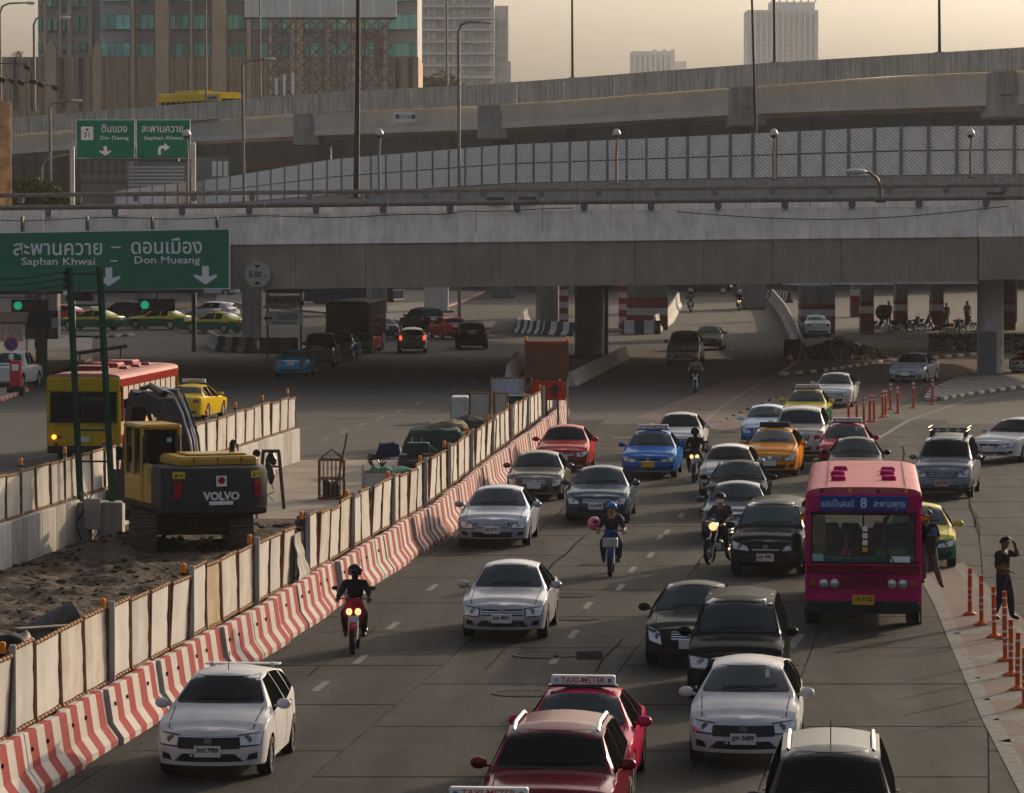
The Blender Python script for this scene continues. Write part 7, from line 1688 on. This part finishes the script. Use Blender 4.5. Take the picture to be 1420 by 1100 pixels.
# ================================================================ PEOPLE
M_SKIN = mat('skin', (.26, .135, .08), .6, var=.06); M_HAIR = mat('black_hair', (.012, .010, .009), .6, var=.2)
def cloth(n, c): return mat('cloth_' + n, c, .9, var=.2, scale=12)
def person(label, loc, rz, J, shirt, trousers, shoes=None, sleeves=True, hair=True, helmet=None, mask=None, detail=True, group=None, skin=None, visor=True, barefoot=False, bulk=1.0):
    """One continuous body grown from a joint skeleton; J gives joint positions in the person's frame (front is -Y)."""
    t = thing('person', label, 'person', loc, rz, group); V, E, Rd, T = [], [], [], []
    def nd(p, r, par=None, tg='shirt'):
        V.append(tuple(p)); Rd.append(r * (bulk if tg in ('shirt', 'trousers') else 1)); T.append(tg)
        if par is not None: E.append((par, len(V) - 1))
        return len(V) - 1
    J = {k: Vector(v) for k, v in J.items()}
    pv = nd(J['pelvis'], .135, None, 'trousers'); ab = nd(J['pelvis'].lerp(J['chest'], .5), .125, pv); ch = nd(J['chest'], .155, ab); nk0 = nd(J['chest'].lerp(J['neck'], .65), .11, ch); nk = nd(J['neck'], .055, nk0, 'skin')
    h = J['head']; dn = (h - J['neck']).normalized(); fw = J.get('face', Vector((0, -1, 0))).normalized()
    h1 = nd(h - dn * .05 + fw * .015, .082, nk, 'skin'); h2 = nd(h + dn * .03, .098, h1, 'skin'); h3 = nd(h + dn * .09 - fw * .01, .075, h2, 'skin')
    for s in ('l', 'r'):
        sh = nd(J['sh_' + s], .078, nk0); el = nd(J['el_' + s], .054, sh, 'shirt' if sleeves else 'skin'); m1 = nd(J['el_' + s].lerp(J['ha_' + s], .5), .046, el, 'shirt' if sleeves is True else 'skin'); wr = nd(J['ha_' + s], .028, m1, 'skin')
        d = (J['ha_' + s] - J['el_' + s]).normalized(); pa = nd(J['ha_' + s] + d * .055, .034, wr, 'skin')
        if detail:
            side = d.cross(Vector((0, 0, 1))); side = side.normalized() if side.length > .2 else Vector((1, 0, 0)); dn2 = side.cross(d).normalized()
            if dn2.z > 0: dn2 = -dn2
            for k, l in enumerate((.066, .075, .07, .055)):
                o = side * (k - 1.5) * .019; q = nd(J['ha_' + s] + d * .095 + o, .0095, pa, 'skin'); q2 = nd(J['ha_' + s] + d * (.095 + l * .5) + o + dn2 * .015, .0088, q, 'skin'); nd(J['ha_' + s] + d * (.095 + l * .7) + o + dn2 * .042, .0080, q2, 'skin')
            th_ = -side if s == 'l' else side
            q = nd(J['ha_' + s] + d * .045 + th_ * .042, .011, pa, 'skin'); nd(J['ha_' + s] + d * .085 + th_ * .055 + dn2 * .02, .0095, q, 'skin')
        hp = nd(J['hi_' + s], .118, pv, 'trousers'); kn = nd(J['kn_' + s], .080, hp, 'trousers'); cf = nd(J['kn_' + s].lerp(J['an_' + s], .4), .072, kn, 'trousers'); an = nd(J['an_' + s], .054, cf, 'trousers' if not barefoot else 'skin'); nd(J['to_' + s], .036, an, 'shoes')
    me = bpy.data.meshes.new('body'); me.from_pydata(V, E, []); o = bpy.data.objects.new('tmp', me); COL.objects.link(o)
    md = o.modifiers.new('s', 'SKIN'); md.use_smooth_shade = True
    for i, sv in enumerate(me.skin_vertices[0].data): sv.radius = (Rd[i], Rd[i]); sv.use_root = (i == 0)
    md2 = o.modifiers.new('u', 'SUBSURF'); md2.levels = 2 if detail else 1; md2.render_levels = md2.levels
    bpy.context.view_layer.update(); em = bpy.data.meshes.new_from_object(o.evaluated_get(bpy.context.evaluated_depsgraph_get())); bpy.data.objects.remove(o)
    em.name = 'body'; em.materials.clear(); ms = {'shirt': shirt, 'trousers': trousers, 'skin': skin or M_SKIN, 'shoes': shoes or M_PLAST}; ks = list(ms)
    for k in ks: em.materials.append(ms[k])
    Vv = [Vector(v) for v in V]
    segs = [(Vv[a], Vv[b], T[b] if not (T[b] == 'shirt' and T[a] == 'trousers' and b != ab) else 'trousers') for a, b in E]
    idx = []
    for pl in em.polygons:
        c = pl.center; best = (9, 'shirt')
        for a, b, tg in segs:
            ab_ = b - a; k = max(0, min(1, (c - a).dot(ab_) / max(1e-9, ab_.length_squared))); dd_ = (c - a - ab_ * k).length
            if dd_ < best[0]: best = (dd_, tg)
        idx.append(ks.index(best[1]))
    em.polygons.foreach_set('material_index', idx); em.polygons.foreach_set('use_smooth', [True] * len(idx)); em.update(); obj('body', em, t)
    sd = fw.cross(dn).normalized()
    if detail and not (helmet and visor):
        for s in (-1, 1): MB().sphere(h + fw * .088 + sd * s * .034 + dn * .018, .012, 8, 6).build('eye', mat('eye_dark', (.02, .015, .012), .3, var=0), t)
        mb = MB(); c = h + fw * .10 - dn * .012; mb.add([c + dn * .03, c + sd * .014 - dn * .012, c - sd * .014 - dn * .012, c + fw * .022 - dn * .008], [(0, 1, 3), (0, 3, 2), (1, 2, 3), (0, 2, 1)]); mb.build('nose', skin or M_SKIN, t)
        mb = MB(); mb.tube([h + fw * .088 - dn * .05 - sd * .02, h + fw * .097 - dn * .052, h + fw * .088 - dn * .05 + sd * .02], .006, 5); mb.build('mouth', mat('lip', (.20, .06, .05), .5, var=0), t)
        for s in (-1, 1): MB().sphere(h + sd * s * .098, .022, 8, 6, (.5, 1, 1.4)).build('ear', skin or M_SKIN, t)
    def cap(nm, r, m, lo, sq=1.0, th0=0.0):
        mb = MB(); n, k = 16, 9; vs = []
        for i in range(k + 1):
            for j in range(n):
                b = 2 * math.pi * j / n; fr_k = max(0, math.sin(b)) ** .7; a = (1.96 - (fr_k * (.95 if lo == 'hair' else (.62 if lo == 'open' else -.35)))) * i / k; q = sd * math.cos(b) * math.sin(a) + fw * math.sin(b) * math.sin(a) * 1.08 + dn * math.cos(a)
                z = q.dot(dn)
                if lo == 'face' and q.dot(fw) > .35 and z < .35: q = q * .86
                vs.append(h + dn * .03 + q * r)
        mb.add(vs, [(i * n + j, i * n + (j + 1) % n, (i + 1) * n + (j + 1) % n, (i + 1) * n + j) for i in range(k) for j in range(n)] + [tuple(range(n))]); return mb.build(nm, m, t, smooth=60)
    if helmet:
        hm = cap('helmet', .138, helmet, 'full' if visor else 'open')
        if visor:
            mb = MB(); vs = []; n = 10
            for zz in (-.075, .045):
                for i in range(n + 1):
                    a = -1.15 + 2.3 * i / n; vs.append(h + dn * (.02 + zz) + (fw * math.cos(a) + sd * math.sin(a)) * (.146 if zz > 0 else .140))
            mb.add(vs, [(i, i + 1, n + 2 + i, n + 1 + i) for i in range(n)]); mb.build('visor', mat('smoked_visor', (.012, .012, .014), .08, var=0, spec=.8), hm, smooth=60, fix=False)
    elif hair: cap('hair', .111, M_HAIR, 'hair')
    if mask:
        mb = MB(); vs = []; n = 8
        for zz, rr in ((-.085, .085), (-.03, .108), (.005, .104)):
            for i in range(n + 1):
                a = -1.3 + 2.6 * i / n; vs.append(h + dn * zz + (fw * math.cos(a) * 1.02 + sd * math.sin(a)) * rr)
        mb.add(vs, [(j * (n + 1) + i, j * (n + 1) + i + 1, (j + 1) * (n + 1) + i + 1, (j + 1) * (n + 1) + i) for j in range(2) for i in range(n)]); mb.build('face_mask', mask, t, smooth=60)
    return t
def ride(dz=0.0, lean=0.0, by=0.0, wide=1.0, down=False):
    J = {'pelvis': (0, .26 + by, .84), 'chest': (0, .14 + by - lean, 1.17), 'neck': (0, .07 + by - lean, 1.37), 'head': (0, .03 + by - lean * 1.2, 1.53)}
    for s, k in (('l', 1), ('r', -1)):
        J['sh_' + s] = (k * .185, .11 + by - lean, 1.30); J['el_' + s] = (k * .30 * wide, -.08 + by * .6, 1.10); J['ha_' + s] = (k * .30, -.33 if by == 0 else by - .30, 1.05)
        J['hi_' + s] = (k * .10, .22 + by, .84); J['kn_' + s] = (k * .19, -.20 + by, .74); J['an_' + s] = (k * .17, -.02 + by * .8, .36); J['to_' + s] = (k * .18, -.17 + by * .8, .31)
    if down: J['kn_r'] = (-.24, -.10, .60); J['an_r'] = (-.30, .05, .13); J['to_r'] = (-.31, -.10, .08)
    return {k: Vector(v) for k, v in J.items()}
# ================================================================ MOTORCYCLES
def motorcycle(label, p, rz, body, style='scooter', lit=True, group='motorcycles', far=False, basket=False):
    t = thing('motorcycle' if style != 'scooter' else 'scooter', label, 'motorcycle', p, rz, group); r = .285 if style == 'scooter' else .31; wb = .62 if style == 'scooter' else .70
    n = 12 if far else 24; w_ = .05
    for y in (-wb, wb):
        mb = MB(); mb.lathe([(r * .80, -w_ * .7), (r * .93, -w_), (r, -w_ * .4), (r, w_ * .4), (r * .93, w_), (r * .80, w_ * .7), (r * .80, -w_ * .7)], n, axis='X', caps=False); wl = mb.build('wheel', M_TYRE, t, (0, y, r), smooth=50)
        mb = MB(); mb.lathe([(r * .82, -.02), (r * .82, .02), (r * .74, .02), (r * .74, -.02), (r * .82, -.02)], n, axis='X', caps=False); mb.lathe([(.05, -.05), (.05, .05)], 10, axis='X')
        for k in range(10): a = k / 10 * 6.283; mb.tube([(0, .04 * math.cos(a), .04 * math.sin(a)), (0, r * .78 * math.cos(a + .15), r * .78 * math.sin(a + .15))], .007, 4)
        mb.build('rim', M_ALLOY, wl)
    hy, hz = -.36, 1.0
    mb = MB()
    for x in (-.075, .075): mb.tube([(x, -wb, r), (x, hy - .02, hz - .25)], .024, 8); mb.tube([(x, hy - .02, hz - .25), (x, hy + .04, hz)], .02, 8)
    mb.build('fork', M_CHROME if style != 'scooter' else M_STEEL, t, smooth=50)
    mb = MB(); mb.tube([(-.33, hy + .10, hz + .02), (-.18, hy + .02, hz + .05), (0, hy, hz + .02), (.18, hy + .02, hz + .05), (.33, hy + .10, hz + .02)], .014, 6); hb_ = mb.build('handlebar', M_PLAST, t)
    for s in (-1, 1): mb = MB(); mb.tube([(s * .26, hy + .07, hz + .04), (s * .34, hy + .02, hz + .22)], .008, 5); mb.sphere((s * .36, hy + .02, hz + .25), 1, 8, 6, (.065, .02, .045)); mb.build('mirror', M_PLAST, t)
    pr = [(-wb - r * .9, r * 1.3), (-wb - r * .6, r * 1.9), (-wb, r * 2.12), (-wb + r * .7, r * 1.85)]
    mb = MB(); mb.add([(x, y, z - abs(x) * .4) for y, z in pr for x in (-.065, 0, .065)], [(i * 3 + j, i * 3 + j + 1, i * 3 + 4 + j, i * 3 + 3 + j) for i in range(3) for j in range(2)]); mb.build('front_fender', body, t, smooth=60)
    mb = MB(); mb.tube([(0, hy, hz - .25), (0, -.05, .42), (0, .45, .50)], .04, 6); mb.tube([(0, .05, .60), (0, .62, .62)], .035, 6)
    for x in (-.11, .11): mb.tube([(x, .30, .40), (x, wb, r)], .025, 6); mb.tube([(x, wb, r), (x, .45, .68)], .022, 6)
    mb.build('frame', M_DSTEEL, t); mb = MB(); mb.box((0, .05, .40), (.26, .42, .26), 0, .05); mb.tube([(.13, .1, .30), (.15, .75, .36)], .045, 8); mb.build('engine', M_STEEL, t)
    mb = MB(); mb.sphere((0, .38, .76), 1, 12, 8, (.14, .40, .07)); mb.build('seat', M_PLAST, t, smooth=60)
    mb = MB(); mb.sphere((0, .46, .66), 1, 12, 8, (.125, .36, .10)); mb.build('tail', body, t, smooth=60); MB().sphere((0, .82, .70), .05, 8, 6).build('tail_light', M_TAIL, t)
    if style == 'scooter':
        mb = MB(); vs = []
        prof = [(.10, -.02, .40), (.20, -.16, .50), (.23, -.26, .70), (.19, -.34, .88), (.15, -.38, 1.00), (.10, -.34, 1.06)]
        for w2, y, z in prof: vs += [(-w2, y + .06, z), (-w2 * .55, y - .04, z), (0, y - .09, z), (w2 * .55, y - .04, z), (w2, y + .06, z)]
        mb.add(vs, [(i * 5 + j, i * 5 + j + 1, i * 5 + 6 + j, i * 5 + 5 + j) for i in range(5) for j in range(4)]); mb.add([(x, y + .05, z) for x, y, z in vs], [(i * 5 + j, i * 5 + 5 + j, i * 5 + 6 + j, i * 5 + j + 1) for i in range(5) for j in range(4)]); mb.build('leg_shield', body, t, smooth=60)
        for s in (-1, 1):
            hl_ = MB(); hl_.sphere((s * .085, -.40, .80), 1, 10, 7, (.06, .05, .07)); hl_.build('headlight', M_LIT if lit else M_LAMPG, t, smooth=60)
        plate(t, (0, -.44, .66), None, w=.2, h=.13)
    else:
        MB().sphere((0, -.02, .86), 1, 12, 8, (.14, .27, .13)).build('fuel_tank', body, t, smooth=60)
        MB().lathe([(.10, .02), (.095, -.08), (.06, -.11), (.01, -.12)], 16, (0, hy - .08, hz - .10), 'Y').build('headlight', M_LIT if lit else M_LAMPG, t, smooth=60)
        MB().lathe([(.112, .04), (.112, -.02), (.10, -.02)], 16, (0, hy - .08, hz - .10), 'Y', False).build('headlight_ring', M_CHROME, t)
        for s in (-1, 1): MB().sphere((s * .17, hy - .04, hz - .08), .032, 8, 6).build('indicator', M_AMBER, t)
    if basket: mb = MB(); mb.box((0, hy - .20, .78), (.34, .22, .22), 0, .02); mb.build('basket', M_STEEL, t)
    return t
REDS = paint('scooter_red', (.30, .01, .03), .2, .25); BLUS = paint('scooter_blue', (.010, .028, .13), .2, .25); BLKS = paint('scooter_black', (.015, .015, .018), .2, .3)
def rider(bl, px, py, rz, col, style, shirt, trou, helm, rl, vis=True, mask=None, det=True, lit=True, by=0, down=False, skin=None, sc_=1.0, basket=False, sleeves=True):
    p = G(px, py); f = Vector((math.sin(R(rz)), -math.cos(R(rz)), 0)); c = p - f * .66
    motorcycle(bl, c, R(rz), col, style, lit, far=not det, basket=basket); t = person(rl, c, R(rz), ride(lean=.02, down=down), shirt, trou, M_PLAST, sleeves, True, helm, mask, det, 'riders on motorcycles', visor=vis, bulk=1.16, skin=skin); return c
C_BLK = cloth('black', (.013, .013, .015)); C_NAVY = cloth('navy', (.018, .02, .035)); C_GRY = cloth('grey', (.12, .11, .10)); C_OLV = cloth('brown_grey', (.045, .04, .036)); C_TAN = cloth('tan', (.20, .15, .10)); C_DEN = cloth('denim', (.03, .04, .06))
H_BLK = paint('helmet_black', (.015, .015, .017), .1, .15); H_BLU = paint('helmet_blue', (.02, .16, .45), .1, .2); H_WHT = paint('helmet_white', (.5, .48, .46), .1, .2); H_RED = paint('helmet_red', (.25, .02, .02), .1, .2)
rider('red scooter with both headlamps lit riding beside the barrier', 489, 908, -2, REDS, 'scooter', C_BLK, C_BLK, H_BLK, 'rider all in black with a dark full helmet on the red scooter', skin=C_BLK)
c = rider('blue scooter with a front basket carrying two people', 846, 800, -4, BLUS, 'scooter', C_NAVY, C_NAVY, H_BLU, 'rider in a dark shirt and open blue helmet on the blue scooter', vis=False, basket=True)
person('passenger peering round the blue helmet rider', c, R(-4), {k: (v + Vector((-.06, .10, .03)) if k in ('head', 'neck') else v) for k, v in ride(by=.34).items()}, C_OLV, C_NAVY, detail=True, group='riders on motorcycles', bulk=1.12)
b_ = MB(); b_.sphere((0, 0, 0), .155, 16, 10, (1, 1, 1.08)); b_.lathe([(.02, -.19), (.006, -.165)], 8); bp = b_.build('balloon', mat('pink_balloon', (.50, .10, .16), .3, var=.03, coat=.4), None, c + Vector((-.40, -.0, 1.18)), smooth=60); tag(bp, 'pink balloon held beside the rider in the blue helmet', 'balloon')
rider('black roadster motorcycle with its round headlamp lit squeezing past the dark people carrier', 985, 783, -24, BLKS, 'roadster', C_OLV, C_BLK, H_BLK, 'rider with a white face mask and black open helmet on the roadster', vis=False, mask=M_WHITE, down=True)
rider('dark scooter with a bright lamp between the blue taxi and white hatchback', 962, 670, -6, BLKS, 'scooter', C_BLK, C_BLK, H_BLK, 'rider in a black jacket between the blue taxi and white hatchback', det=True, skin=C_BLK)
rider('dim scooter in the shade ahead of the white and silver off-roader', 964, 545, -4, BLKS, 'scooter', C_GRY, C_DEN, H_RED, 'rider in grey with a dark red helmet ahead of the off-roader', lit=False)
rider('small scooter coming down the ramp on its left side', 957, 434, -6, BLKS, 'scooter', cloth('dull_red', (.12, .02, .02)), C_BLK, H_BLK, 'rider in a dull red top on the ramp', det=False, lit=False)
rider('scooter with a dazzling headlamp coming down the ramp', 1025, 432, -4, BLKS, 'scooter', C_BLK, C_BLK, H_WHT, 'rider in a pale helmet behind the dazzling headlamp', det=False)
for px, py, rz, col, nm in ((1218, 462, 60, BLKS, 'parked black motorcycle loaded with bags under the overpass'), (1250, 461, 75, BLUS, 'parked blue scooter under the overpass'), (1266, 461, 65, BLKS, 'parked dark scooter right of the blue one'), (1282, 459, 70, BLKS, 'parked scooter in the deep shade of the piers'), (1322, 466, 85, BLUS, 'low blue and silver scooter parked at the hedge end'), (1338, 460, 65, REDS, 'parked reddish scooter behind the hedge')):
    motorcycle(nm, G(px, py), R(rz), col, 'scooter', False, 'parked motorcycles under the overpass', True)
p = G(1225, 460); t = thing('luggage_bundle', 'black bundle piled on the parked motorcycle under the overpass', 'bundle', p + Vector((0, .1, .85))); mb = MB(); mb.sphere((0, 0, .45), 1, 10, 7, (.55, .4, .55)); mb.build('bag', C_BLK, t, smooth=60)
for px, py, l_, sh_ in ((1341, 452, 'man in tan standing among the parked scooters', C_TAN), (1232, 452, 'man in dark clothes standing by the parked motorcycles', C_BLK), (1312, 455, 'man in a reddish vest standing in deep shade by the piers', cloth('rust', (.16, .04, .015)))):
    J = {'pelvis': (0, 0, .95), 'chest': (0, 0, 1.28), 'neck': (0, -.01, 1.47), 'head': (0, -.02, 1.62)}
    for s, k in (('l', 1), ('r', -1)): J.update({'sh_' + s: (k * .18, 0, 1.40), 'el_' + s: (k * .24, .02, 1.12), 'ha_' + s: (k * .24, -.08, .88), 'hi_' + s: (k * .09, 0, .92), 'kn_' + s: (k * .10, -.02, .50), 'an_' + s: (k * .11, 0, .10), 'to_' + s: (k * .12, -.14, .05)})
    person(l_, G(px, py), R(20), J, sh_, C_DEN, detail=False, group='men by the parked scooters')
# walking man at the right, shading his face with one hand
J = {'pelvis': (0, 0, .94), 'chest': (0, .02, 1.28), 'neck': (0, .0, 1.47), 'head': (0, -.03, 1.62), 'face': (0, -1, .02),
     'sh_l': (.18, .02, 1.40), 'el_l': (.26, -.22, 1.36), 'ha_l': (.13, -.20, 1.56), 'sh_r': (-.18, .02, 1.40), 'el_r': (-.24, .06, 1.13), 'ha_r': (-.16, -.18, 1.06),
     'hi_l': (.09, 0, .91), 'kn_l': (.10, -.12, .51), 'an_l': (.10, -.16, .10), 'to_l': (.11, -.32, .05), 'hi_r': (-.09, 0, .91), 'kn_r': (-.10, .02, .50), 'an_r': (-.10, .17, .11), 'to_r': (-.11, .03, .04)}
person('man in dark clothes walking with one hand raised to his face', G(1391, 861), R(62), J, C_BLK, C_NAVY, sleeves='short', skin=mat('brown_skin', (.13, .065, .04), .7, var=.06), bulk=1.12)
# bus conductor leaning out of the pink bus door
J = {'pelvis': (0, 0, 1.22), 'chest': (-.03, -.04, 1.55), 'neck': (-.04, -.06, 1.73), 'head': (-.03, -.08, 1.89), 'sh_l': (.14, -.04, 1.66), 'el_l': (.22, -.16, 1.42), 'ha_l': (.10, -.26, 1.30), 'sh_r': (-.22, -.02, 1.66), 'el_r': (-.36, .08, 1.80), 'ha_r': (-.40, .02, 2.0),
     'hi_l': (.08, 0, 1.19), 'kn_l': (.16, -.08, .79), 'an_l': (.28, .0, .40), 'to_l': (.33, -.13, .34), 'hi_r': (-.09, 0, 1.19), 'kn_r': (-.08, -.08, .82), 'an_r': (-.10, .08, .48), 'to_r': (-.10, -.08, .44)}
pc = G(1291, 838); pp = person('person in grey trousers leaning out of the open side of the pink bus', (pc.x - .02, pc.y + .5, 0), R(-4), J, cloth('conductor_black', (.014, .014, .016)), C_GRY, mat('brown_shoe', (.10, .05, .03), .7), sleeves='short')
MB().box((.11, -.08, 1.46), (.16, .26, .34), 0, .04).build('blue_bag', mat('bag_blue', (.03, .14, .30), .7, var=.2), pp)
p = G(572, 622); o_ = draped(None, 0, 0, .55, .5, .35, mat('red_cloth', (.30, .03, .03), .9, var=.5, scale=4), 'bundled_vest', seed=4, skirt=.3); o_.location = p; tag(o_, 'red and green work vest heaped beyond the covered machine', 'vest')
# ================================================================ HAZE
hb = MB(); hb.box((0, 1765, 90), (1900, 3660, 182.4))
hz = stuff(hb.build('haze', None if False else mat('haze_air', (1, 1, 1), var=0)))
m = MATS['haze_air']; nt = m.node_tree; nt.nodes.clear()
out = nt.nodes.new('ShaderNodeOutputMaterial'); pv = nt.nodes.new('ShaderNodeVolumePrincipled')
pv.inputs['Density'].default_value = HAZE
pv.inputs['Color'].default_value = (.88, .88, .88, 1); pv.inputs['Anisotropy'].default_value = .1
nt.links.new(pv.outputs[0], out.inputs['Volume'])
